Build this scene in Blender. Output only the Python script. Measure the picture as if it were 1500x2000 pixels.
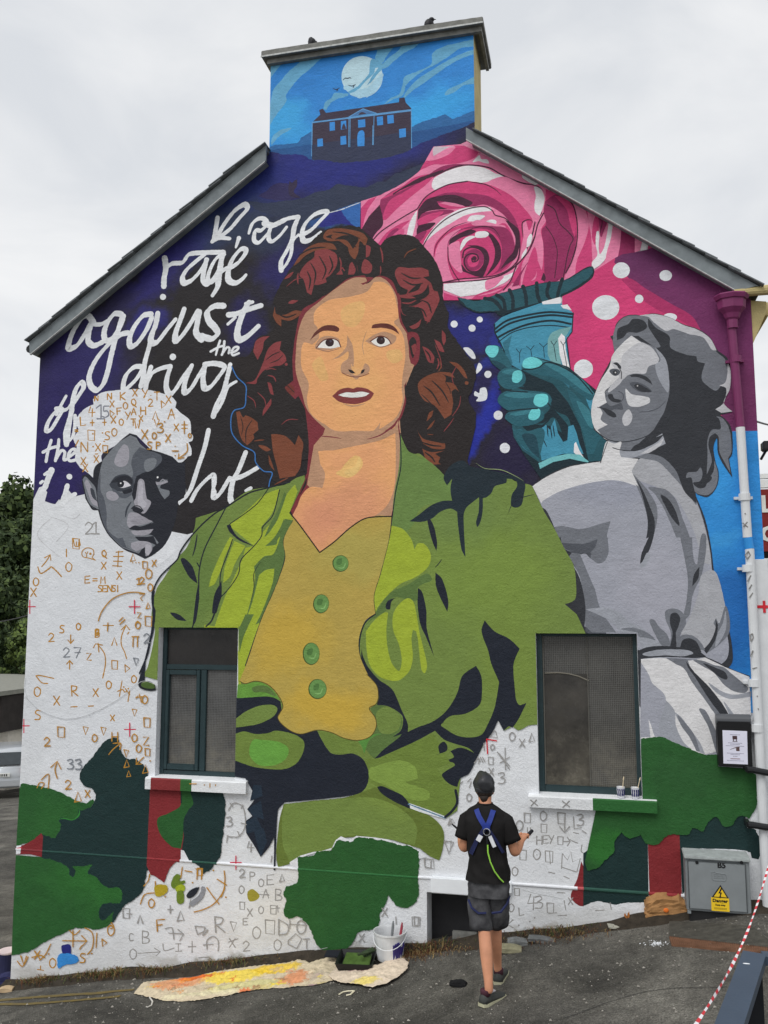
import bpy, bmesh, math, random
from math import sin, cos, pi, radians, sqrt, atan2
from mathutils import Vector, Matrix, noise
import mathutils.geometry as mgeo
random.seed(7)
for o in list(bpy.data.objects): bpy.data.objects.remove(o)
SC = bpy.context.scene
COL = SC.collection

# ------------------------------------------------------------ camera
F, PITCH, YAW = 1700.0, radians(6.76), radians(-13.33)
CAMH = 2.86
fwd = Vector((sin(YAW)*cos(PITCH), cos(YAW)*cos(PITCH), sin(PITCH)))
rgt = Vector((cos(YAW), -sin(YAW), 0))
upv = rgt.cross(fwd)
def ray(px, py): return fwd*F + rgt*(px-750) - upv*(py-1000)
_d = ray(900, 1845)
_t = -CAMH/_d.z                     # the wall foot below the photo's middle is the world origin
CAM = Vector((-_d.x*_t, -_d.y*_t, CAMH))
cd = bpy.data.cameras.new('camera'); cam = bpy.data.objects.new('camera', cd); COL.objects.link(cam)
cam.location = CAM; cam.rotation_euler = (pi/2+PITCH, 0, -YAW)
cd.sensor_fit = 'VERTICAL'; cd.sensor_height = 36; cd.sensor_width = 27; cd.lens = F/2000*36
cd.clip_start = .05; cd.clip_end = 900
SC.camera = cam
SC.render.resolution_x = 768; SC.render.resolution_y = 1024
# ------------------------------------------------------------ sky: overcast
wd = bpy.data.worlds.new('World'); SC.world = wd; wd.use_nodes = True
nt = wd.node_tree; nt.nodes.clear()
def N(nt, t, **k):
    n = nt.nodes.new(t)
    for a, b in k.items():
        if a == 'inp':
            for i, v in b.items(): n.inputs[i].default_value = v
        else: setattr(n, a, b)
    return n
SUN_EL, SUN_ROT = radians(52), radians(200)
sky = N(nt, 'ShaderNodeTexSky', sky_type='NISHITA', sun_disc=False, sun_elevation=SUN_EL, sun_rotation=SUN_ROT)
bgs = N(nt, 'ShaderNodeBackground', inp={1: .10})
nt.links.new(sky.outputs[0], bgs.inputs[0])
tc = N(nt, 'ShaderNodeTexCoord')
mp = N(nt, 'ShaderNodeMapping', inp={3: (1, 1, 2.2)})
nt.links.new(tc.outputs['Generated'], mp.inputs[0])
nz = N(nt, 'ShaderNodeTexNoise', inp={'Scale': 3.2, 'Detail': 6, 'Roughness': .5, 'Distortion': .5})
nt.links.new(mp.outputs[0], nz.inputs['Vector'])
cr = N(nt, 'ShaderNodeValToRGB')
cr.color_ramp.elements[0].position = .33; cr.color_ramp.elements[0].color = (.75, .775, .81, 1)
cr.color_ramp.elements[1].position = .62; cr.color_ramp.elements[1].color = (.95, .955, .96, 1)
nt.links.new(nz.outputs[0], cr.inputs[0])
bgc = N(nt, 'ShaderNodeBackground', inp={1: 1.0})
nt.links.new(cr.outputs[0], bgc.inputs[0])
mx = N(nt, 'ShaderNodeMixShader', inp={0: .93})
nt.links.new(bgs.outputs[0], mx.inputs[1]); nt.links.new(bgc.outputs[0], mx.inputs[2])
wo = N(nt, 'ShaderNodeOutputWorld'); nt.links.new(mx.outputs[0], wo.inputs[0])
sl = bpy.data.lights.new('sun', 'SUN'); sl.energy = 1.45; sl.angle = radians(32); sl.color = (1, .98, .95)
so = bpy.data.objects.new('sun', sl); COL.objects.link(so)
_sd = Vector((sin(SUN_ROT)*cos(SUN_EL), cos(SUN_ROT)*cos(SUN_EL), sin(SUN_EL)))
so.rotation_euler = _sd.to_track_quat('Z', 'Y').to_euler(); so.location = (0, -10, 12)
vs = SC.view_settings; vs.view_transform = 'Standard'; vs.look = 'None'; vs.gamma = 1; vs.exposure = 0.0; vs.use_curve_mapping = False

# ------------------------------------------------------------ helpers
def lin(c): return ((c/255+.055)/1.055)**2.4 if c > 10 else c/255/12.92
LIT = .80                            # a surface seen as sRGB value v in the overcast light has albedo lin(v)/LIT
def A(r, g, b): return (min(.9, lin(r)/LIT), min(.9, lin(g)/LIT), min(.9, lin(b)/LIT), 1)
def on_wall(px, py, Y=0.0):          # a point of the photo, taken to the plane y = Y
    d = ray(px, py); t = (Y-CAM.y)/d.y
    p = CAM+d*t; return p
def at_depth(px, py, Y): return on_wall(px, py, Y)
def tag(o, label=None, cat=None, group=None, kind=None):
    if label: o['label'] = label
    if cat: o['category'] = cat
    if group: o['group'] = group
    if kind: o['kind'] = kind
    return o
def empty(name, loc, label=None, cat=None, group=None, rz=0):
    o = bpy.data.objects.new(name, None); COL.objects.link(o); o.location = loc; o.rotation_euler = (0, 0, rz)
    o.empty_display_size = .1
    return tag(o, label, cat, group)
def bm_new(): return bmesh.new()
def link(name, bm, mat, parent=None, smooth=False, **k):
    me = bpy.data.meshes.new(name); bm.to_mesh(me); bm.free()
    if smooth:
        for p in me.polygons: p.use_smooth = True
    mats = mat if isinstance(mat, (list, tuple)) else [mat]
    for m in mats: me.materials.append(m)
    o = bpy.data.objects.new(name, me); COL.objects.link(o)
    if parent is not None: o.parent = parent
    return tag(o, **k)
def local(o, parent):                # vertices were given in world space: bring them under the parent's base point
    o.parent = parent; o.data.transform(Matrix.Translation(-Vector(parent.location))); return o
def box(bm, lo, hi, bev=0, mi=0):
    x0, y0, z0 = lo; x1, y1, z1 = hi
    vs_ = [bm.verts.new(p) for p in ((x0,y0,z0),(x1,y0,z0),(x1,y1,z0),(x0,y1,z0),(x0,y0,z1),(x1,y0,z1),(x1,y1,z1),(x0,y1,z1))]
    fs = [bm.faces.new([vs_[i] for i in f]) for f in ((0,3,2,1),(4,5,6,7),(0,1,5,4),(1,2,6,5),(2,3,7,6),(3,0,4,7))]
    for f in fs: f.material_index = mi
    if bev:
        es = list({e for f in fs for e in f.edges})
        bmesh.ops.bevel(bm, geom=es, offset=bev, segments=2, affect='EDGES')
    return vs_
def tube(bm, pts, r, n=8, cap=True):
    pts = [Vector(p) for p in pts]; rs = r if isinstance(r, (list, tuple)) else [r]*len(pts)
    rings = []; ref = None
    for i, p in enumerate(pts):
        d = (pts[min(i+1, len(pts)-1)]-pts[max(i-1, 0)]).normalized()
        if ref is None:
            ref = d.orthogonal().normalized()
        ref = (ref-d*ref.dot(d)).normalized(); b = d.cross(ref)
        rings.append([bm.verts.new(p+(ref*cos(2*pi*k/n)+b*sin(2*pi*k/n))*rs[i]) for k in range(n)])
    for a, b in zip(rings, rings[1:]):
        for k in range(n): bm.faces.new((a[k], a[(k+1)%n], b[(k+1)%n], b[k]))
    if cap:
        bm.faces.new(rings[0][::-1]); bm.faces.new(rings[-1])
def lathe(bm, prof, c=(0,0,0), n=20, sx=1, sy=1):
    c = Vector(c); rings = []
    for r, z in prof: rings.append([bm.verts.new(c+Vector((r*sx*cos(2*pi*k/n), r*sy*sin(2*pi*k/n), z))) for k in range(n)])
    for a, b in zip(rings, rings[1:]):
        for k in range(n): bm.faces.new((a[k], a[(k+1)%n], b[(k+1)%n], b[k]))
    if prof[0][0] > 1e-4: bm.faces.new(rings[0][::-1])
    if prof[-1][0] > 1e-4: bm.faces.new(rings[-1])
def prism(bm, pts2, y0, y1, mi=0):   # outline in x,z pushed from y0 to y1
    a = [bm.verts.new((x, y0, z)) for x, z in pts2]; b = [bm.verts.new((x, y1, z)) for x, z in pts2]
    n = len(pts2); fs = [bm.faces.new(a), bm.faces.new(b[::-1])]
    for k in range(n): fs.append(bm.faces.new((a[k], b[k], b[(k+1)%n], a[(k+1)%n])))
    for f in fs: f.material_index = mi
    bmesh.ops.recalc_face_normals(bm, faces=fs)
def dup(o, loc=None, rot=None, parent=None, data=None):
    c = o.copy(); COL.objects.link(c)
    if data: c.data = data
    if parent is not None: c.parent = parent
    if loc is not None: c.location = loc
    if rot is not None: c.rotation_euler = rot
    return c
# ------------------------------------------------------------ materials
def mat(name, col, rough=.8, metal=0, var=.12, vscale=6, bump=0, bscale=60, spec=.3, col2=None, coat=0, stretch=None, vdet=4):
    m = bpy.data.materials.new(name); m.use_nodes = True; t = m.node_tree
    b = t.nodes['Principled BSDF']; b.inputs['Roughness'].default_value = rough; b.inputs['Metallic'].default_value = metal
    b.inputs['Specular IOR Level'].default_value = spec; b.inputs['Coat Weight'].default_value = coat
    tcn = N(t, 'ShaderNodeTexCoord'); src = tcn.outputs['Object']
    if stretch:
        mpn = N(t, 'ShaderNodeMapping', inp={3: stretch}); t.links.new(src, mpn.inputs[0]); src = mpn.outputs[0]
    nz_ = N(t, 'ShaderNodeTexNoise', inp={'Scale': vscale, 'Detail': vdet, 'Roughness': .6}); t.links.new(src, nz_.inputs['Vector'])
    r = N(t, 'ShaderNodeValToRGB'); c = list(col)[:3]
    lo = [x*(1-var) for x in c]; hi = [min(.95, x*(1+var)) for x in c] if col2 is None else list(col2)[:3]
    r.color_ramp.elements[0].position = .3; r.color_ramp.elements[0].color = (*lo, 1)
    r.color_ramp.elements[1].position = .7; r.color_ramp.elements[1].color = (*hi, 1)
    t.links.new(nz_.outputs[0], r.inputs[0]); t.links.new(r.outputs[0], b.inputs['Base Color'])
    if bump:
        n2 = N(t, 'ShaderNodeTexNoise', inp={'Scale': bscale, 'Detail': 5, 'Roughness': .65}); t.links.new(src, n2.inputs['Vector'])
        bp = N(t, 'ShaderNodeBump', inp={'Strength': bump, 'Distance': .01}); t.links.new(n2.outputs[0], bp.inputs['Height'])
        t.links.new(bp.outputs[0], b.inputs['Normal'])
    return m
def plaster_relief(t, b, s=1.0):     # fine roughcast relief shared by wall and paint
    g = N(t, 'ShaderNodeNewGeometry')
    mpn = N(t, 'ShaderNodeMapping', inp={3: (1, .02, 1)}); t.links.new(g.outputs['Position'], mpn.inputs[0])
    n1 = N(t, 'ShaderNodeTexNoise', inp={'Scale': 42, 'Detail': 4, 'Roughness': .65, 'Distortion': .8})
    n2 = N(t, 'ShaderNodeTexNoise', inp={'Scale': 5, 'Detail': 3, 'Roughness': .5})
    t.links.new(mpn.outputs[0], n1.inputs['Vector']); t.links.new(mpn.outputs[0], n2.inputs['Vector'])
    ma = N(t, 'ShaderNodeMath', operation='MULTIPLY_ADD', inp={1: 1.8}); t.links.new(n2.outputs[0], ma.inputs[0]); t.links.new(n1.outputs[0], ma.inputs[2])
    bp = N(t, 'ShaderNodeBump', inp={'Strength': .55*s, 'Distance': .014}); t.links.new(ma.outputs[0], bp.inputs['Height'])
    t.links.new(bp.outputs[0], b.inputs['Normal'])
    return mpn.outputs[0], n1.outputs[0]
def mural_mat(name, base=None, spots=(), rough=.62, wear=.10, brush=0.0):
    """paint on roughcast. base None: colour read from the faces. spots: airbrushed fields (px, py, rx, ry, colour, strength, angle)"""
    m = bpy.data.materials.new(name); m.use_nodes = True; t = m.node_tree
    b = t.nodes['Principled BSDF']; b.inputs['Roughness'].default_value = rough; b.inputs['Specular IOR Level'].default_value = .25
    pos, fine = plaster_relief(t, b)
    if base is None:
        at = N(t, 'ShaderNodeAttribute', attribute_name='paint'); cur = at.outputs['Color']
    else:
        rg = N(t, 'ShaderNodeRGB'); rg.outputs[0].default_value = base; cur = rg.outputs[0]
    if spots:
        wn = N(t, 'ShaderNodeTexNoise', inp={'Scale': 2.2, 'Detail': 4, 'Roughness': .65}); t.links.new(pos, wn.inputs['Vector'])
        vm = N(t, 'ShaderNodeVectorMath', operation='MULTIPLY_ADD', inp={1: (.55, 0, .55)}); t.links.new(wn.outputs['Color'], vm.inputs[0])
        t.links.new(pos, vm.inputs[2]); wp = vm.outputs[0]
    for (px, py, rx, ry, c, k, ang) in spots:
        p = on_wall(px, py); s = (on_wall(px+10, py)-on_wall(px-10, py)).x/20
        q = N(t, 'ShaderNodeMapping', vector_type='TEXTURE', inp={1: (p.x+.275, 0, p.z+.275), 2: (0, radians(ang), 0), 3: (rx*s, 1, ry*s)})
        t.links.new(wp, q.inputs[0])
        sp = N(t, 'ShaderNodeVectorMath', operation='MULTIPLY', inp={1: (1, 0, 1)}); t.links.new(q.outputs[0], sp.inputs[0])
        ln = N(t, 'ShaderNodeVectorMath', operation='LENGTH'); t.links.new(sp.outputs[0], ln.inputs[0])
        mr = N(t, 'ShaderNodeMapRange', interpolation_type='SMOOTHSTEP', inp={1: 1.15, 2: .35, 3: 0, 4: k}); t.links.new(ln.outputs['Value'], mr.inputs[0])
        mxn = N(t, 'ShaderNodeMix', data_type='RGBA'); t.links.new(mr.outputs[0], mxn.inputs[0]); t.links.new(cur, mxn.inputs[6]); mxn.inputs[7].default_value = c
        cur = mxn.outputs[2]
    wn2 = N(t, 'ShaderNodeTexNoise', inp={'Scale': 9, 'Detail': 6, 'Roughness': .7}); t.links.new(pos, wn2.inputs['Vector'])
    mr2 = N(t, 'ShaderNodeMapRange', inp={1: .3, 2: .7, 3: 1-wear, 4: 1+wear}); t.links.new(wn2.outputs[0], mr2.inputs[0])
    bm_ = N(t, 'ShaderNodeMapping', inp={2: (0, radians(24), 0), 3: (7, 1, 60)}); t.links.new(pos, bm_.inputs[0])
    bn = N(t, 'ShaderNodeTexNoise', inp={'Scale': 1.0, 'Detail': 3, 'Roughness': .6, 'Distortion': .8}); t.links.new(bm_.outputs[0], bn.inputs['Vector'])
    bl = N(t, 'ShaderNodeTexNoise', inp={'Scale': 1.6, 'Detail': 3}); t.links.new(pos, bl.inputs['Vector'])
    br = N(t, 'ShaderNodeMapRange', inp={1: .3, 2: .7, 3: -.13, 4: .13}); t.links.new(bn.outputs[0], br.inputs[0])
    bk_ = N(t, 'ShaderNodeMapRange', inp={1: .42, 2: .62, 3: .15, 4: 1}); t.links.new(bl.outputs[0], bk_.inputs[0])
    bmul = N(t, 'ShaderNodeMath', operation='MULTIPLY_ADD', inp={2: 1.0}); t.links.new(br.outputs[0], bmul.inputs[0]); t.links.new(bk_.outputs[0], bmul.inputs[1])
    tot = N(t, 'ShaderNodeMath', operation='MULTIPLY'); t.links.new(mr2.outputs[0], tot.inputs[0]); t.links.new(bmul.outputs[0], tot.inputs[1])
    hs = N(t, 'ShaderNodeVectorMath', operation='SCALE'); t.links.new(cur, hs.inputs[0]); t.links.new(tot.outputs[0] if name[:5] != 'white' else mr2.outputs[0], hs.inputs['Scale'])
    t.links.new(hs.outputs[0], b.inputs['Base Color'])
    return m
# ------------------------------------------------------------ flat painted shapes
TILES = dict(A=(480,0), B=(700,250), C=(1000,300), D=(50,350), E=(450,400), F=(400,800), G=(700,800), H=(1000,600),
             I=(0,740), J=(0,1150), K=(0,1500), L=(400,1200), M=(700,1150), N=(1000,1050), O=(400,1500), P=(800,1480))
def tp(tile, x, y):
    if tile == 'X': return x, y
    if tile == 'Q': return 130+x/5, 740+y/5
    if tile == 'R': return 1100+x/3.75, 1550+y/3.75
    if tile == 'S': return 1350+x/6.667, 1370+y/6.667
    ox, oy = TILES[tile]; return ox+x/3, oy+y/3
def parse(s):
    out = []
    for w in s.split():
        c = w.endswith('!'); a = w.rstrip('!').split(','); out.append((float(a[0]), float(a[1]), c, float(a[2]) if len(a) > 2 else 1.0))
    return out
def spline(P, closed, step):
    n = len(P); out = []
    segs = n if closed else n-1
    for i in range(segs):
        p1, p2 = P[i], P[(i+1) % n]
        p0 = P[(i-1) % n] if (closed or i > 0) else p1
        p3 = P[(i+2) % n] if (closed or i+2 < n) else p2
        if p1[2]: p0 = p1
        if p2[2]: p3 = p2
        L = math.hypot(p2[0]-p1[0], p2[1]-p1[1]); k = max(1, min(14, int(L/step)))
        if p1[2] and p2[2]: k = 1
        # tangents, limited to the chord so that short spans do not loop
        def tan(a, b, c_):
            tx, ty = (c_[0]-a[0])/2, (c_[1]-a[1])/2; l = math.hypot(tx, ty) or 1
            m_ = min(1, 1.0*L/l); return tx*m_, ty*m_
        t1 = tan(p0, p1, p2); t2 = tan(p1, p2, p3)
        for j in range(k):
            u = j/k; h0 = 2*u**3-3*u**2+1; h1 = u**3-2*u**2+u; h2 = -2*u**3+3*u**2; h3 = u**3-u**2
            out.append((h0*p1[0]+h1*t1[0]+h2*p2[0]+h3*t2[0], h0*p1[1]+h1*t1[1]+h2*p2[1]+h3*t2[1], p1[3]+(p2[3]-p1[3])*u))
    if not closed: out.append((P[-1][0], P[-1][1], P[-1][3]))
    return out
LEVELS = []
LSTEP = .00006
def level(bb):
    l = 0
    for b, k in LEVELS:
        if k >= l and b[0] < bb[2] and b[2] > bb[0] and b[1] < bb[3] and b[3] > bb[1]: l = k+1
    LEVELS.append((bb, l)); return l
class Paint:
    """one painted motif: many flat patches of paint laid over each other, joined into one mesh"""
    def __init__(s, name, material, tile='X'):
        s.name, s.mat, s.tile = name, material, tile; s.bm = bm_new(); s.lay = s.bm.loops.layers.float_color.new('paint')
        s.mats = [material]
    def face(s, pts, y, col, mi):
        try:
            cv, _, tris, *_ = mgeo.delaunay_2d_cdt([Vector((p[0], p[1])) for p in pts], [], [list(range(len(pts)))], 1, 1e-4)
        except Exception: return
        pts = [(v.x, v.y) for v in cv]
        vs_ = []
        for p in pts:
            w = on_wall(p[0], p[1]); vs_.append(s.bm.verts.new((w.x, y, w.z)))
        for t in tris:
            a, b, c = (vs_[i] for i in t)
            if ((b.co-a.co).cross(c.co-a.co)).length < 1e-9: continue
            if ((b.co-a.co).cross(c.co-a.co)).y > 0: b, c = c, b
            try: f = s.bm.faces.new((a, b, c))
            except ValueError: continue
            f.material_index = mi
            for l in f.loops: l[s.lay] = col
    def fill(s, col, pts, tile=None, m=None, rough=.3, step=4):
        tile = tile or s.tile
        P = [(*tp(tile, a, b), c, d) for a, b, c, d in parse(pts)]
        Q = spline(P, True, 2 if rough else step)
        if rough:
            R_ = []
            for i, q in enumerate(Q):
                n_ = noise.noise(Vector((q[0]*.12, q[1]*.12, 3)))+.6*noise.noise(Vector((q[0]*.4, q[1]*.4, 8)))+.45*noise.noise(Vector((q[0]*1.1, q[1]*1.1, 5)))
                m_ = noise.noise(Vector((q[0]*.12, q[1]*.12, 13)))+.6*noise.noise(Vector((q[0]*.4, q[1]*.4, 18)))+.45*noise.noise(Vector((q[0]*1.1, q[1]*1.1, 15)))
                R_.append((q[0]+n_*rough, q[1]+m_*rough, 1))
            Q = R_
        bb = (min(q[0] for q in Q), min(q[1] for q in Q), max(q[0] for q in Q), max(q[1] for q in Q))
        y = -.0008-level(bb)*LSTEP
        mi = 0
        if m is None and tuple(col) != (0, 0, 0): m = M_paint
        if m is not None:
            if m not in s.mats: s.mats.append(m)
            mi = s.mats.index(m)
        s.face(Q, y, A(*col), mi)
    def line(s, col, pts, w=3, tile=None, taper=False, step=2.5, closed=False, jit=0, nib=0):
        """w: full width in photo pixels"""
        tile = tile or s.tile
        P = [(*tp(tile, a, b), c, d) for a, b, c, d in parse(pts)]
        Q = spline(P, closed, step)
        if closed: Q.append(Q[0])
        n = len(Q)
        if n < 2: return
        bb = (min(q[0] for q in Q)-w, min(q[1] for q in Q)-w, max(q[0] for q in Q)+w, max(q[1] for q in Q)+w)
        y0 = -.0008-level(bb)*LSTEP
        col = A(*col); L = []; Rr = []
        def V(x, y, k): 
            p = on_wall(x, y); return s.bm.verts.new((p.x, y0-LSTEP*.8*k, p.z))
        first = last = None
        for i, q in enumerate(Q):
            a = Q[max(0, i-1)]; b = Q[min(n-1, i+1)]
            dx, dy = b[0]-a[0], b[1]-a[1]; l = math.hypot(dx, dy) or 1; dx /= l; dy /= l
            h = w/2*q[2]
            if nib: h *= 1-nib+nib*1.75*abs(sin(atan2(dy, dx)+radians(48)))
            if taper: h *= max(.12, sin(pi*(i+.5)/n)**.6)
            if jit: h *= 1+jit*noise.noise(Vector((q[0]*.3, q[1]*.3, 1)))
            k = i/n
            if i == 0: first = (q, dx, dy, h)
            if i == n-1: last = (q, dx, dy, h)
            L.append(V(q[0]-dy*h, q[1]+dx*h, k)); Rr.append(V(q[0]+dy*h, q[1]-dx*h, k))
        def mk(vs_):
            try: f = s.bm.faces.new(vs_)
            except ValueError: return
            f.material_index = mi_
            for lp in f.loops: lp[s.lay] = col
        if M_paint not in s.mats: s.mats.append(M_paint)
        mi_ = s.mats.index(M_paint)
        for i in range(n-1): mk((L[i], L[i+1], Rr[i+1], Rr[i]))
        if not taper and not closed and w > 1.2:
            for (q, dx, dy, h), sg, a, b, k in ((first, -1, Rr[0], L[0], 0), (last, 1, L[-1], Rr[-1], 1)):
                arc = [V(q[0]+sg*dx*h*sin(t)+( -sg*dy*h*cos(t)*1), q[1]+sg*dy*h*sin(t)+(sg*dx*h*cos(t)), k) for t in (pi*.25, pi*.5, pi*.75)]
                # order from L side to R side when sg = 1; from R side to L side when sg = -1
                mk([a]+arc+[b])
    def dot(s, col, x, y, r, tile=None, ry=None, ang=0, m=None, seg=20):
        tile = tile or s.tile; ry = ry or r; pts = []
        for k in range(seg):
            t = 2*pi*k/seg; u, v = r*cos(t), ry*sin(t); pts.append('%g,%g!' % (x+u*cos(ang)-v*sin(ang), y+u*sin(ang)+v*cos(ang)))
        s.fill(col, ' '.join(pts), tile, m)
    def done(s, parent, label=None):
        clip(s.bm)
        bmesh.ops.recalc_face_normals(s.bm, faces=[])
        for f in s.bm.faces:
            f.normal_update()
            if f.normal.y > 0: f.normal_flip()
        return link(s.name, s.bm, s.mats, parent, label=label)
# ------------------------------------------------------------ the gable wall
WL, WR, ZE, ZA = -4.46, 2.63, 5.68, 0.0
CHL, CHR = -1.90, .215
SL, SRR = (7.60-5.68)/(-1.90+4.46), (7.55-5.62)/(2.63-.215)
WIN = [(-2.975, -2.14, 1.31, 2.74), (.70, 1.57, 1.31, 2.70)]
HOLE = (-.30, .33, -.40, .42)
RECT = WIN+[HOLE]
BLUE, GREY = (43,122,196), (150,153,161)
def base_z(x):                       # where the tarmac meets the wall
    T = [(-60,-3.6),(-20,-1.75),(-4.5,-.76),(-3.4,-.56),(-2.41,-.40),(-1.25,-.19),(-.27,-.05),(.31,.07),(1.02,.19),(1.59,.34),(2.41,.50),(3.5,.62),(12,1.2),(60,1.6)]
    for (a, b), (c, d) in zip(T, T[1:]):
        if x <= c: return b+(d-b)*(x-a)/(c-a)
    return T[-1][1]
def clip(bm):
    def cut(co, no): bmesh.ops.bisect_plane(bm, geom=bm.verts[:]+bm.edges[:]+bm.faces[:], dist=1e-6, plane_co=co, plane_no=no)
    cut((WL,0,0),(1,0,0)); cut((WR,0,0),(1,0,0)); cut((CHL,0,0),(1,0,0)); cut((CHR,0,0),(1,0,0)); cut((0,0,8.62),(0,0,1))
    cut((CHL,0,7.60),(-SL,0,1)); cut((CHR,0,7.55),(SRR,0,1))
    for x0, x1, z0, z1 in RECT:
        cut((x0,0,0),(1,0,0)); cut((x1,0,0),(1,0,0)); cut((0,0,z0),(0,0,1)); cut((0,0,z1),(0,0,1))
    kill = []
    for f in bm.faces:
        c = f.calc_center_median(); x, z = c.x, c.z
        bad = x < WL or x > WR or z > 8.62
        if x < CHL and z > 7.60+SL*(x-CHL): bad = True
        if x > CHR and z > 7.55-SRR*(x-CHR): bad = True
        for x0, x1, z0, z1 in RECT:
            if x0 < x < x1 and z0 < z < z1: bad = True
        if bad: kill.append(f)
    bmesh.ops.delete(bm, geom=kill, context='FACES')

M_wall = mural_mat('white masonry paint on roughcast', A(210,212,215), wear=.05, spots=[(120,1915,130,18,A(140,134,120),.7,-3),(420,1878,170,14,A(146,142,130),.6,-5),(700,1862,120,14,A(140,136,126),.6,0),(1080,1815,110,12,A(146,142,132),.6,-4),(390,1580,110,24,A(188,188,184),.5,0),(1080,1620,70,30,A(192,192,190),.5,0),(60,1450,30,300,A(196,198,200),.5,0),(560,1760,90,60,A(204,200,192),.5,0),
    (300,1300,500,300,A(200,203,208),.5,0),(150,1880,250,60,A(186,186,186),.5,0),(700,1850,400,30,A(178,178,178),.4,0),(1150,1790,200,25,A(180,180,178),.5,0)])
M_paint = mural_mat('mural paint', None)
M_night = mural_mat('night sky mural paint', A(37,34,36), wear=.14, spots=[
    (620,330,330,75,A(36,42,118),.95,-8),(440,425,150,62,A(34,46,98),.85,-35),(470,440,95,52,A(44,54,74),.9,-20),(560,450,110,46,A(44,52,76),.9,-12),(300,540,130,44,A(40,36,100),.9,-35),
    (560,530,80,66,A(38,34,92),.85,0),(170,720,110,110,A(40,35,88),.95,0),(110,850,100,170,A(38,31,84),.95,0),(285,630,48,28,A(48,46,118),.8,-30),(235,590,60,22,A(38,34,60),.6,-35),
    (120,930,80,80,A(38,30,84),.9,0),(480,640,45,60,A(39,34,84),.8,0),(250,880,60,60,A(38,32,80),.6,0),(660,420,60,26,A(42,88,150),.95,-20),(690,400,26,22,A(54,112,178),.8,-20),
    (920,640,90,60,A(36,40,118),.9,0),(960,760,60,110,A(35,30,74),.9,20),(990,900,70,90,A(34,28,60),.9,0),(938,830,20,120,A(34,46,150),.9,28),(958,690,18,80,A(36,52,140),.7,28)])
M_chim = mural_mat('blue evening sky mural paint', A(48,128,200), wear=.06, spots=[(740,240,260,55,A(58,160,232),.85,-8),(700,110,260,50,A(40,118,190),.7,-8),(560,230,60,50,A(66,170,236),.6,0)])
M_mag = mural_mat('magenta mural paint', A(196,58,110), wear=.07, spots=[(1200,640,90,90,A(208,62,116),.7,0),(1330,640,110,40,A(176,50,100),.4,40)])
M_purp = mural_mat('purple mural paint', A(110,46,92), wear=.07, spots=[(1270,520,120,50,A(96,44,86),.8,20),(1440,760,60,110,A(102,42,82),.8,0)])
M_blue = mural_mat('sky blue mural paint', A(46,132,200), wear=.07, spots=[(1430,1200,80,140,A(32,98,168),.95,0),(1420,1290,70,70,A(28,92,160),.8,0),(1400,930,50,60,A(54,146,212),.7,0),(1420,1040,50,25,A(60,146,205),.6,0)])
M_green = mural_mat('jacket green mural paint', A(108,128,62), wear=.06, spots=[(960,1130,150,120,A(116,138,60),.8,0),(900,1000,110,90,A(104,126,66),.7,0),(1000,1300,90,130,A(112,132,58),.8,0),(380,1130,60,130,A(94,118,58),.8,0),(800,1550,110,60,A(122,142,64),.6,0)])
M_blouse = mural_mat('ochre blouse mural paint', A(172,150,74), wear=.05, spots=[(700,1080,110,60,A(164,152,78),.8,0),(560,1250,90,80,A(186,156,62),.8,0),(640,1380,110,50,A(190,158,60),.8,0),(640,1150,60,60,A(168,148,72),.6,0)])
M_skin = mural_mat('warm skin mural paint', A(222,160,108), wear=.04, spots=[(700,740,60,110,A(226,168,108),.6,0),(690,1000,90,80,A(206,144,108),.9,0),(620,1010,60,60,A(204,138,108),.7,0),(700,900,70,40,A(216,154,110),.7,0)])
M_girl = mural_mat('silver grey mural paint', A(150,152,162), wear=.05, spots=[(1200,950,110,60,A(142,145,158),.7,0),(1280,1150,90,130,A(158,158,168),.7,0)])
M_bush = mural_mat('bush green mural paint', A(38,84,40), wear=.12, spots=[(200,1720,120,60,A(44,100,42),.7,0),(120,1620,80,50,A(42,92,42),.7,0),(1350,1520,90,60,A(40,82,42),.8,0),(1180,1660,60,50,A(44,104,42),.8,0)])

# parts of the house hang from this Empty
house = empty('gable_house', (0,0,0), 'white roughcast gable house whose end wall carries the big painted mural of a red-haired woman', 'house')
wb = bm_new()
xs = sorted({WL, WR, CHL, CHR, -3.6, -1.1, -.7, *[v for r in RECT for v in r[:2]], 2.2})
zs = sorted({-1.6, 8.62, *[v for r in RECT for v in r[2:]], .545, 3.6, 4.6, 5.6, 6.6, 7.6, 2.0})
g = {}
def gv(x, z):
    if (x, z) not in g: g[(x, z)] = wb.verts.new((x, 0, z))
    return g[(x, z)]
for x0, x1 in zip(xs, xs[1:]):
    for z0, z1 in zip(zs, zs[1:]): wb.faces.new((gv(x0,z0), gv(x1,z0), gv(x1,z1), gv(x0,z1)))
clip(wb)
gable = link('gable_wall', wb, M_wall, house)
M_side = mat('cream side render', A(190,180,140), .85, var=.08, bump=.4, bscale=70)
M_whitep = mat('white gloss trim', A(214,217,220), .5, var=.04, bump=.1, bscale=30)
sb = bm_new()
def quad(bm, a, b, c, d, mi=0):
    f = bm.faces.new([bm.verts.new(p) for p in (a,b,c,d)]); f.material_index = mi; return f
for x in (WL, WR):
    quad(sb, (x,0,-1.6),(x,8,-1.6),(x,8,5.63),(x,0,5.63))
quad(sb, (WL,8,-1.6),(WR,8,-1.6),(WR,8,5.6),(WL,8,5.6))
link('side_wall', sb, M_side, house)
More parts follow.
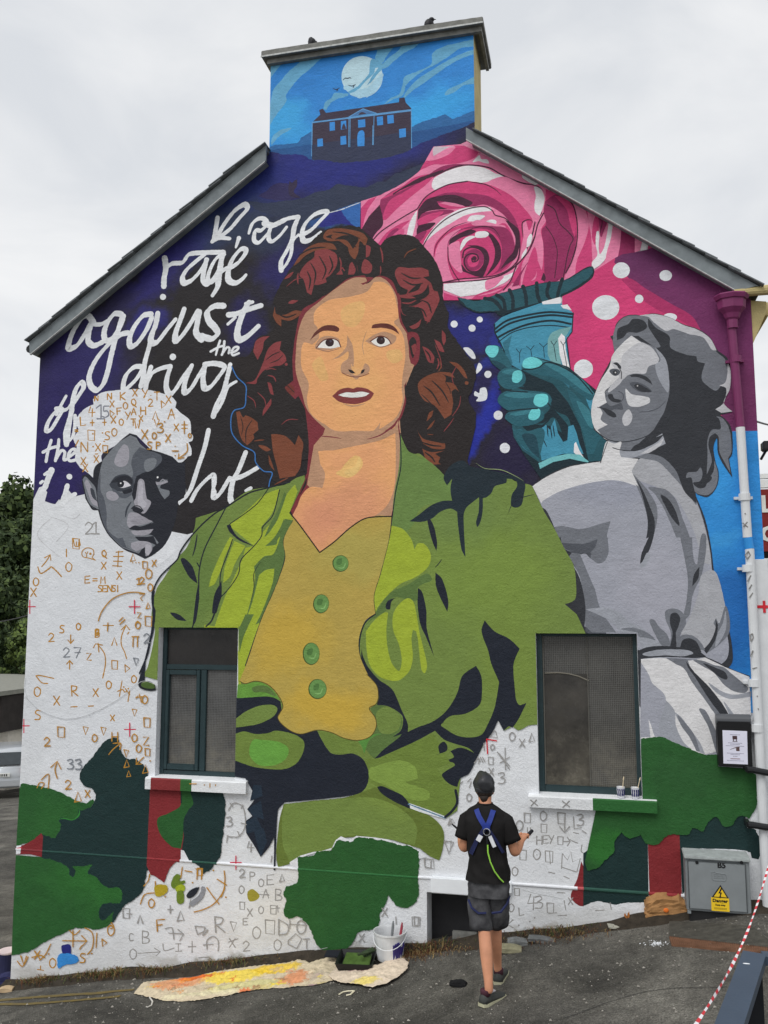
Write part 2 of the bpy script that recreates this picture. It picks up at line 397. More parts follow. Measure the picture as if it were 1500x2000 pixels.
for i, (x0,x1,z0,z1) in enumerate(RECT):      # reveals of the openings
    rb = bm_new(); d = .14 if i < 2 else .3
    quad(rb, (x0,0,z0),(x0,0,z1),(x0,d,z1),(x0,d,z0)); quad(rb, (x1,0,z0),(x1,d,z0),(x1,d,z1),(x1,0,z1))
    quad(rb, (x0,0,z1),(x1,0,z1),(x1,d,z1),(x0,d,z1)); quad(rb, (x0,0,z0),(x0,d,z0),(x1,d,z0),(x1,0,z0))
    link('window_reveal' if i < 2 else 'vent_reveal', rb, M_wall, gable)

# ============================================================ PAINTED MOTIFS
BLK = (38,34,36); WHT = (212,214,218); NAVY = (28,33,44)
p = Paint('painted_night_sky', M_night, 'I')
p.mats = [M_night, M_paint]
p.fill((0,0,0), '60,985! 60,640! 527,230! 930,200! 960,560! 1060,640! 1080,950! 900,1010! 640,1040! 440,1000! 395,1035! 362,1045! 334,1042! 300,1000! 165,965! 145,970! 138,963! 130,952! 124,988! 115,975! 108,984! 100,983! 88,979! 92,962! 84,949! 76,952!', 'X', rough=1.2)
p.fill((46,54,76), '320,1165 400,1130 490,1112 530,1080 600,1086 700,1098 770,1068 830,1055 900,1000 1010,970 1100,900! 1100,1130! 790,1142! 680,1180! 600,1205 480,1250 380,1290 200,1270 60,1230 20,1180 110,1190 200,1180', 'A', m=M_paint, rough=1.4)
p.fill((38,42,120), '480,1250! 670,1188! 672,1330! 560,1310! 440,1330 430,1290', 'A', m=M_paint, rough=1)
p.fill((48,98,165), '560,1225! 670,1190! 672,1330! 640,1325 600,1290 570,1250', 'A', m=M_paint, rough=2)
p.line((200,205,210), '485,1248 560,1228 620,1205 672,1186', 1.6, 'A', jit=1)
p.fill((46,42,84), '75,1150 120,1120 170,1080 230,1072 262,1095 280,1130 300,1158 240,1175 150,1170', 'A', m=M_paint, rough=1.5)
p.fill((48,40,66), '255,1060! 272,1072! 290,1055! 302,1052! 300,1090 282,1125 318,1158 262,1150 250,1110', 'A', m=M_paint)
for x, y, r in ((887,633,7),(937,624,6),(922,641,7),(953,731,7),(973,811,9),(986,875,10),(967,862,5)):
    if (x,y) != (967,862): p.dot(WHT, x, y, r, 'X', m=M_paint)
p.fill(WHT, '905,680 915,679 925,688 929,700 922,700 912,690', 'X', m=M_paint)
p.fill(WHT, '929,730 935,709 942,716 938,724', 'X', m=M_paint)
p.fill(WHT, '938,759 948,757 952,768 950,780 940,784 930,783 934,776 926,772 928,764 936,768', 'X', m=M_paint)
p.done(gable)

p = Paint('painted_chimney_sky', M_chim, 'A'); p.mats = [M_chim, M_paint]
p.fill((0,0,0), '120,300! 1400,100! 1400,760! 960,960! 560,990! 100,900!')
CL = (96,158,192)
for s in ('165,345! 262,325! 232,360 200,388 165,430 143,458! 143,370!',
          '330,315! 500,290! 440,345 380,400 300,470 262,520 235,560 240,590 190,660 160,700 143,735! 143,620! 160,530 200,480 250,420 310,370',
          '455,640! 465,600 500,575 520,545 560,545 600,550 600,562 540,580 500,602 472,645!',
          '150,812 190,770 225,755 268,750 240,772 200,795 160,840 152,850'):
    p.fill(CL, s, m=M_paint, rough=1.0)
p.fill(CL, '1350,228! 1350,272! 1270,280 1230,300 1190,330 1110,380 1050,410 980,460 940,500 920,560 870,580 812,612 850,575 900,550 920,490 930,450 1000,420 1060,395 1090,370 1095,310 1170,270 1250,250', m=M_paint, rough=.8)
p.fill(CL, '1350,285! 1350,312! 1250,350 1150,410 1040,490 980,530 928,575 935,545 970,500 1020,455 1100,405 1200,345 1290,305', m=M_paint, rough=.8)
p.fill(CL, '1165,555 1185,525 1260,490 1345,447! 1345,492! 1280,500 1230,535 1190,555', m=M_paint, rough=.6)
p.fill(CL, '930,222! 1052,202! 1000,270 930,310 880,350 820,400 790,395 830,345 900,290', m=M_paint, rough=.8)
p.fill(CL, '785,250! 888,235! 860,285 825,330 800,368 760,345 770,300', m=M_paint, rough=.8)
MOON = (176,205,216)
p.dot(MOON, 682, 450, 121, m=M_paint, seg=40)
p.fill((158,196,214), '640,570 570,510 620,500 700,520 760,470 800,430 800,470 760,540 700,570', m=M_paint, rough=2)
p.fill(CL, '742,345 800,370 792,395 760,400 750,430 725,455 700,480 650,530 608,548 598,540 650,510 690,470 722,430 725,390', m=M_paint, rough=.8)
p.fill(CL, '800,405 780,425 745,470 712,500 722,480 745,440 775,400 795,385', m=M_paint, rough=.8)
for s in ('568,470 585,458 597,460 612,455 618,462', '602,500 622,505 645,495', '628,515 636,500', '510,518 530,525 550,515', '533,534 540,522'):
    p.line((40,50,70), s, 2, taper=True)
H1 = (44,98,152)
p.fill(H1, '143,862 235,845 300,838 335,800 385,770! 400,990! 143,950!', m=M_paint, rough=1.2)
p.fill((38,84,138), '143,885 240,868 385,845! 400,990! 143,950!', m=M_paint, rough=1)
p.fill(H1, '960,750! 1000,730 1040,712 1110,690 1165,672 1210,695 1260,680 1310,658 1360,645! 1360,800! 960,900!', m=M_paint, rough=1.2)
p.fill((36,80,134), '960,775! 1100,752 1200,735 1360,700! 1360,800! 960,900!', m=M_paint, rough=1)
HS = (58,50,66)
p.fill((92,150,200), '387,716! 972,640! 974,868! 880,915! 560,960! 384,915!', m=M_paint)
p.fill(HS, '392,722! 968,652! 970,878! 880,930! 560,975! 388,930!', m=M_paint)
p.fill((48,54,78), '388,850! 500,832! 800,795! 970,765! 970,884! 880,935! 700,965! 560,980! 388,935!', m=M_paint, rough=.8)
p.fill(HS, '395,712! 437,672! 430,645! 452,637! 470,662! 898,600! 900,575! 930,571! 938,602! 970,634! 970,642! 765,668! 690,635! 600,690!', m=M_paint)
p.fill((70,112,160), '605,686! 685,641! 758,664!', m=M_paint)
p.fill(HS, '660,674! 668,662 685,657 702,664 706,668!', m=M_paint)
p.line((92,150,200), '393,717! 598,690! 765,668! 970,643!', 1.8)
p.line((92,150,200), '598,690! 686,638! 765,664!', 1.6)
for s in ('492,718! 522,714! 523,764! 493,768!','557,710! 588,706! 590,756! 558,760!','658,704! 700,699! 701,744! 659,749!','768,686! 804,681! 806,731! 770,736!','829,677! 866,672! 868,721! 831,726!',
          '419,815! 452,811! 453,856! 420,860!','555,799! 588,795! 590,846! 556,850!','898,757! 938,751! 939,802! 900,808!','655,858! 654,800 662,772 682,763 695,778 696,856!'):
    p.fill((56,134,205), s, m=M_paint)
p.fill(HS, '562,758! 566,738! 575,722! 585,740! 588,756!', m=M_paint)
for s in ('605,690! 603,862!', '612,690! 610,862!', '752,672! 748,850!', '745,735! 743,850!'): p.line((92,150,200), s, 1.2)
p.fill((36,42,118), '140,890 220,905 300,905 345,912 380,935 450,938 560,955 640,948 700,945 820,925 900,905 960,880 1020,842 1100,812 1180,780 1260,755 1310,730 1375,700! 1375,830! 1280,860! 900,1010! 560,1030! 100,960!', m=M_night, rough=1.4)
p.done(gable)

# ---------------------------------------------------------------- handwriting
def word(w=None):
    global p, _w
    if p is not None: p.done(gable, label='painted word '+_w)
    p, _w = (Paint('painted_word', M_paint, 'D'), w) if w else (None, None)
p = None; _w = None
W_ = (216,218,222)
def big(s, w=11, tile='D'): p.line(W_, s, w*(.86 if w > 7 else 1), tile, jit=.14, step=2, nib=.32 if w > 7 else 0)
word('Rage')
big('1125,225 1115,290 1105,345,1.1 1090,368,.8', 10); big('1092,368 1140,345 1195,348', 8)
big('1120,345 1160,270 1225,185 1285,148,1.1 1298,175 1255,225 1200,290 1150,330', 11)
big('1250,345,1.2 1232,400,.6', 9)
big('108,168,.7 128,112 165,82 200,84 214,112 180,150 150,150 140,175 140,210 165,222 200,190 235,150', 9, 'E')
big('400,70 340,80 290,100 250,120 230,150 225,200 245,215 290,180 330,130', 9, 'E'); big('200,110 250,120 320,88', 12, 'E')
big('400,72 375,130,1.2 362,200 330,270 298,330 298,385,1.1', 10, 'E'); big('298,385 330,345 355,290 365,215 400,175', 8, 'E')
big('410,180 470,150 530,90 570,45 540,40 490,60 440,110 420,165 430,210,1.2 470,205 530,160,.8', 10, 'E')
word('rage')
big('815,462 822,520 812,580 810,628', 12); big('822,520 860,495 920,487 960,440 1060,430 1160,428', 10)
big('1050,440 1000,480 945,530 920,575 930,608,1.2 975,590 1030,530 1065,470', 11); big('1060,470 1045,540 1040,590 1065,615 1110,570 1150,500', 11)
big('1165,440 1120,462 1085,520 1068,580 1085,605 1120,580 1150,520', 9); big('1155,440 1140,510 1130,580,1.2 1125,630 1095,682,.9', 12); big('1130,560 1165,530 1200,510', 10)
big('1200,520 1245,490 1285,440 1290,412 1260,412 1215,465 1190,530 1190,590,1.2 1230,608 1270,585 1292,560,.8', 11)
p.dot(W_, 805, 690, 18, 'D')
word('against')
big('395,835 365,800 330,815 285,880 258,945 255,990,1.2 300,975 350,905 385,840 370,900 368,950 400,975 450,955', 12)
big('560,790 520,790 480,840 460,900 470,945 510,930 555,860 575,800', 12); big('400,850 440,850 480,830', 9)
big('568,800 545,880 520,960 500,1040 480,1130 455,1200 420,1235 385,1215 372,1160 395,1090 440,1020 500,955 560,910 600,900', 12)
big('735,790 690,800 640,860 610,930 615,980 655,960 710,880 740,810', 12)
big('775,785 760,860 735,920 740,960,1.2 775,950 830,880 880,820', 12)
big('745,900 725,980 700,1070 690,1150 675,1215', 11)
big('930,760 905,830 880,900 880,945,1.2 915,920 970,840 1010,770', 12); big('1020,775 1005,850 1000,900,1.1 1030,940', 12)
big('1160,742 1105,745 1065,780 1075,830 1110,870 1125,905 1090,935 1030,920', 13)
big('1310,720 1280,770 1250,850 1240,910 1255,940,1.1 1300,920 1365,860', 14); big('1190,795 1230,790 1300,765 1380,740', 12); big('1290,730! 1330,720!', 7); big('1185,850 1230,810', 9)
word('the')
for s in ('1140,945 1125,990 1115,1030,.8','1085,1010 1130,985 1165,975','1165,950 1160,1000 1150,1030','1150,1028 1180,985 1195,990 1190,1020','1205,1018 1235,1005 1248,985 1225,985 1208,1010 1215,1032 1250,1020'):
    big(s, 4.6)
word('dying')
p.dot(W_, 863, 1041, 19, 'D')
big('690,1100 640,1100 595,1140 575,1190 575,1235 600,1220 650,1170 690,1105', 11)
big('735,1100 715,1160 705,1215 700,1250', 11); big('705,1210 740,1140 790,1110 850,1095', 10); big('850,1100 830,1160 825,1220 845,1260,1.2 880,1230 930,1150 975,1090', 11)
big('975,1090 945,1160 930,1210 935,1250,1.2 970,1225 1010,1160 1050,1095', 11)
big('1050,1095 1040,1170 1050,1225,1.2 1085,1215 1130,1160 1165,1100 1110,1080 1050,1085', 11)
big('1200,1085 1185,1150 1160,1240 1120,1320 1100,1390,1.2', 11); big('1105,1385 1150,1310 1185,1220 1235,1185,.8', 9)
word('of')
big('195,1345 160,1380 130,1430 122,1475 150,1465 190,1400 215,1350 180,1345', 10); big('205,1360 245,1345 285,1290', 8)
big('270,1330 310,1270 340,1220 330,1190 300,1220 280,1280 270,1350 258,1420 250,1480 245,1540', 11)
big('330,210 355,160 388,100', 8, 'I'); big('425,180 400,260 385,320 390,385', 11, 'I'); big('390,380 425,340 440,270 440,215', 8, 'I')
word('the')
for s in ('300,360 280,430 270,485','252,430 300,405 345,395','345,355 340,410 325,480','325,475 360,420 380,430 375,475 400,465','400,460 435,435 445,415 420,415 400,450 410,480 460,470'): big(s, 6, 'I')
word('light')
big('262,560 285,545 300,540', 9, 'I'); big('302,535,1.2 280,590 262,640 240,670', 14, 'I'); big('250,600 238,610', 9, 'I')
p.dot(W_, 407, 573, 17, 'I'); big('395,625 380,680 365,735,1.3 400,700 440,675', 12, 'I')
big('1222,300 1200,400 1160,520 1120,640 1090,690', 11, 'I'); big('1120,715 1155,650 1210,590 1250,565 1255,620 1255,690,1.2 1290,670 1345,580', 11, 'I')
big('1440,430 1400,530 1365,600 1350,690 1355,720', 12, 'I'); big('1345,590 1420,570 1510,520', 11, 'I'); big('1440,655,.8 1470,640', 7, 'I')
p.fill((40,34,34), '1260,640! 1275,600! 1285,640! 1270,660!', 'I')
word()

# ---------------------------------------------------------------- the rose
LP, MP, DP, XP = (222,124,160), (196,62,114), (142,42,88), (64,30,50)
PW = (222,218,222)
p = Paint('painted_rose', M_paint, 'B')
p.fill(LP, '15,430! 130,392! 250,330 360,250 400,180 440,110! 600,95! 1560,540! 1560,760 1400,840 1250,900 1100,940 900,960 700,1000 500,1005! 440,800! 100,700! 60,560! 15,590!')
p.fill(MP, '15,470! 60,420! 132,392! 90,470 50,560 30,595! 15,590!'); p.fill(LP, '60,470 110,400! 132,395! 100,450 60,530 35,590! 25,585! 40,520')
p.fill((196,180,190), '440,115 500,110 560,112 520,150 450,180')
p.fill(MP, '395,195 450,180 520,160 570,115 555,103! 640,108 710,135! 680,175 600,205 500,215 440,215 380,240! 360,250!'); p.fill(LP, '400,190 440,165 530,115 565,118 520,160 440,190')
p.fill(PW, '670,200 700,165 712,160 720,182 755,185 765,208 735,205 705,195')
p.fill(DP, '130,420! 200,370 330,310 400,280 480,230 560,212 640,215! 560,240 450,285 330,360 250,430 180,500 140,550! 125,480')
p.fill(MP, '140,410! 260,340 330,290 420,270 380,300 290,350 210,390! 130,420!')
p.fill(XP, '205,385 260,350 340,300 420,270 500,245 420,300 330,330 260,360')
p.fill(MP, '180,430 260,380 360,320 440,280 400,330 300,410 220,480 160,540 140,530')
p.fill(XP, '15,600! 60,520! 125,450! 145,560 100,620 70,670! 40,640!')
p.fill(LP, '70,670 140,600 250,520 340,450 430,365 540,322 640,312! 700,330 520,400 420,440 330,500 250,560 180,620 100,690! 60,690!')
p.fill(PW, '430,330 450,290 540,245 640,222 740,235 800,265 850,285 760,315 700,322 640,310 540,330 470,360 440,360')
p.line(XP, '205,388 300,330 440,280 560,230 640,217 760,232 850,280 950,320 1040,340 1080,370 1098,420 1080,490 1040,540 1020,620 990,700 960,770', 2.6)
p.fill(LP, '850,285 950,325 1040,342 1090,380 1095,440 1060,520 1040,560! 1010,480 940,400 860,340 760,320')
p.fill(PW, '1030,345 1070,360 1090,410 1080,470 1060,515! 1035,490 1032,440 1040,400')
p.fill(PW, '960,265! 1010,300 1060,315 1040,335 1000,318 960,290')
p.fill(MP, '345,470! 400,400 500,345 620,315 700,318 800,345 900,400 970,470 1020,540 1000,600 980,540 960,560 965,640 940,760! 930,640 880,520 780,450 640,460 560,440 440,430 370,480')
p.fill(DP, '420,420 520,380 640,385 760,400 860,460 920,540 950,640 945,760 920,800 930,700 900,580 840,500 740,450 640,470 600,440 520,430 470,440')
p.fill(XP, '350,480! 400,420 470,400 560,392 640,420 670,440 640,465! 560,440 460,432 520,475! 400,490 345,545!')
p.fill(MP, '470,440 560,460 650,462 600,470 530,475 480,460'); p.fill(DP, '345,560! 380,500 520,478 560,490 470,520 400,560 350,590!')
p.fill(MP, '345,545 400,510 500,490 430,545 360,570')
p.fill(XP, '340,600! 360,570 450,555 420,590 380,610 345,640!')
p.fill(MP, '330,690! 345,640 400,600 450,590 400,660 370,700!'); p.fill(DP, '330,640 360,615 400,605 370,660 340,670')
p.line(XP, '640,315 740,330 800,360 838,395', 2, taper=True)
p.line(XP, '60,690! 130,610 250,530 345,475! 400,400 520,335 640,313', 2.2)
p.fill(MP, '100,700! 160,620 230,570 300,540! 290,640 200,700!'); p.fill(LP, '230,620 300,545! 345,480! 345,560 330,640 270,650')
p.fill(PW, '285,625! 300,560 330,500 345,484! 335,560 315,640!'); p.fill(DP, '160,650 200,600 235,590 220,640 180,680'); p.fill((208,84,132), '195,640 250,590 270,600 250,650')
# inner whorls
p.fill(LP, '370,690! 430,600 520,520 640,470 740,462 790,485 860,520 900,580 940,700 930,780! 800,870 640,880 500,900! 440,760')
p.fill(PW, '385,672 430,600 500,530 600,475 700,460 770,465 782,485 700,495 620,515 540,560 460,610')
p.fill(PW, '640,545 660,515 720,510 742,518 700,545'); p.fill(PW, '735,560 770,538 808,545 795,578 745,575')
p.fill(MP, '440,740! 450,680 500,620 570,580 640,560 700,550 800,570 860,560 900,620 920,720 900,790 850,840 760,870 640,880 560,890! 500,895!')
p.fill(LP, '450,750 470,680 530,620 600,590 560,640 530,680 520,760 540,850 560,890! 500,895! 460,820')
p.fill(LP, '660,560 700,540 790,560 860,575 850,600 780,590 700,580')
p.fill(DP, '520,720! 540,650 600,600 680,590 770,600 830,660 840,740 820,830 760,870! 860,820 900,740 900,650 850,590 780,575 680,575 590,600 530,660')
p.fill(DP, '800,580 870,590 910,660 915,740 880,800 830,840 870,760 880,680 850,620')
p.fill(XP, '530,690! 540,650 590,620 650,595 690,605 660,625 600,645 560,670')
p.fill(XP, '745,605 790,630 830,690 835,760 800,820 760,860! 745,870! 790,790 800,720 780,660')
p.fill(XP, '860,540! 900,560 940,600 943,680 925,760 870,800 830,830! 870,770 910,720 920,650 900,600')
p.fill(PW, '685,640 690,612 740,605 765,620 750,640 710,645'); p.fill(PW, '595,725! 598,690 620,650 660,632 685,640 640,665 612,705')
p.fill(LP, '525,720! 530,690 560,670 590,665 595,700 600,760 615,830 600,850 560,820 535,780')
p.fill(MP, '600,760! 605,715 640,675 700,650 760,655 790,700 795,760 770,820 740,872! 640,860 610,830')
p.fill(XP, '640,690 700,690 750,715 768,770 750,830 730,875! 690,870 610,840! 605,800 640,840 690,845 730,810 745,770 720,720 680,700')
p.fill(DP, '620,770 630,735 680,710 725,735 735,780 705,825 660,838 625,815'); p.fill(MP, '640,775 660,745 700,745 705,790 680,815 650,810')
p.line(XP, '612,760 620,720 660,700 710,712 738,750 735,800 700,840 650,838 622,800 625,760 655,738 695,745 700,775 670,785 665,765', 3)
p.dot(XP, 680, 765, 14)
p.line(XP, '380,690 430,610 520,530 640,475 740,462 785,485 800,510 860,530 900,570 935,620 945,700 930,780 880,830 800,865 700,878 600,885 500,905', 2)
p.line(XP, '440,760 455,690 500,630 560,580 640,552', 1.6, taper=True); p.line(XP, '525,700 530,780 560,850 590,895', 1.8); p.line(XP, '655,595 720,578 790,590 830,640', 1.8, taper=True)
p.fill(PW, '500,915! 600,905 760,890 900,850 935,810! 900,870 860,905 820,925 780,945 700,975 600,990! 500,950!')
p.fill(LP, '750,895 850,870 830,900 800,930 750,950'); p.fill(MP, '660,1005! 700,975 790,945 850,925 900,900 880,930 800,975 740,1005!'); p.fill(LP, '700,985 780,960 840,940 800,965')
p.fill(MP, '500,965! 560,985 600,995! 600,1010! 500,1010!')
p.line(XP, '495,905! 620,900 760,885 850,855 930,800 990,730 1040,620 1075,520', 2.2)
# right-hand petals
p.fill(MP, '1098,360! 1200,395! 1260,450 1280,560 1275,680 1230,800 1205,880! 1000,930! 900,900 950,790 1010,690 1050,580 1090,480')
p.fill(LP, '1090,430! 1100,540 1070,600 1085,700 1075,830 1050,780 1040,880 1000,900! 950,930! 960,800 1010,700 1040,600 1070,520')
p.fill(DP, '1095,430! 1160,390 1220,420 1260,500 1275,600 1270,700 1240,790 1210,860! 1160,900! 1080,930! 1090,880 1085,700 1075,600 1100,560 1085,490')
p.fill(MP, '1150,400! 1215,402! 1250,450 1272,560 1268,640 1240,560 1220,480')
p.fill(XP, '1070,890! 1085,850 1098,880 1090,900!')
p.fill(DP, '900,930! 940,860 1000,780 960,850 940,920!'); p.fill(MP, '990,800 1030,700 1050,760 1040,860 1000,905 960,920')
p.line(XP, '1105,450 1150,480 1180,560 1230,610 1258,650 1240,690 1222,760 1210,830 1200,880', 2); p.line(XP, '1100,580 1140,640 1165,720 1160,800 1150,880', 1.6)
p.line(XP, '1215,402 1260,460 1282,560 1278,680 1250,780 1215,850', 2.2)
p.line(XP, '965,640 960,560 985,540 1010,540 1022,555', 2, taper=True); p.fill(PW, '985,700! 990,650 1010,620 1020,640 1005,690'); p.fill(PW, '955,770! 960,740 985,705 985,730')
p.line(XP, '930,800 960,770 1000,720 1030,650 1050,570 1085,500', 2.4); p.line(XP, '925,810 910,850 890,900 850,950', 2.2)
p.fill(MP, '1320,455! 1400,490! 1410,560 1400,640 1375,720 1370,800! 1340,830 1270,860! 1280,780 1330,660 1350,560')
p.fill(LP, '1340,470! 1395,495! 1375,560 1370,650 1410,740 1380,800 1370,760 1365,650 1350,560')
p.fill(DP, '1400,490! 1470,525! 1440,600 1420,640 1410,560'); p.fill(LP, '1480,540! 1560,575! 1540,700 1500,770! 1440,790! 1460,700 1475,620')
p.fill(PW, '1395,610 1408,605 1412,640 1408,700 1415,740 1440,700 1460,600 1465,548! 1492,555! 1480,640 1450,760 1420,800 1375,832! 1368,790 1400,745 1390,680')
p.line(XP, '1425,510 1428,560 1415,620', 1.5, taper=True)
p.fill(DP, '636,430! 720,465! 720,580! 660,600! 620,610! 635,520', 'C'); p.fill(LP, '720,470! 765,500! 750,570! 718,580!', 'C'); p.fill(PW, '765,500! 800,520! 790,565! 752,570!', 'C')
p.fill(MP, '800,520! 850,545! 795,562!', 'C')
p.fill(LP, '590,400! 640,430! 635,520 620,610! 560,640! 540,660! 560,560 585,480', 'C')
p.fill((216,140,168), '600,95! 640,75! 760,130! 900,200! 1000,255! 960,262! 800,185 700,140', 'B')
p.done(gable)

p = Paint('painted_magenta_ground', M_mag, 'C'); p.mats = [M_mag, M_paint, M_purp, M_blue]
p.fill((0,0,0), '295,840! 480,690! 600,615! 650,590! 1440,820! 1440,1640! 1000,1700! 480,1500! 330,1260! 290,1000!')
p.fill((0,0,0), '600,640! 605,612! 650,590! 720,580! 790,565! 850,540! 1330,790! 1450,800! 1450,1625! 1250,1625! 1150,1200! 1100,1030 1050,950 930,880 780,790 690,735', m=M_purp)
p.fill((164,46,96), '640,740! 700,735 780,790 930,880 1050,950 1105,1035! 1060,1020 960,965 860,920 780,870 700,800', m=M_paint)
p.fill((0,0,0), '1380,843! 1520,841! 1520,1104! 1462,1106! 1490,1400! 1300,1330! 1340,1000!', 'X', m=M_blue)
for x, y, r, ry in ((640,685,50,47),(900,716,37,32),(745,852,25,25),(549,903,80,73),(419,1262,56,55),(925,960,42,24)): p.dot(WHT, x, y, r, ry=ry, m=M_paint)
p.done(gable)

# ---------------------------------------------------------------- torch and hand
T1, T2, T3, T4, T5, TX = (66,138,164), (50,108,126), (36,80,90), (104,168,178), (104,196,200), (24,42,50)
p = Paint('painted_torch_hand', M_paint, 'B')
p.fill(TX, '580,990! 610,1000 700,1012 830,970 1000,925 1100,905 1210,890 1330,820 1370,812 1382,840 1370,880 1290,940 1190,990! 1185,1010! 900,1080! 830,1100 800,1080 700,1085 640,1060 595,1025')
p.fill(T3, '585,995! 620,1000 700,1015 820,975 1000,930 1100,908 1215,892 1330,828 1368,818 1372,850 1350,880 1270,935 1190,975! 1180,995! 870,1070! 800,1072 700,1075 640,1050', rough=1.4)
for s in ('740,1000! 790,1010 830,1050 850,1100','810,980! 850,1010 860,1080','885,950! 905,1000 905,1060','965,930! 980,980 985,1040','1045,910! 1050,980 1070,1030','1120,905 1105,970 1130,1015','1195,885 1175,950 1165,1000'): p.line(TX, s, 7, jit=.4)
p.fill(T1, '1060,1030! 1180,1000! 1200,1050! 1250,1075! 1260,1090! 1250,1200! 1220,1230! 1245,1440! 1160,1400! 960,1420! 880,1400! 830,1260! 800,1200! 795,1150! 840,1110! 900,1085!')
p.fill(PW, '1075,1020! 1185,990! 1190,1015! 1185,1030! 1080,1035!'); p.fill((80,144,168), '1060,1042! 1180,1030! 1200,1055! 1250,1078! 1100,1060! 1000,1080!'); p.fill(PW, '1185,1040! 1225,1035! 1250,1070! 1200,1058!')
for s in ('800,1180 870,1130 980,1100 1120,1080 1258,1092','803,1200 880,1150 1000,1115 1130,1098 1255,1110','815,1230 890,1190 1000,1150 1130,1130 1245,1150'): p.line(TX, s, 4)
p.line(TX, '820,1255 900,1200 1000,1170 1120,1158 1240,1170', 2); p.line(TX, '1258,1085! 1252,1195! 1220,1240! 1245,1440!', 2.2); p.line(TX, '798,1150! 800,1200! 835,1265! 890,1390!', 2.4)
p.fill(T2, '845,1260! 900,1215! 880,1300! 905,1380! 880,1400!')
p.fill((112,160,162), '1110,1330! 1110,1250 1130,1205 1180,1180 1250,1165! 1215,1220 1190,1240 1180,1300 1190,1400! 1130,1375!')
p.fill(PW, '1170,1235! 1190,1205! 1210,1225! 1215,1300! 1245,1440! 1200,1400! 1180,1330!')
for s in ('945,1375! 945,1320! 925,1295!','945,1320! 955,1298!','1018,1345! 1010,1300! 985,1280!','1010,1300! 1030,1275!','1090,1345! 1085,1285! 1060,1262!','1085,1285! 1108,1262!','1160,1365! 1145,1275! 1128,1250!','1145,1275! 1162,1250!','1222,1400! 1200,1275! 1185,1250!','1200,1275! 1215,1250!'): p.line(TX, s, 1.3)
# hand
p.fill(TX, '745,1300! 765,1275! 820,1280! 860,1330! 900,1390! 955,1420! 970,1370! 1030,1340! 1120,1365! 1230,1400! 1420,1560! 1560,1680! 1560,2050! 1200,2150! 1100,2100! 960,1900! 900,1750! 860,1600! 820,1500! 830,1420! 780,1380!')
p.fill(T3, '748,1310! 770,1285! 820,1290! 850,1350! 890,1395! 800,1370!'); p.fill(T5, '760,1310 780,1278 818,1282 820,1315 800,1340 770,1335')
p.fill(T3, '60,370! 120,340! 200,360! 340,400! 480,560! 520,640! 560,780! 520,900! 450,905! 400,700! 330,560! 240,450! 120,400!', 'H')
p.fill(T2, '150,330! 220,330! 340,400! 430,490! 480,560! 470,640! 400,560! 330,470! 260,400! 160,360!', 'H')
p.fill(T1, '180,325! 280,350! 380,420! 475,510! 470,600 430,560 380,480 300,400 220,360', 'H')
p.fill(T4, '250,340! 340,395! 475,510! 473,530! 400,475! 320,410!', 'H')
p.fill(T3, '0,440! 60,460 140,500 210,540 260,610 330,650 350,760 300,740 230,700 160,690 60,670! 0,600!', 'H'); p.fill(T2, '0,500! 80,490 140,520 130,580 60,590 0,580!', 'H')
p.fill(TX, '20,470! 120,470 220,520 250,600 340,720 350,900! 330,900! 300,760 250,650 180,680 60,690! 20,660! 130,670 200,620 230,570 180,520 100,495', 'H')
p.fill(T3, '0,690! 60,700 150,800 200,880! 160,910! 60,840! 10,760!', 'H'); p.fill(T2, '10,720! 60,720 120,800 130,860 60,820', 'H')
p.fill(T3, '350,400! 420,500! 470,640! 540,760! 530,860! 440,860! 430,760! 380,600! 330,500!', 'H')
p.fill(T1, '160,720! 200,690! 220,720! 250,655! 270,740! 300,790! 325,780! 330,700! 360,690! 380,740! 395,800! 420,860! 300,860! 175,900! 150,780!', 'H')
for s in ('165,740 190,790 205,820','205,690 212,760','225,700 235,770','240,690 250,760'): p.line(TX, s, 2.2, 'H', taper=True)
p.fill(PW, '362,850! 365,800! 375,790! 395,840! 420,880! 440,900! 400,890!', 'H')
p.fill((110,178,182), '155,915! 230,880! 330,858! 400,865! 450,905! 440,915! 340,888! 240,908! 165,948!', 'H')
p.fill(TX, '165,950! 240,912! 340,890! 450,912! 520,905! 500,925! 400,930! 300,950! 195,1000! 180,970!', 'H')
# the fingers, one after another
F1, F2, F3 = (40,90,102), (56,116,128), (30,66,78)
p.fill(F1, '948,686 956,676 974,676 986,690 1000,716 990,722 966,712', 'X'); p.fill(F3, '960,704 976,708 996,722 990,728 968,716', 'X')
p.fill(F1, '972,742 976,726 992,718 1012,720 1026,734 1024,750 1004,760 984,758', 'X'); p.fill(F2, '980,728 994,721 1010,723 1018,730 1000,732', 'X')
p.fill(F1, '973,786 978,770 1000,762 1040,764 1068,768 1078,782 1066,796 1030,800 994,802', 'X'); p.fill(F2, '984,772 1004,766 1040,768 1062,771 1040,776 1008,778', 'X')
p.fill(F1, '987,818 992,806 1016,800 1044,798 1062,806 1060,820 1040,830 1010,832', 'X'); p.fill(F2, '996,809 1018,803 1042,801 1036,807 1010,812', 'X')
p.fill(F1, '1000,836! 1030,842 1058,836 1064,850 1052,900! 1034,884 1012,862', 'X'); p.fill(F3, '1020,850 1046,852 1054,896! 1036,880', 'X')
p.fill(F1, '1020,722 1026,704 1050,698 1068,708 1100,718 1130,738 1160,776 1150,782 1110,752 1080,738 1050,732', 'X'); p.fill(F2, '1058,704 1100,716 1140,744 1162,772 1140,764 1100,734 1070,716', 'X')
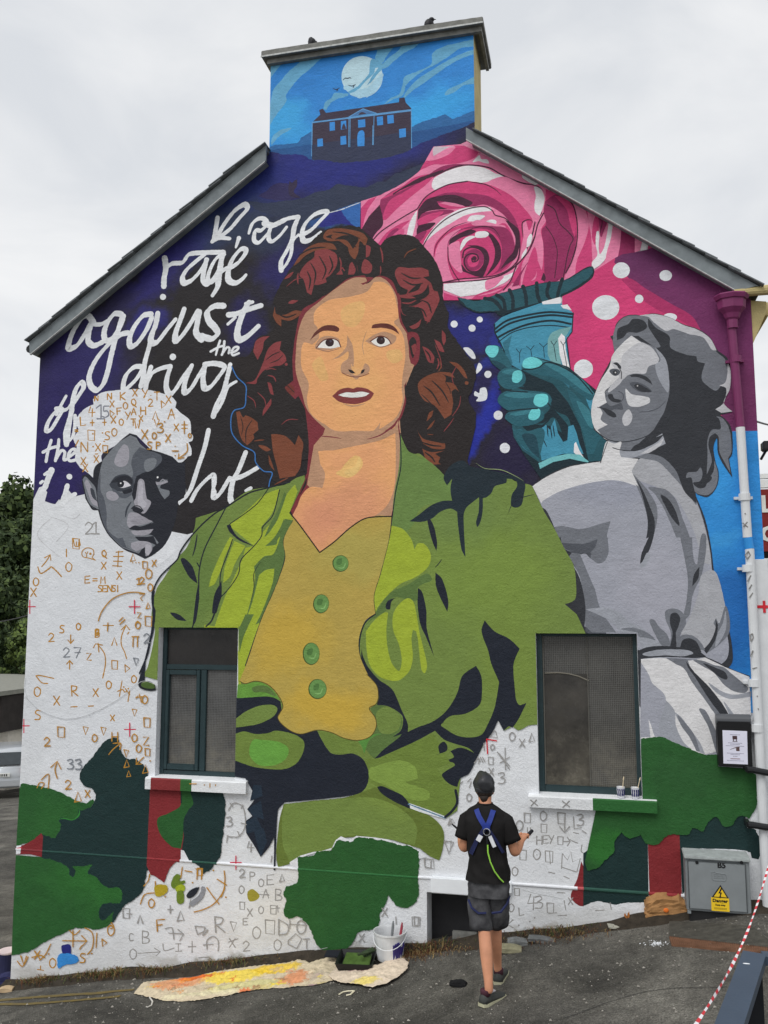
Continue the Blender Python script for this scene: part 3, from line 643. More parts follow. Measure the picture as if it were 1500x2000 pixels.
for s_, t_ in (('948,686 953,676 972,677 973,688 966,698 956,697','X'),('1000,738 1004,726 1018,725 1020,738 1012,748 1002,746','X'),('1042,784 1048,771 1068,771 1070,786 1058,795 1046,792','X'),('1032,812 1040,799 1054,800 1054,814 1044,821 1034,819','X'),('1021,717 1025,702 1042,698 1058,706 1056,716 1040,720','X')): p.fill(T5, s_, t_)
for s_ in ('1022,722 1034,722 1052,718 1068,708 1096,716 1128,736 1158,770', '974,760 1000,764 1030,766', '990,804 1020,800 1050,798', '1070,788 1078,800 1072,820 1056,834'): p.line(TX, s_, 2.6, 'X')
p.fill(F1, '1108,760 1140,790 1156,820 1180,860 1176,885! 1146,888! 1142,856 1126,812', 'X'); p.fill(F2, '1126,784 1150,800 1158,836 1148,830', 'X')
p.fill(T3, '560,780! 560,860! 520,910! 470,880! 500,800! 540,740!', 'H')
p.done(gable)
# ---------------------------------------------------------------- the girl in greys
G0, G1, G2, G3, G4, G5 = (204,203,204), (182,182,186), (146,149,157), (108,111,118), (78,81,88), (48,50,55)
p = Paint('painted_grey_girl', M_paint, 'H'); 
# body with its dark contour
p.fill(G5, '118,1050! 200,990 330,930 450,912 520,900! 560,780! 1000,1000! 1070,1090! 1130,1240 1165,1400 1185,1560 1230,1760 1280,1930 1290,2080 1230,2140! 1140,2140! 1390,2240! 1400,2600! 400,2200! 170,1180!')
p.fill((0,0,0), '122,1050! 200,998 330,938 450,915 520,905! 700,900 900,960 1000,1040 1070,1120 1120,1250 1155,1400 1175,1560 1215,1760 1255,1900 1270,2000 1250,2070 1150,2135! 1180,2150! 1385,2250! 1410,2700! 1200,2800! 750,2700! 755,2010! 600,1990! 425,1870! 420,1700! 375,1560! 250,1330! 180,1180!', m=M_girl)
p.fill(G0, '120,1050! 200,996 330,938 450,915 520,905! 545,800! 560,780! 640,880! 740,895! 720,960! 735,1050! 640,1020 560,1015 430,1035 280,1080 180,1135 172,1150!')
p.fill((160,161,166), '740,895 800,870 900,900 980,980 1050,1090 1100,1200 1150,1380 1165,1500 1120,1490 1060,1300 960,1120 860,1060 730,1010 690,960')
p.fill(G3, '700,880! 800,855 880,880 960,950 1060,1070 1080,1160 1020,1080 950,1000 860,910 780,890')
p.fill(G3, '690,960! 740,1010 800,1080 850,1180 840,1300 800,1420 775,1500! 750,1500! 780,1400 800,1280 770,1150 730,1050')
p.fill(G5, '728,1005! 760,1060 800,1150 835,1250 830,1340 800,1420 770,1490 745,1500! 780,1380 795,1260 770,1130')
p.fill(G3, '800,1055 900,1070 960,1130 1000,1240 1040,1350 1055,1500! 990,1500! 980,1400 950,1320 890,1180 840,1100')
p.fill(G5, '870,1100 920,1130 960,1200 980,1280 940,1240 900,1170')
p.fill(G3, '1105,1350 1118,1325 1138,1340 1130,1440 1110,1510! 1085,1510! 1095,1420')
# arm crease
p.fill(G3, '245,1290! 300,1283 400,1300 500,1275 578,1253! 560,1320 550,1400 565,1460 540,1500 500,1495! 440,1450 320,1430 290,1400')
p.fill(G4, '300,1430! 420,1425 460,1440! 500,1500! 430,1560! 470,1700 520,1850 610,2010! 430,1900! 430,1700 390,1560')
p.fill(G3, '90,90! 200,110 220,150 190,170 150,130 110,100', 'N')
p.fill(G3, '320,85! 420,100! 440,180 480,280 520,420 610,556! 470,556! 430,520! 420,380 400,240 370,170', 'N')
p.fill(G1, '400,100! 430,95 470,125 550,100! 800,0! 1000,0! 1030,200 1040,330 1000,420 960,400 900,440 880,490 800,480 740,500 700,520 620,510 560,440 500,330 450,220', 'N', m=M_girl)
p.fill(G4, '285,30! 420,35 500,10! 490,50 450,90 380,80 320,70', 'N'); p.fill(G3, '510,0! 560,0! 565,90 540,140 500,150 460,110 500,60', 'N')
p.fill(G5, '170,1170! 200,1190 240,1270 290,1400 350,1440! 320,1480! 380,1600 400,1700 425,1860! 360,1760! 310,1745! 375,1690 375,1640 300,1480 200,1370 165,1240')
p.fill(G5, '200,0! 285,0! 300,80 350,150 400,250 430,400 425,520! 380,430 310,393! 370,360 372,280 320,170 250,80', 'N')
p.fill(G5, '750,155! 760,90 800,0! 828,0! 810,60 775,130', 'N'); p.fill(G2, '740,170 760,150 790,90 810,100 780,170', 'N')
p.fill(G3, '985,0! 1055,0! 1060,100 1075,155 1110,140! 1130,0! 1138,60 1110,220 1060,330 1040,450 1000,480 1020,380 1030,250 1010,120', 'N'); p.fill(G5, '1098,170! 1090,240 1055,285! 1065,220', 'N')
p.fill((160,161,166), '1110,220 1190,200 1240,360 1250,480 1200,600 1140,660 1050,640 990,560 1040,470 1090,330', 'N')
p.fill(G3, '1180,500! 1195,470! 1215,500 1250,400 1275,480 1270,560 1220,620 1150,670 1120,660! 1180,600 1200,550', 'N'); p.fill(G2, '1205,560 1235,500 1250,430 1255,520 1230,590 1190,640', 'N')
p.fill(G5, '1120,655! 1160,610 1190,540 1192,475! 1205,520 1190,600 1140,680!', 'N')
p.fill(G2, '430,420! 540,410 620,430 680,490 760,530 840,600 900,640! 760,650! 735,560! 640,556! 560,480', 'N'); p.fill(G3, '640,535 720,530 800,560 840,600 800,590 740,580! 735,556!', 'N')
p.fill(G3, '805,485 830,480 860,520 910,570 930,630! 880,640! 850,590 820,530', 'N'); p.fill(G3, '900,480 900,430 950,415 1000,440 1020,500 990,560 970,640! 920,640! 930,560', 'N')
p.fill(G5, '925,500 930,450 960,440 985,470 975,520 960,560 965,640! 925,640! 940,560', 'N')
p.fill(G3, '970,600 1000,570 1060,575 1110,620 1130,660! 960,650!', 'N'); p.fill(G5, '985,640! 1000,600 1040,590 1080,610 1110,670! 1060,690! 980,650!', 'N')
# waistband
p.fill(G5, '742,660! 800,640 900,635 1000,645 1100,670 1140,700! 1060,705 960,700 860,700 745,712!', 'N'); p.fill(G2, '765,680 850,658 980,655 1040,662 1060,680 1000,695 900,690 800,695', 'N')
p.line(G5, '1130,700 1200,730 1300,780 1390,812', 2.2, 'N')
# skirt
p.fill(G0, '755,712! 880,705 1040,720 1130,702! 1250,760! 1390,815! 1400,1035! 1210,1250! 1130,1270! 755,1180!', 'N')
p.fill(G2, '755,780! 790,830 880,930 950,1010 960,1100 1000,1190 1050,1240! 960,1215! 870,1165! 755,1170!', 'N')
p.fill(G1, '755,730! 800,800 820,850 900,940 860,1100 870,1165! 755,1170!', 'N', m=M_girl)
p.fill(G3, '900,705! 960,740 1010,770 1050,840 1130,950 1190,1035! 1270,1035! 1200,960 1110,840 1050,770 1030,720! 1060,715! 980,708!', 'N')
p.fill(G5, '1020,725! 1030,760 1080,830 1150,940 1220,1035! 1268,1035! 1230,970 1150,870 1070,790', 'N')
p.fill(G3, '1060,715 1120,722 1180,745 1240,760 1290,800 1350,850 1382,880 1365,908 1300,900 1240,860 1180,790 1110,750', 'N'); p.fill(G5, '1120,735 1200,765 1250,790 1260,830 1220,820 1170,780', 'N')
p.fill(G2, '1150,850 1230,900 1300,920 1400,900! 1400,930! 1280,945 1200,910', 'N')
p.fill(G2, '950,1020! 990,1050 1050,1130 1100,1200 1130,1268! 1080,1250! 1040,1150 980,1080', 'N'); p.fill(G3, '970,1040 1020,1090 1070,1160 1100,1250! 1080,1250! 1040,1170 990,1100', 'N')
p.fill(G3, '1095,1005 1130,1010 1170,1080 1205,1160! 1207,1290! 1190,1240 1150,1110', 'N'); p.fill(G0, '800,1065! 815,1100 830,1150 840,1175! 812,1175!', 'N'); p.fill(G2,'1270,1035! 1300,1035! 1240,960','N')
# head: hair first
p.fill(G5, '575,170! 600,160 610,100 660,55 720,45 760,50 830,38 920,60 1000,100 1090,130 1160,180 1200,250 1260,300 1282,380 1275,480 1230,570! 1290,615! 1220,632! 1270,680 1290,740 1290,860 1270,890! 1290,1000! 1230,910 1205,850 1200,770 1180,820 1190,900 1210,970 1200,1050 1150,1110 1090,1100 1075,1085! 1080,1150! 1010,1080 960,960 880,880 780,855! 700,890! 560,790! 480,720! 470,600! 480,520! 520,420! 600,270! 590,200!')
p.fill(G3, '600,260! 590,190 610,110 660,60 720,50 790,60 800,120 870,230 840,240! 740,170! 690,170! 650,200!')
p.fill(G5, '615,195! 620,130 680,100 710,70 770,80 790,120 740,150 680,150 650,180')
p.fill(G3, '760,60 820,45 920,70 1010,115 1090,150 1150,190 1195,260 1250,310 1270,400 1260,470 1225,460! 1190,490 1120,440 1110,400 1130,330! 1090,320 1080,290! 1020,280! 930,240 920,170 840,120 800,70')
p.fill(G1, '745,50! 830,42 920,62 1000,104 1090,135 1160,185 1198,255! 1170,250 1120,180 1040,160 950,130 900,140 830,90 800,60')
p.fill(G1, '1260,310! 1280,380 1275,480 1240,560 1290,612! 1225,620! 1190,600! 1240,560 1255,480 1215,460! 1250,440 1262,380')
p.fill(G3, '1195,640! 1230,650 1262,690 1280,750 1285,850 1265,885! 1280,975! 1240,900 1215,850 1210,760 1190,740! 1160,760 1150,810 1170,900 1150,960 1140,980! 1145,870 1145,780 1170,720 1220,715 1215,660')
p.fill(G3, '1030,970 1080,965 1105,940 1115,980 1100,1020 1060,1030 1090,1060 1130,1055 1150,1010 1180,960 1185,900! 1205,970 1195,1050 1150,1100 1090,1095 1070,1080! 1060,1040 1050,1000 1020,1000')
p.fill(G5, '1110,1020 1130,985 1170,995 1160,1020 1130,1035')
# face
p.fill(G3, '560,780! 490,720 465,640 470,560 490,500 520,430 570,350 600,260! 650,200! 700,165! 750,200! 840,240 900,310 920,420 920,510 890,620! 830,720! 720,820! 700,870! 600,820!')
p.fill(G0, '560,780! 490,720 465,640 470,560 490,500 520,430 570,350 590,280 650,210 700,168! 760,210! 680,250 640,330 645,400! 600,440 560,480 545,520 555,560! 510,585! 530,620 520,660 560,690! 500,720! 540,770!')
p.fill(G1, '580,320 640,330! 650,280 720,220 760,208 820,240 860,300 850,330 800,350 780,390 720,390 680,400 640,430 620,390')
p.fill((196,196,198), '665,480 700,510 800,530 805,560 740,585 680,570'); p.fill(G1, '645,660 660,620 685,600 705,640 690,685 660,695')
p.fill(G1, '560,500 580,460 640,400! 660,390 640,440 610,470 570,500')
p.fill(G2, '840,240 900,310 920,420 915,500 880,460 850,400 840,340 870,310')
p.fill(G4, '555,560! 580,580 640,560! 650,600 600,600 560,620! 510,590!')
p.fill(G5, '590,330! 615,325 640,350 638,365! 615,345!'); p.fill(G4, '570,375 590,362 620,365 635,380 620,400 595,402'); p.fill(G5, '590,380 605,370 618,382 608,398 595,395'); p.dot(G0, 606, 384, 4)
p.fill(G5, '690,400! 730,393 780,405 810,430 822,455! 790,435 740,412 700,410!'); p.line(G5, '640,420 640,380 620,350', 1.6)
p.fill(G4, '690,450 730,440 780,460 820,495 780,500 730,490'); p.fill(G5, '715,460 735,450 770,465 815,495 770,498 735,485'); p.dot(G0, 735, 462, 4)
p.fill(G5, '560,515 585,510 600,535 640,545! 625,560 590,555 570,540'); p.line(G4, '625,495 650,510 650,540 630,560', 1.8); p.line(G4, '560,480 545,500 555,525', 1.8)
p.fill(G5, '525,590! 560,598 600,620 612,640 595,648 560,630 540,610'); p.line(G5, '500,588 525,590', 1.4)
p.line(G4, '740,615 800,612 860,590 900,550', 1.8, taper=True)
p.line(G5, '490,725 560,775 640,790 720,780 800,750 860,700', 1.8)
# neck
p.fill(G2, '560,785! 620,800 640,840 720,840 800,790 880,740! 900,800! 780,860 700,885 640,880! 600,850!'); p.fill(G0, '560,785! 600,800 640,790 630,850 640,880! 600,905! 540,905! 545,830!')
p.fill(G5, '695,840! 720,810 800,780 890,745! 850,790 780,825 720,840'); p.line(G5, '590,825 640,838 720,842 780,825', 1.6)
p.fill(G1, '750,860! 850,800 890,765! 870,810 800,855')
p.fill(G0, '640,880! 740,890! 700,960! 740,1050! 520,905! 545,830! 600,860!')
p.line(G5, '560,790 545,830 518,912', 1.4)
p.done(gable)

# ---------------------------------------------------------------- man's head and his white hair
p = Paint('painted_man_head', M_paint, 'I'); M0, M1, M2, M3, M4 = (150,148,156), (112,116,122), (80,84,92), (56,60,68), (34,36,44)
p.fill(WHT, '470,520! 440,470 450,400 430,350 460,300 440,250 490,180 550,150! 545,120! 600,80 700,65 800,60 900,70 950,85 990,95 1030,130 1028,170! 1060,200 1110,240 1120,290 1118,320! 1133,340 1125,365! 1105,370! 1122,410 1120,450 1100,455! 1060,490 1000,470! 900,430! 800,330! 700,380 600,440 600,500! 560,530! 545,580! 520,555!', rough=.8)
p.fill(WHT, '1005,895! 1100,912! 1060,980! 980,1060! 930,1090! 900,1000!', rough=.5)
p.fill(WHT, '1040,720! 1088,690! 1090,640! 1095,700! 1050,740!')
p.fill(M4, '480,570! 520,560 560,610! 555,520 600,480! 610,430! 660,405! 720,350 760,318! 800,330! 820,370 850,405! 940,430! 1010,455! 1045,490! 1085,488! 1085,600 1090,640 1080,680 1045,710! 1035,800 1005,900 960,980 900,1030 850,1055! 800,1030! 720,995 640,920 600,850 575,770! 540,765 500,700!')
p.fill(M1, '590,520! 600,480! 640,430 700,370 765,330! 800,345! 820,380! 860,415! 850,440 800,440 790,560! 760,640! 780,700 800,780 850,820 900,840! 860,870! 840,900! 900,920! 930,960! 880,1000! 860,1040! 720,990! 640,910 600,830 575,700 575,600!')
p.fill(M2, '590,540! 575,600! 572,700 600,830 640,910 720,985! 790,1010! 740,985! 720,930! 690,935! 630,880 625,780 610,700 590,650')
p.fill(M2, '780,450 820,400! 860,415! 940,445 948,480 900,530 840,550! 800,570! 780,640! 740,640! 780,560 770,500')
p.fill(M1, '845,520 850,480 890,462 918,475 905,520 865,545'); p.fill(M0, '670,490 690,430 725,385 752,400 757,460 740,505 700,515')
p.fill(M3, '640,620! 680,570 740,560 780,590 785,640! 740,655 700,660 655,640'); p.fill(M2, '660,640 720,670 780,640! 770,680 720,700 670,670')
p.fill(M4, '650,610! 690,575 745,568 775,590 775,620! 740,600 690,605'); p.fill((200,198,204), '700,605! 735,598 768,625! 730,638 700,635'); p.dot(M4, 708, 615, 20, ry=22); p.dot((220,220,224), 708, 612, 5)
p.fill(M4, '715,655! 770,640! 775,660 730,675'); p.fill(M0, '622,675 640,658 680,668 697,695 670,714 635,705')
p.fill(M0, '795,700 810,600 825,585 845,600 860,700 885,720 870,760 840,790 800,760 785,720'); p.fill((168,166,174), '808,700 815,610 830,595 840,640 838,700 860,730 840,760 810,740')
p.fill(M4, '780,775! 775,755 800,750 830,765 835,780 805,785'); p.line(M4, '770,760 790,745 820,748 840,775', 1.8); p.line(M3, '770,720 745,760 735,810', 3.5, taper=True)
p.fill(M0, '755,790 800,785 850,815 895,835! 850,850 800,860! 760,875! 745,850'); p.fill((140,138,146), '770,830 820,800 880,835 830,850 780,850')
p.fill(M4, '755,878! 790,858 820,865 850,858! 895,840! 870,870 900,880! 820,888 780,885'); p.fill(M0, '765,890! 820,888 900,880! 880,905 840,918 790,915'); p.fill(M4, '790,925! 860,925 900,920! 925,980! 880,960 820,950')
p.fill(M0, '770,960! 820,950 880,960 892,1000 870,1035! 855,1035! 850,990 825,1000! 800,1010! 770,990'); p.fill((168,166,174), '850,1020! 855,970 880,975 886,1005 870,1035!')
p.fill(M4, '830,1000! 850,985! 852,1050! 810,1030!')
p.fill(M1, '915,610! 970,590 985,592! 950,615 940,640 990,655 992,680 965,705! 940,670'); p.fill(M0, '912,602! 940,605 980,595! 985,605 950,618 920,622'); p.dot((220,220,224), 924, 577, 6); p.line(M0, '940,600 955,588 968,598', 1.6)
p.fill(M1, '485,590! 500,572 530,600 560,640 570,720! 580,765! 545,755 510,700'); p.fill(M0, '495,610! 510,590 540,640 570,720! 575,750! 540,730 520,680'); p.fill(M3, '530,640 550,650 560,690 570,720! 540,690'); p.line(M4, '483,580 500,565 530,590 560,620', 1.6); p.line(M4, '483,600 495,660 520,730 575,768', 1.6)
p.fill(M4, '545,580! 555,520 600,485! 580,560 565,650!')
p.done(gable)

# ---------------------------------------------------------------- the woman
HB, HR, HBR, DR, SKS = (38,33,33), (128,58,60), (116,66,46), (118,46,54), (176,136,108)
p = Paint('painted_red_haired_woman', M_paint, 'E')
# hair mass
p.fill(HB, '100,1040! 60,1000 10,950! 30,900 110,880 160,780 220,760 260,720 245,640 270,600 250,570 310,440 380,340 440,270 500,190 580,140 680,125 760,140 810,180! 880,240! 920,195 1000,175 1080,190 1130,240 1180,300 1215,360 1245,450 1245,560 1280,640 1275,720 1330,800 1400,900 1440,980 1420,1080 1395,1140 1440,1220! 1440,1300! 1390,1500! 1430,1660! 1100,1620! 1000,1400! 400,1500! 470,1640! 420,1700! 280,1640! 200,1570 180,1540! 160,1480 90,1420 20,1350 10,1220 85,1180 90,1100', rough=1.2)
p.line((56,108,170), '10,950 40,1010 90,1060 92,1120 82,1185 25,1205 5,1250 12,1340 70,1410 140,1450 150,1510 195,1560 245,1570 232,1620 225,1660', 2.2)
# neck and chest
p.fill(DR, '370,1000! 440,1200! 460,1400 450,1560 440,1650 330,1800! 420,1850! 640,1500! 600,1380! 480,1300!')
p.fill(SKS, '640,210! 690,150! 900,140! 1140,20! 1150,150 1155,300 1140,450 1115,540 1095,625! 900,640! 640,480! 600,440!', 'F')
p.fill((0,0,0), '665,245! 800,225 960,180 1050,130 1115,100! 1120,250 1112,450 1070,560 1000,622! 940,640 860,690 760,780 675,840! 620,760 560,680 515,620! 545,560 570,500 620,455 690,460! 706,380 678,320!', 'F', m=M_skin)
p.fill((222,178,112), '830,310 880,270 920,290 925,330 880,385 830,400 770,375 800,350', 'F'); p.fill((224,184,118), '820,365 880,330 905,275 915,310 890,370 850,390', 'F')
p.line(DR, '1130,60 1140,130 1155,260 1150,400 1120,520 1097,622', 2.2, 'F')
p.line(DR, '600,380 560,480 510,590 508,610', 3, 'F')
# face: shadow shape, then light shape
p.fill(DR, '420,620 500,570 620,480 700,430 780,415 900,420 960,460 1000,560 1000,660 1040,750! 1100,760 1110,850 1070,960 1020,1080 1030,1150 1000,1250 940,1320 860,1370 700,1370 560,1360! 480,1300! 440,1200 400,1120! 380,1140! 330,1090! 320,1070! 370,1030! 365,900 390,720')
p.fill(SKS, '440,640 520,570 620,490 720,430 820,430 880,425 930,460 975,540 985,640 1000,700 1040,770 1050,860 1075,935! 1050,1000! 1020,1060! 1020,1150 980,1260 900,1330 820,1370 700,1370 600,1340 520,1280 450,1200 420,1100 385,980 385,860 400,740')
p.fill(SKS, '560,1300! 900,1330! 960,1310! 985,1260! 980,1330! 880,1380 700,1420 600,1440! 530,1440! 540,1360!')
p.fill((0,0,0), '490,690 500,620 580,560 700,540 800,510 840,455! 900,455 950,500 975,580 985,660 960,690 1000,740 1020,800 1025,900 1010,1000 1005,1080 1010,1150 975,1240 900,1300 840,1325 740,1325 620,1325 540,1280 470,1220 450,1140 460,1050 420,960 415,880 430,810 480,820! 520,780 510,720', m=M_skin)
p.fill((218,170,110), '650,620 700,580 780,570 785,640 740,710 690,715 655,680'); p.fill((216,168,108), '480,940 530,890 560,960 575,1020 530,1030'); p.fill((216,170,110), '920,860 990,850 1010,900 960,930 920,900')
p.fill(SKS, '500,820! 530,780 580,770 640,790 620,840 560,855 500,845'); p.fill(SKS, '790,800! 840,765 900,745 970,770 960,810 900,835 850,830')
p.fill(SKS, '685,765! 715,820 725,900 720,980! 700,1000! 650,970 655,930 690,900 690,860 650,890 595,910! 640,880 680,830')
p.fill(SKS, '650,980 660,930 690,920 720,960 770,960 790,930 815,950 810,985 760,1005 740,1025 700,1000'); p.fill((226,168,112), '710,930! 720,950 770,960 790,935! 760,990 730,1000 712,970')
p.fill(HB, '690,965! 715,970 735,990! 705,985'); p.fill(HB, '765,990! 770,970 790,965! 780,985'); p.line((120,70,60), '655,985 690,1002 735,1010 770,1005 812,990', 1.5)
p.line(SKS, '800,740 785,780 775,830 785,885', 1.6, taper=True)
# brows, eyes, mouth
BR = (92,46,40)
p.fill(BR, '466,797! 500,745 550,710 610,708 638,725 630,745 590,740 540,742 490,775'); p.fill(BR, '828,725! 835,705 880,696 930,700 970,725 992,762! 950,735 890,722 840,725')
for s in ('508,838! 535,800 580,785 625,795 645,833! 600,842 560,842','822,800! 850,785 880,772 920,785 938,812! 905,828 860,828'): p.fill((222,218,212), s)
p.dot((48,32,34), 583, 808, 25, ry=24); p.dot((48,32,34), 882, 795, 25, ry=24); p.dot((70,66,76), 588, 800, 7); p.dot((70,66,76), 888, 788, 6)
p.line(BR, '505,840 540,800 585,785 630,797 648,835', 2); p.line(BR, '820,802 850,782 882,770 922,785 942,814', 2)
p.line((150,108,86), '510,845 570,860 640,842', 1.5, taper=True); p.line((150,108,86), '830,812 880,835 935,820', 1.5, taper=True)
p.fill((120,54,54), '597,1122! 640,1085 690,1072 720,1078 745,1070 800,1078 843,1105! 820,1140 760,1165 700,1168 640,1155')
p.fill((228,224,216), '632,1115! 680,1100 720,1102 770,1096 815,1105! 790,1122 730,1130 670,1126')
p.line(SKS, '660,1165 720,1180 790,1165', 2.4, taper=True)
p.fill(SKS, '540,1275! 600,1320 640,1330! 620,1340 580,1320'); p.fill(SKS, '800,1340! 840,1325 880,1275! 870,1320 840,1345')
p.line(DR, '520,1355 600,1362 650,1370', 2, taper=True); p.line(DR, '800,1375 880,1350 950,1300 985,1250', 2.4, taper=True)
p.fill(DR, '1035,760 1060,745 1100,760 1112,840 1100,920 1070,950 1050,900 1045,830'); p.fill(HB, '1048,800 1070,775 1090,800 1085,850 1070,900 1055,860'); p.fill(HR, '1060,830! 1085,815 1090,850 1075,880')
p.fill((110,50,44), '320,1075! 345,1050 375,1070! 378,1120! 350,1110'); p.line(HB, '335,1060 355,1080 375,1100', 1.4)
p.fill(SKS, '1040,985! 1060,930! 1078,940! 1050,1010 1030,1060!')
# hair over the brow
p.fill(HB, '400,640! 480,560 560,530 640,470 700,425 780,410 800,450 765,465! 810,460 850,425 900,415 950,450 980,520! 1100,500! 1000,300! 700,200! 400,400! 330,600!')
p.fill(DR, '765,462! 800,450 790,425! 840,430 780,470')
# red-brown locks, left
p.fill(HR, '405,410 440,350 490,310 500,270 560,260 620,290 625,350 590,410 560,430! 565,455! 520,470 490,470! 475,530! 450,515! 430,440'); p.fill(HR, '315,438! 340,410 370,395 350,425'); p.fill(HR, '390,420! 400,400 400,470! 392,455'); p.fill(HR, '340,578 360,560 400,562! 370,580')
p.fill(HBR, '370,360! 400,310 450,255 520,225 600,230 625,265! 560,262 500,270 440,300 400,340'); p.fill(HBR, '545,190 570,150 640,140 720,150 780,170 805,200! 790,240 760,215 750,280! 730,320 700,290 690,250! 640,215 600,215! 570,212')
p.fill(HB, '560,190 600,175 590,190 600,200'); p.fill(HB, '610,205! 680,210 720,260! 740,230! 750,200 700,180 650,185'); 
for s in ('640,310 650,345 645,380','655,305! 668,360!','690,410! 700,350 715,335! 735,380 725,410!','740,340! 745,380 750,400!','770,360 790,320 830,355 820,400 775,400','620,410! 650,385 660,410!','640,400 655,370 670,390'): 
    if s.count('!') < 2 and len(s.split()) == 3: p.line(HR, s, 3, taper=True)
    else: p.fill(HR, s)
p.fill(HR, '795,235! 822,250 815,300 795,310!'); p.line(HR, '878,250 890,290 893,340', 3.2, taper=True); p.line(HBR, '1018,312 1040,280 1090,258', 2.4, taper=True); p.line(HR, '880,360 882,390 878,410', 2.4, taper=True)
p.fill(HBR, '262,598! 270,640 320,645 380,620 420,625! 400,655 350,680 300,672! 300,715! 270,690 250,650!'); 
# right locks
p.fill(HR, '965,400 985,368 1050,372 1120,370 1160,385! 1165,420! 1130,425! 1175,460 1190,500 1215,510! 1225,560 1200,620 1165,690! 1140,680! 1120,620 1080,600 1045,595! 1100,580 1130,540! 1060,550 1000,545 985,530! 1030,525 1040,500! 1000,480 975,440')
p.fill(HB, '1040,520! 1080,480 1120,460! 1100,500'); p.fill(HB, '1060,535! 1120,520 1150,490! 1160,465! 1165,520 1120,555'); p.line(HB, '1000,550 1060,590 1130,560', 3, taper=True)
p.line(HR, '1005,575 1050,578 1090,560', 3, taper=True); p.fill(HR, '1048,715! 1090,695 1120,670! 1105,715 1070,730'); p.line(HR, '1000,610 1010,640 1030,650', 1.5, taper=True)
p.fill(HR, '1125,830! 1160,845 1195,890 1190,930! 1160,920 1140,870'); p.fill(HR, '1240,735! 1260,760 1262,800 1250,825! 1240,790'); p.fill(HR, '1195,790! 1230,810 1255,865! 1225,855'); p.fill(HBR, '1280,920! 1330,930 1370,970 1390,1020! 1370,1010 1330,960'); p.dot(HBR, 1385, 1045, 11)
p.line(HR, '1215,900 1222,930 1210,965', 3, taper=True); p.line(HBR, '1230,915 1235,950 1220,975', 2.4, taper=True)
p.fill(HBR, '1100,1050 1140,1010 1210,985 1260,1005 1260,1040! 1310,1050 1342,1100! 1320,1080 1295,1095! 1305,1160 1295,1230! 1255,1255! 1200,1180 1140,1150! 1110,1110'); p.fill(HBR, '1210,980! 1290,985 1315,1015! 1280,1005'); p.line(HB, '1260,1040 1285,1080 1290,1110', 1.8, taper=True); p.line(HB, '1120,1110 1160,1150 1190,1180', 2, taper=True)
p.fill(HBR, '1150,1270! 1165,1220 1190,1205! 1180,1240'); p.fill(HBR, '1150,1320! 1175,1285 1200,1260! 1180,1300'); p.fill(HBR, '1095,1322! 1130,1370 1200,1390 1258,1400! 1255,1430 1190,1430 1130,1400!'); p.fill(HBR, '1125,1430! 1180,1450 1255,1440! 1200,1460! 1230,1480! 1220,1510 1235,1520! 1160,1525! 1140,1480')
p.line(HBR, '1155,1345 1190,1348', 1.6, taper=True)
for q_ in ('470,340 500,400 490,470','520,300 560,380 540,440','580,300 600,360 575,410','450,390 470,440 460,500','1000,400 1060,430 1120,430','1010,440 1070,470 1130,460','1120,560 1160,580 1180,640','1090,600 1130,620 1150,660','1130,1060 1180,1100 1230,1180','1180,1030 1240,1090 1280,1160','280,640 330,660 390,640','290,1380 320,1450 310,1540','350,1400 360,1480 350,1560','1140,1450 1180,1480 1200,1510','1120,1390 1180,1410 1240,1415','400,300 470,260 560,250','600,160 680,170 760,200','700,200 720,240 740,250','1140,850 1165,880 1175,915'): p.line(HB, q_, 3.2, taper=True)
for q_ in ('1150,700 1180,640 1210,560','1200,820 1230,900 1240,960','1330,940 1300,1000 1310,1060','1300,1240 1340,1180 1350,1120','1250,1330 1290,1280 1310,1250','330,480 380,440 420,430','160,1100 200,1140 210,1190','300,1290 340,1260 400,1260','100,1120 140,1150 150,1190'): p.line(HR, q_, 1.8, taper=True)
# left lower locks
p.fill(HR, '135,860! 150,800 190,775 232,770! 200,800 190,850 160,910!'); p.fill(HR, '195,920! 220,850 260,810 300,800! 290,850! 320,880 330,915! 300,940 260,945! 200,970 160,1020 150,1050 90,1045! 140,1030 170,980'); p.line(HB, '210,910 250,880 295,860', 2, taper=True); p.line(HB, '230,930 280,910 310,880', 1.8, taper=True); p.dot(HR, 328, 935, 9)
p.line(HR, '220,1000 255,1010 268,1038', 2.6, taper=True); p.line(HR, '210,968 240,960 270,968', 2, taper=True); p.fill(HR, '218,1040! 240,1050 255,1115! 235,1105'); p.fill(HR, '240,1135! 240,1170 190,1238! 195,1200')
p.fill(HBR, '35,1215! 55,1210! 75,1245 90,1235! 120,1245 160,1275! 165,1320! 135,1345! 140,1370 100,1410! 70,1380 50,1320'); p.line(HB, '130,1260 95,1320 92,1400', 2.2, taper=True); p.line(HB, '60,1240 75,1300 65,1350', 1.8, taper=True)
p.fill(HBR, '240,1345! 280,1345 330,1360 380,1410! 400,1350! 428,1400 420,1460 410,1540 380,1590! 290,1605! 270,1520 250,1440'); p.fill(HBR, '165,1412 200,1412 240,1435! 210,1445'); p.fill(HBR, '225,1465! 240,1500 260,1560! 230,1520'); p.line(HBR, '140,1385 170,1380 200,1378', 2.4, taper=True)
p.line(HBR, '260,1640 300,1620 340,1600', 2.5, taper=True)
p.done(gable)

# ---------------------------------------------------------------- her clothes
JD, JM, JL, JB = (86,110,58), (106,128,60), (150,166,50), (122,146,66)
p = Paint('painted_green_jacket', M_green, 'F'); p.mats = [M_green, M_paint]
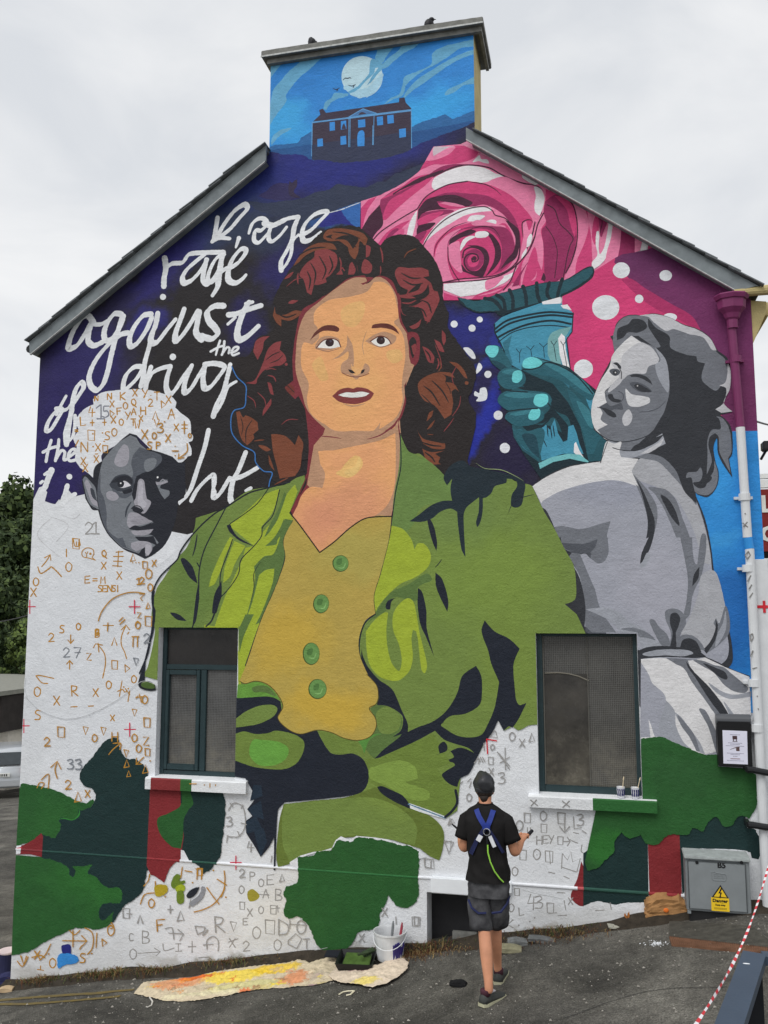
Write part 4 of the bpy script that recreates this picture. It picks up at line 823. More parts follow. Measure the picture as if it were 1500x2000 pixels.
# coat mass incl. both sleeves
p.fill((0,0,0), '-50,635! 60,600 120,575 250,480 380,455 470,440 540,400 585,385! 590,410! 500,600! 460,780! 470,880 400,1060! 350,1200! 250,1500! 600,1500! 1000,1200! 1000,1000! 1100,620! 1140,400 1145,140! 1190,240 1225,260 1260,260 1310,300 1380,360 1400,400 1500,340 1560,340 1640,350! 1760,380 1820,420 1900,440 1920,450! 1990,600 2050,700 2110,820 2160,910 2175,1010 2170,1110 2110,1140! 2180,1200! 2236,1322! 1960,1322! 1960,1845! 1900,1850 1840,1878 1805,1855! 1752,1882! 1720,1820! 1650,1930! 1590,2050! 1500,2160! 1490,2240! 1480,2350! 1420,2390! 1200,2340! 900,2260! 400,2200! 380,2130! 380,1700! 210,1700! 200,1285! -110,1285! -180,1560! -220,1600! -360,1560! -330,1500 -290,1300 -310,1200 -280,1050 -240,990 -180,900 -100,800 -60,700', m=M_green)
p.line((30,34,40), '-380,1545! -330,1420 -300,1230 -300,1180 -305,1080 -260,980 -160,880 -140,830 -100,770 -20,680 60,610 130,570 260,490 380,457 500,425', 3, 'F')
# left edge black contour (sleeve)
p.fill(NAVY, '890,20! 908,0! 905,100 915,130 900,260 860,400 850,540! 810,550! 840,450 870,330 895,200 893,100', 'J')
p.fill(NAVY, '1060,1060 1080,1050 1130,1100 1160,1200! 1110,1160', 'I'); p.fill(NAVY, '1000,1370 1050,1380 1098,1420! 1040,1410', 'I')
p.line(NAVY, '1158,910 1145,990 1130,1040', 3, 'I', taper=True); p.line(NAVY, '1155,1075 1175,1110', 2.4, 'I', taper=True)
p.line(NAVY, '1330,745 1270,860 1200,1000 1170,1120 1165,1250 1145,1400 1125,1470', 2.4, 'I')
p.fill(NAVY, '1290,1210 1300,1250 1270,1370 1245,1370 1260,1260', 'I')
p.fill(NAVY, '1165,1190! 1170,1280 1150,1420 1130,1450! 1148,1290', 'I')
p.fill(JM, '-30,850! 0,720 130,560! 380,455! 300,560 140,680! 150,740! 100,880 90,1000 60,1200 40,1270! -50,1260!', m=M_paint) if False else None
# lit lapel left
p.fill(JL, '140,680! 250,590 350,500 440,465! 400,600 330,690! 340,720 290,800! 180,710!', m=M_paint)
p.fill(JL, '150,745! 170,760 120,860 100,930 60,1020 25,1040! 40,980 80,880', m=M_paint); p.fill(JL, '175,770! 240,800! 180,900 150,980 110,1015! 120,920', m=M_paint)
p.fill(JL, '240,810! 290,800! 340,720! 440,600 480,500 530,440! 545,480! 500,600! 520,650! 465,760! 470,860! 350,870! 300,940 290,1040 270,1130 230,1270! 60,1270! 120,1100 220,880', m=M_paint)
p.fill(JD, '350,750! 380,680 430,590 470,480! 480,500! 430,640 380,720', m=M_paint); p.fill(JD, '465,640! 470,700 430,760 420,790 355,800! 400,760 440,700', m=M_paint)
p.fill(JD, '470,640! 520,650! 465,760! 472,880! 440,980 400,1080 340,1210 250,1400! 200,1420! 250,1200 300,1000 290,920! 350,860 400,850 430,790', m=M_paint)
p.fill(JL, '320,970! 360,940 410,932! 400,1010 370,1100 330,1200 280,1300 235,1440! 200,1700! 196,1420! 230,1270 280,1130', m=M_paint)
p.fill(JL, '200,90! 300,60! 340,40! 300,150 250,280 215,380! 197,390!', 'L', m=M_paint); p.fill(JD, '240,0! 290,0! 230,130 205,230! 200,90!', 'L', m=M_paint)
p.fill(JL, '0,60! 60,70! 200,66! 196,88! 0,88!', 'L', m=M_paint)
p.fill(NAVY, '130,680! 150,672! 190,740 290,800! 210,770 150,720', m=M_paint)
p.line(NAVY, '380,455 300,560 150,670', 1.6); p.line(NAVY, '440,470 400,620 340,690 335,740 290,800 215,880 200,960 150,1040 95,1100', 1.8); p.line(NAVY, '165,760 130,860 95,960 90,1100', 1.8)
p.line(NAVY, '330,890 290,960 290,1040 270,1130', 1.4, taper=True)
p.fill(NAVY, '85,1040! 100,1000! 98,1100 60,1190! 50,1160', m=M_paint); p.line(NAVY, '60,1190 40,1240 10,1270', 3)
p.line(NAVY, '505,600! 520,650 465,760 473,860 440,980 400,1080 330,1240 240,1500', 2)
# right lapel
p.fill((100,126,66), '1145,140! 1190,240 1225,260 1310,300 1380,360 1440,430! 1440,530! 1300,560 1250,600 1230,660 1200,700 1150,740! 1095,680! 1110,500 1140,330', m=M_paint)
p.fill(JL, '1095,680! 1160,700 1210,760 1230,820! 1250,785 1290,790 1325,850 1310,920 1240,980 1150,1020 1080,1080 1020,1150 1000,1195! 990,1100 1020,960 1060,830', m=M_paint)
p.line(NAVY, '1145,140! 1150,330 1120,480 1098,640 1080,760 1030,960 992,1090 1000,1195', 2)
# dark splashes at the shoulder
p.fill((30,42,50), '1400,400 1430,340 1480,305 1520,300 1550,330 1640,350! 1740,370 1800,385 1850,400 1878,440 1870,500 1855,560 1820,575 1795,560 1800,500 1830,450 1820,415 1770,405! 1765,430 1700,450 1680,490 1650,515! 1630,520! 1628,600 1615,660 1598,688 1590,660 1605,600 1608,515! 1560,550! 1530,580 1518,620 1520,720 1528,865! 1505,820 1485,680 1480,600! 1440,580 1380,600 1330,640 1270,658 1200,655! 1250,620 1330,560 1400,535 1450,535! 1440,470 1450,405! 1420,445!', m=M_paint)
p.fill(NAVY, '1305,650 1320,640 1345,690 1362,780 1358,830! 1330,760', m=M_paint); p.fill(NAVY, '1352,955! 1390,990 1420,1080 1428,1140 1422,1185! 1380,1100 1355,1030', m=M_paint)
p.fill(NAVY, '1250,1045! 1275,1070 1298,1170 1300,1270 1310,1320 1345,1450! 1300,1340 1265,1260 1248,1150', m=M_paint)
p.line(NAVY, '1350,925 1370,905 1390,877', 1.8, taper=True); p.line(NAVY, '1250,1035 1280,1010 1305,990', 1.6, taper=True); p.line(NAVY, '1780,605 1800,560 1850,520 1930,498', 1.8, taper=True)
p.line((132,146,104), '1590,315 1640,345 1740,355 1820,390 1870,420', 1.6, taper=True)
# knot and drop folds
p.fill(JD, '1000,1195! 1080,1080 1200,1020 1300,960 1330,1000 1250,1040 1240,1120 1110,1100 1060,1180 980,1230 930,1280!', m=M_paint)
p.fill(JL, '45,250! 90,190 150,140 175,140! 165,250 175,360 200,440 240,480 255,420 240,330 205,240 205,150 240,90 290,55 325,80 345,170 360,260 390,380 403,450 390,495 370,470 350,300 340,250! 320,240! 312,300 320,400 300,480 240,535 180,535 120,510 70,450 50,360', 'M', m=M_paint)
p.fill(NAVY, '160,105 175,70 220,52! 195,75 188,120! 168,120', 'M', m=M_paint)
p.line(NAVY, '100,148! 40,200 10,290 8,380 40,500 110,600', 2.6, 'M')
p.fill(NAVY, '20,350! 30,400 60,460 120,530 200,590 250,700 290,790 290,838! 350,810 440,775 520,710 580,610 610,510 690,450! 720,510 725,600 710,680 630,730 540,745 500,780 530,800 560,850 640,870 720,855 760,790 800,690 825,545! 780,440 760,360 722,250 740,185! 800,250 880,290 945,350! 910,440 915,560 925,650 945,680 985,668! 940,760 905,810 880,805 852,832! 820,770! 780,850 740,900 700,980 650,1080 600,1110 580,1160! 530,1140 490,1090 540,1060! 490,1085! 515,1065! 565,1035 560,1020 520,1005 560,985 540,950! 600,930 680,960! 640,930 560,905 500,880 450,830! 380,870 260,930 170,975 95,995! 140,930 230,870! 195,865! 240,840 260,800 255,740 180,690 110,680! 120,620 60,540 20,450', 'M', m=M_paint)
p.fill(JM, '480,800! 500,785 540,750 630,735 710,685 760,560! 810,590! 780,700 740,820 700,860 640,868 560,848 520,820', 'M', m=M_green) if False else p.fill((0,0,0), '485,800 500,782 540,752 640,738 715,690 735,600 780,640 770,740 740,830 700,862 640,868 560,850 520,825', 'M', m=M_green)
p.fill(JD, '70,700 100,682 170,690 240,730 258,775 245,830 200,870! 255,850! 240,870 150,940 95,995! 60,960 20,900! 100,820 100,760', 'M', m=M_paint)
p.fill((84,134,60), '0,895! 80,855 140,848! 70,880 35,965! 20,920', 'M', m=M_paint)
p.fill((0,0,0), '170,690 240,735 250,780 230,830 180,850 130,840 110,790 110,720', 'M', m=M_green)
# belt and lower left
p.fill(NAVY, '180,490! 300,480 400,485 445,510! 450,560 430,600! 460,640 540,695 660,680! 690,740 740,810 800,820 870,815 930,850 960,920 955,990 920,1040 860,1060 640,1085 470,1100! 430,1150 415,1480! 405,1500! 410,1300! 380,1360! 330,1420! 290,1350! 245,1280! 240,1210! 280,1180! 250,1140! 290,1090! 280,1030! 240,960! 175,950!', 'L', m=M_paint)
p.fill((0,0,0), '185,610! 240,570 320,535 400,530 428,555 400,600 320,640 240,655 185,662!', 'L', m=M_green)
p.fill((104,124,56), '180,700! 230,685 300,700 370,695 420,680 520,700 580,740 580,800 540,870 470,905 380,905 280,890 180,855!', 'L', m=M_paint); p.fill((98,150,62), '262,800 285,735 340,735 430,745 490,780 480,840 420,880 330,885 280,850', 'L', m=M_paint)
p.fill((96,142,58), '195,410! 240,408 300,395 350,405 400,440 440,500! 380,480 280,485 190,490!', 'L', m=M_paint); p.fill(JD, '280,430 330,415 380,430 420,480 350,455 290,455', 'L', m=M_paint)
p.fill((104,124,56), '665,680! 760,690 840,735 900,745! 920,790 940,830 880,810 780,820 720,780', 'L', m=M_paint)
# hem and cuff shapes
p.fill((96,112,48), '430,1480! 420,1400 440,1200 465,1110! 640,1090 830,1070 950,1030 1000,1010! 1100,1080! 1200,1130 1280,1160 1350,1200 1400,1270 1395,1370 1375,1440! 1320,1415 1260,1370! 1100,1320! 900,1300! 790,1310! 560,1420! 500,1460!', 'L', m=M_paint, rough=.5)
p.fill(JB, '500,1450! 460,1350 455,1200 470,1110! 640,1095 900,1070! 1000,1075 1120,1120 1210,1190 1245,1260 1230,1350! 1100,1320! 900,1290! 800,1300! 770,1340 740,1380 640,1390 560,1415', 'L', m=M_green)
p.fill((104,124,54), '960,980! 1000,1000 1080,1060 1160,1100 1200,1110! 1290,1140 1400,1180 1470,1110 1470,1050! 1390,950! 1360,900! 1440,870! 1340,700! 1200,760 1010,845! 940,850 965,920', 'L', m=M_paint)
p.fill(JB, '965,905 1000,890 1060,870 1150,855 1230,890 1250,960! 1180,985 1260,1010 1315,1040 1310,1080 1240,1090 1150,1060 1080,1010 970,960', 'L', m=M_paint)
p.fill((120,140,60), '1260,800 1340,760 1380,790 1400,840 1330,880 1280,900', 'L', m=M_paint) if False else None
p.fill(NAVY, '1010,1010! 1040,1005 1100,1030 1160,1060 1200,1110! 1210,1140! 1120,1100 1040,1050', 'L', m=M_paint); p.fill((210,214,216), '1200,1105! 1300,1140 1420,1185! 1405,1195! 1290,1165 1205,1135!', 'L', m=M_paint); p.line((96,128,150), '1195,1110 1300,1150 1410,1192', 2.6, 'L', jit=.6)
p.line(NAVY, '1470,1030 1480,1100 1450,1150 1410,1185', 5, 'L')
p.fill(NAVY, '475,965 470,920 500,895 522,920 515,950 455,972!', 'M', m=M_paint)
p.fill(NAVY, '1420,0! 1500,60! 1380,60!', 'M', m=M_paint) if False else None
p.fill((28,32,36), '812,562 830,545 870,540 910,560 918,590 880,598 830,585', 'J', m=M_paint); p.fill((70,92,44), '830,556 866,546 905,562 908,582 868,584 836,574', 'J', m=M_paint)
p.line((150,166,120), '832,552 868,543 908,562', 1, 'J', taper=True)
# loose brush marks of the unfinished dark edge
for s in ('285,1000! 330,1000! 340,1060! 270,1090!','250,1140! 330,1090! 350,1200! 290,1180!','240,1210! 300,1180! 340,1260! 250,1280!','290,1270! 350,1250! 370,1330! 330,1420!'):
    p.fill((33,46,60), s, 'L', m=M_paint, rough=2.5)
p.fill(WHT, '770,1320! 800,1298! 850,1320! 890,1296! 1000,1305! 1080,1318! 1150,1345! 1200,1350! 1262,1385! 1300,1420! 1260,1430! 900,1320! 620,1405! 560,1425! 545,1500! 500,1480! 500,1450! 560,1412! 640,1390! 740,1380!', 'L', m=M_paint)
p.line(NAVY, '415,1110 412,1300 412,1495', 2.6, 'L')
p.done(gable)

p = Paint('painted_ochre_blouse', M_blouse, 'F'); p.mats = [M_blouse, M_paint]
p.fill((0,0,0), '505,605! 560,680 620,760 675,840! 760,780 860,690 940,640 1020,622 1095,625! 1080,760 1030,960 992,1090 1000,1195! 940,1240 905,1340 910,1440 960,1560! 1010,1620 1018,1680 1000,1725 965,1750! 1000,1810 1005,1860 970,1915 900,1935 820,1925 740,1890 660,1875 560,1900 480,1865 430,1810 430,1800! 460,1740 440,1690 380,1620 300,1590 240,1605 205,1590! 250,1480 330,1240 400,1080 440,980 473,870 465,760 520,650!')
p.line((30,30,26), '500,605 560,680 640,790 675,838! 760,775 860,688 950,636 1095,626', 2.4)
p.line((84,70,30), '205,1590 240,1605 300,1590 370,1610 430,1670 460,1740 430,1805 480,1865 560,1900 660,1877 740,1890 820,1925 900,1937 970,1915 1005,1860 1000,1805 965,1750 1010,1720 1018,1660 1005,1610 950,1550', 1.4)
for x, y, rx, ry, a in ((797,902,48,49,0),(683,1138,47,56,.1),(625,1430,50,66,0),(662,1637,54,59,0)):
    p.dot((60,78,36), x, y, rx, ry=ry, ang=a, m=M_paint, seg=26); p.dot((98,138,74), x+2, y-1, rx-4, ry=ry-4, ang=a, m=M_paint, seg=26)
    p.fill((76,112,58), '%d,%d %d,%d %d,%d %d,%d' % (x-20,y-24,x+8,y-30,x+4,y+4,x-22,y+6), m=M_paint)
    p.line((126,168,100), '%d,%d %d,%d %d,%d' % (x-14,y+24,x+16,y+26,x+30,y-4), 2.4, taper=True)
p.done(gable)

# ---------------------------------------------------------------- bushes and posts along the foot of the wall
BG, BD, BRD = (38,84,40), (24,46,46), (122,40,44)
p = Paint('painted_dark_bush', M_paint, 'K')
p.fill(BD, '240,500! 240,300! 300,290 350,280 400,260 450,235 530,230 560,180 550,130 500,110! 470,60 480,10 540,-60 620,-160 690,-178 700,-130 740,-60 800,-50 860,0 870,50! 900,80! 1060,75! 1310,145! 1322,200 1315,340 1300,450 1290,520 1230,600 1200,618! 1150,560 1100,545! 1080,490! 1060,480! 860,600! 845,700 800,760 740,800 700,850 660,905 600,935 560,930 500,860 430,700 350,640! 240,520!', rough=2)
p.fill(BRD, '882,100! 900,72! 1060,74! 1062,200! 1080,400! 1060,530! 1020,560 990,600 965,668! 920,640 885,620! 862,570!', rough=1)
p.fill(BRD, '95,470! 180,430 245,380! 255,400! 248,520! 180,505 100,505!')
p.fill(WHT, '93,455! 128,450! 122,500! 90,505!'); p.line((190,40,50), '95,470 130,465', 2)
p.fill(WHT, '1062,478! 1080,482! 1110,540! 1062,536!', rough=.4)
p.done(gable)
p = Paint('painted_dark_bush', M_paint, 'K')
p.fill(BRD, '1005,605! 1018,640 1018,870! 990,865 945,820 960,760 985,700', 'P', rough=.4)
p.fill(BD, '1015,560! 1100,500! 1280,380! 1395,400! 1400,870! 1380,850 1260,850 1200,860 1100,840 1018,870!', 'P', rough=1)
p.fill(BRD, '622,150! 850,150! 870,790! 780,820 635,830! 628,600! 620,400!', 'R', rough=1)
p.fill(BD, '850,200! 950,200 1000,160 1050,120 1110,90 1200,120 1260,50 1310,40 1400,40! 1380,110 1340,160 1335,220! 1350,250 1400,260 1440,330 1440,450! 1430,485! 1380,470! 1370,430! 1280,410 900,400! 905,620! 890,720! 872,740!', 'R', rough=1.8)
p.done(gable)
p = Paint('painted_green_bush', M_bush, 'K'); p.mats = [M_bush, M_paint]
p.fill((0,0,0), '118,110! 130,92 200,100 330,130 430,180 500,205 545,180 552,200 530,230 480,245 465,230! 460,270 430,300 370,290 345,305! 360,330 350,370 320,410 260,390! 240,380! 180,430 100,455!', rough=2)
p.done(gable); p = Paint('painted_green_bush', M_bush, 'K'); p.mats = [M_bush, M_paint]
p.fill((0,0,0), '90,510! 240,522! 330,545 400,580 410,620 430,640 445,600 430,575 480,575 540,568 520,610 570,640 590,670 640,700 700,700 718,750 700,790 640,790 600,800 580,850 600,890 640,870 665,840 650,910 580,945 500,935 430,940 380,965 260,1020 180,1070 72,1098! 80,800!', rough=2)
p.done(gable); p = Paint('painted_green_bush', M_bush, 'K'); p.mats = [M_bush, M_paint]
p.fill((50,120,52), '345,300 380,292 430,300 462,270 468,235! 470,275 430,305 380,298', m=M_paint)
p.done(gable); p = Paint('painted_green_bush', M_bush, 'K'); p.mats = [M_bush, M_paint]
p.fill((0,0,0), '1062,74! 1100,90 1120,150 1135,210 1110,240 1080,300 1075,400 1062,470! 1010,460 950,400 925,340 930,290 990,265 1050,230 1068,200!', rough=.5)
p.done(gable); p = Paint('painted_green_bush', M_bush, 'K'); p.mats = [M_bush, M_paint]
p.fill((0,0,0), '545,520! 640,510 660,490 740,480 770,430 790,418! 850,430 900,405! 980,410 1080,430 1150,450 1200,455 1255,485! 1258,560 1250,640 1255,720 1240,780 1180,820 1120,800 1075,745! 1060,800 1030,850 1020,920 980,945 900,960 870,1020 790,1080 700,1075! 650,1020 620,940 570,880 540,870 500,885! 460,850 480,770 462,740 480,690! 540,670 550,620! 548,560', 'O', rough=2)
p.fill((0,0,0), '765,1180! 900,1170 1030,1230 1120,1260 1200,1280! 1205,1340! 1350,1360! 1430,1390! 1436,1600! 1400,1640! 1380,1700! 1250,2000! 765,2000!', 'N', rough=.5, m=M_bush) if False else None
p.done(gable); p = Paint('painted_green_bush', M_bush, 'K'); p.mats = [M_bush, M_paint]
p.fill((0,0,0), '755,1178! 870,1165 940,1195 1040,1235! 1120,1268 1200,1270! 1207,1340! 1350,1350! 1440,1395! 1433,1560 1420,1600 1390,1640! 1330,1630 1290,1680 1240,1690 1200,1640 1150,1660 1120,1720 1060,1700 1030,1740 920,1740 860,1790 820,1800 780,1790! 755,1740! 690,1760 640,1730! 600,1780 600,1830 560,1880 540,1890 510,1930 440,1950! 425,1900! 500,1550! 755,1550!', 'N', rough=1.8)
p.done(gable)
# finish: green over the girl's hem needs to lie above; white strip left of the notice
OR, GR = (172,124,46), (146,144,142)
def glyph(ch, x, y, s, sx=.66):
    G = {'X':['0,0 1,1','1,0 0,1'],'+':['.5,0 .5,1','0,.5 1,.5'],'O':['.5,0 1,.3 .9,.8 .45,1 .05,.7 .1,.2 .5,0'],'Y':['0,0 .5,.5','1,0 .3,1'],'T':['0,0 1,0','.5,0 .5,1'],'H':['0,0 0,1','1,0 1,1','0,.5 1,.5'],
       'N':['0,1 0,0! 1,1! 1,0'],'Z':['0,0! 1,0! 0,1! 1,1!'],'2':['0,.25 .4,0 .9,.25 .6,.6 0,1! 1,.95'],'3':['0,.1 .6,0 .8,.25 .3,.45! .9,.6 .7,.95 0,.95'],'1':['0,.25 .5,0! .5,1!','.1,1 .9,1'],'5':['.9,0 .2,0! .15,.45! .7,.45 .85,.8 .4,1 0,.9'],
       '4':['.3,0! 0,.6! 1,.55!','.6,.2 .55,1'],'7':['0,0! 1,0! .3,1!','.1,.5 .9,.45'],'E':['1,0! 0,.05! 0,1! 1,.95!','0,.5 .8,.5'],'F':['1,0! 0,.05! .1,1!','0,.5 .7,.45'],'A':['0,1 .5,0! 1,1!','.2,.6 .9,.6'],'B':['0,0 0,1','0,0 .7,.1 .6,.45 .1,.5! .8,.65 .7,.95 0,1'],
       'R':['0,0 .1,1','0,0 .8,.1 .6,.45 .1,.5! 1,1'],'S':['.9,.05 .3,0 .1,.3 .8,.6 .7,.95 0,.95'],'P':['0,0 0,1','0,0 .8,.1 .7,.45 0,.5'],'M':['0,1! .1,0! .5,.6! .9,0! 1,1!'],'C':['.9,.1 .3,0 .1,.5 .3,.95 .9,.9'],'W':['0,0! .25,1! .5,.4! .75,1! 1,0!'],'I':['.5,0 .5,1'],
       'L':['0,0! .1,1! 1,.9!'],'V':['0,0! .5,1! 1,0!'],'^':['0,1! .5,0! 1,1!'],'<':['1,0! 0,.6! 1,1!'],'-':['0,.5 1,.5'],'=':['0,.35 1,.35','0,.7 1,.7'],'/':['.9,0 .1,1'],'.':['.45,.5 .55,.5'],'#':['0,.3 1,.3','0,.7 1,.7','.5,-.1 .5,1.3'],
       'sq':['0,0! 1,.05! .95,1! .05,.95! 0,0!'],'td':['0,0! 1,.1! .5,1! 0,0!'],'tu':['0,1! .5,0! 1,.9! 0,1!'],'tr':['0,0! 1,.5! .1,1! 0,0!'],'up':['.5,1 .5,0','0,.4! .5,0! 1,.4!'],'dn':['.5,0 .5,1','0,.6! .5,1! 1,.6!'],'ar':['0,.5 1,.5','.6,.1! 1,.5! .6,.9!'],
       'Q':['.5,0 .9,.3 .8,.7 .4,.8 .1,.5 .2,.1 .6,0','.3,.6 1,1'],'D':['0,0! .9,.4 .8,.9 0,1! 0,0!'],'%':['.5,.0 .5,.02','0,.5 1,.5','.5,1 .5,.98'],'h':['0,0 1,0','.2,0 .15,1','.85,0 .8,1'],'K':['0,0 0,1','1,0 0,.5! 1,1']}[ch]
    return [' '.join('%.1f,%.1f%s' % (x+float(a.rstrip('!').split(',')[0])*s*sx, y+float(a.rstrip('!').split(',')[1])*s, '!' if a.endswith('!') else '') for a in st.split()) for st in G]
def marks(P_, tile, col, w, items, s0=34):
    for it in items.split():
        a = it.split(':'); ch = a[0]; x, y = map(float, a[1].split(',')); s = float(a[2]) if len(a) > 2 else s0
        if s < 5: continue
        q = Paint('grey_symbol' if col[0] < col[2]+40 else 'gold_symbol', M_paint, tile)
        for st in glyph(ch, x, y, s): q.line(col, st, w*1.12, tile, step=2, jit=.5)
        q.done(gable)
p = Paint('gold_brush_strokes', M_paint, 'I')
marks(p, 'I', OR, 2.1, 'N:630,85:36 K:705,80:44 X:778,62:40 Y:835,65:45 .:873,80 T:905,78:46 X:975,100:42 N:555,100:30 X:645,130:36 O:722,138:40 Q:768,118:48 2:868,118:44 tr:945,130:42 4:520,165:56 tr:645,185:38 F:685,170:40 A:770,170:42 H:825,165:44 Y:735,195:44 X:652,220:40 O:698,235:38 X:815,215:34 T:768,235:40 W:790,245:46 ^:895,190:48 A:985,175:60 L:470,225:50 +:530,240:34 +:602,238:34 V:905,240:44 3:925,260:56 X:1020,265:40 #:1065,255:50 =:440,290:26 sq:515,300:62 S:615,310:48 O:655,290:46 X:832,300:54 O:893,315:38 X:972,325:44 O:1105,320:26 N:475,370:60 X:560,380:44 sq:603,390:44 -:560,430:20 S:865,370:44 P:918,370:40 %:1010,395:56 X:475,460:42 X:552,450:40 X:485,500:44 /:440,360:34 .:590,300 .:535,380 .:600,350 .:955,235')
p.line(OR, '1098,380 1100,420 1085,440 1045,468', 2.2); p.line(OR, '1050,440! 1045,468! 1080,462!', 2.2); p.dot(OR, 545, 322, 5)
p.line(OR, '560,-20 556,20', 1) if False else None
marks(p, 'I', OR, 2.0, 'sq:425,935:62 Q:595,1005:46 H:670,1015:0.1 X:595,1075:40 O:385,1075:54 I:375,998:44 tu:765,1025:44 sq:838,1070:42 X:893,1062:36 O:855,1115:56 O:868,1200:44 X:685,1130:44 E:498,1155:42 =:545,1158:36 M:590,1158:40 S:575,1210:38 E:602,1210:38 N:630,1208:38 S:656,1210:36 I:678,1210:36 1:803,1165:40 2:822,1162:40 S:225,1085:0.1 O:195,1165:48 X:180,1225:50 tu:858,1310:36 Z:808,1370:32 O:797,1425:40 sq:852,1390:60 O:447,1432:40 B:562,1465:38 X:610,1430:0.1')
p.line(OR, '430,940 440,980 470,975 462,945', 2); p.line(OR, '448,955 448,975', 2); p.line(OR, '462,955 460,975', 2)
for s in ('680,1015 720,1012','665,1040 722,1040','665,1068 718,1070','660,1095 712,1098','695,1010 690,1100'): p.line(OR, s, 2)
for x in (778,797,816): p.dot(OR, x, 1077, 4)
p.line(OR, '555,1060 520,1050 485,1040 482,1010 510,990 545,1000 550,1030 540,1045 558,1062', 1.8); p.line(OR, '500,1015 508,1028! 516,1012', 1.6); p.line(OR, '508,1028 508,1042', 1.6); p.dot(OR, 530, 1025, 7)
p.line(OR, '245,1100 270,1070 292,1035', 2.2); p.line(OR, '262,1048! 295,1030! 298,1062!', 2.2); p.line(OR, '222,1102 240,1140 290,1110 300,1100 335,1130 360,1158', 2.6, jit=.5)
p.line(OR, '578,1418 600,1360 660,1290 740,1255 800,1250 850,1258', 2.2); p.line(OR, '820,1260! 848,1262! 825,1285! 835,1298!', 2.2)
marks(p, 'J', OR, 2.1, '2:285,260:50 S:350,215:44 O:447,202:38 dn:398,270:50 up:392,420:50 Z:508,378:40 X:605,195:0.1 sq:655,420:52 tr:732,445:44 O:770,508:44 ^:655,285:46 h:775,280:60 B:558,240:44 R:418,568:60 X:545,585:46 X:315,630:52 O:200,575:56 O:622,540:46 S:205,712:56 -:412,690:1 sq:340,808:62 2:262,870:52 td:487,808:46 td:592,812:46 O:542,852:44 H:658,840:52 X:648,740:34 O:835,625:48 td:775,705:42 sq:845,755:56 Z:842,868:48 O:800,912:46 sq:852,935:44 td:728,942:42 tu:730,1000:46 O:775,850:46 tu:838,1030:50 2:385,1120:54 tu:440,1188:60 X:502,1180:40 I:282,1085:0.1 tu:745,1065:36 O:795,190:44')
for s in ('602,522 618,440 612,380 580,335','548,345! 560,322! 600,330!','575,320 580,370','742,410 730,370 712,330 712,280 735,220','712,240! 738,212! 760,240!','605,215 665,215','635,198 632,248','700,190 722,168','705,208 735,180','210,510 235,508 315,525','215,515 245,550 280,555','415,692 452,690','518,688 548,686','700,630 715,540','690,600 720,590 730,605 745,600','760,600 750,660','735,585 760,620','800,640! 818,615! 830,665!','800,635 835,632','338,1110 325,1060 335,1020','300,1045! 338,1010! 360,1055!','285,1168 288,1085 245,1118','220,1165 235,1135 262,1140 245,1170','640,970 665,940 708,905','665,905 710,905 705,940','800,1028 845,985','802,990! 800,1028! 832,1025!','748,265 755,255'): p.line(OR, s, 2.2, 'J', jit=.4)
for x, y in ((725,575),(752,585),(882,1008)): p.dot(OR, x, y, 5, 'J')
for s in ('1115,1145 1155,1145','1195,1145 1195,1158','1232,1140 1232,1168','1265,1150 1268,1160'): p.line(OR, s, 2, 'J')
marks(p, 'K', OR, 2.1, 'F:920,885:70 tr:600,1000:44 O:872,765:52 O:632,920:60 h:1150,590:60 sq:1160,585:44 O:290,1115:56 V:125,1100:50 X:205,1070:48 S:470,1085:54')
for s in ('1315,600 1320,650 1310,720 1260,790 1200,825 1140,842','1275,650 1330,685','1215,700 1250,750 1285,795','1298,755 1320,700','1070,580 1062,640','1085,600 1128,608','825,795 850,740 905,730','912,665 915,720','370,1010 510,1012','480,980! 512,1012! 485,1040!','430,950 430,1045','500,935 540,960 550,1010 540,1060 515,1090','410,950 440,975 470,950','570,965 565,1050','105,1130 135,1160 168,1105','190,1108 240,1095 265,1110','300,1030 270,1090 235,1125','220,1180 255,1185','238,1160 238,1182','845,690 870,660 880,620','655,905 670,930 650,940','470,1060 480,1040'): p.line(OR, s, 2.2, 'K', jit=.4)
for x, y in ((970,752),(1130,670),(1252,598),(1325,755),(540,1085),(288,1088)): p.dot(OR, x, y, 5, 'K')
tag(p.done(gable), kind='stuff')
p = Paint('grey_brush_strokes', M_paint, 'P')
marks(p, 'I', GR, 2.0, '2:500,840:70 1:540,838:70')
marks(p, 'I', (120,122,132), 2.2, '1:565,150:84 5:600,160:66')
marks(p, 'J', (120,124,130), 2.2, '2:372,345:56 7:435,345:60 3:398,998:58 3:445,998:60 2:845,262:56 td:785,405:44')
marks(p, 'P', GR, 2.0, 'X:465,60:42 3:520,85:66 O:335,210:44 O:345,235:1 sq:672,322:56 O:765,312:56 sq:868,320:66 sq:770,388:52 dn:880,350:86 L:960,345:70 3:980,330:66 H:745,460:46 E:782,455:46 Y:815,455:46 sq:868,462:48 ar:900,460:62 sq:645,540:60 O:725,535:62 sq:795,545:68 O:600,640:52 sq:615,765:44 4:692,800:90 3:735,810:74 O:580,855:48 L:640,880:44 ar:1,1:.1 sq:28,930:52 X:545,30:1 sq:90,590:56 td:205,485:80 tu:225,352:40 O:625,365:60 <:575,950:46 sq:805,850:60 X:710,245:40 X:900,250:40 X:930,820:40')
for s in ('745,568 747,570','820,550 825,620','890,650 895,560! 925,600! 945,550! 955,610! 1000,590! 980,670! 890,640','815,670 850,678','905,695 935,708','865,790 910,792','870,925 920,922','815,912 860,908','905,835 915,890','690,410 692,455','708,410 710,455','960,438 990,445','1010,425 1035,440','940,480 970,495 985,500','1010,510 1005,550 1015,555','1090,895 1140,892','1175,850 1182,890','400,0 380,30','410,5 405,35'): p.line(GR, s, 1.9, 'P', jit=.4)
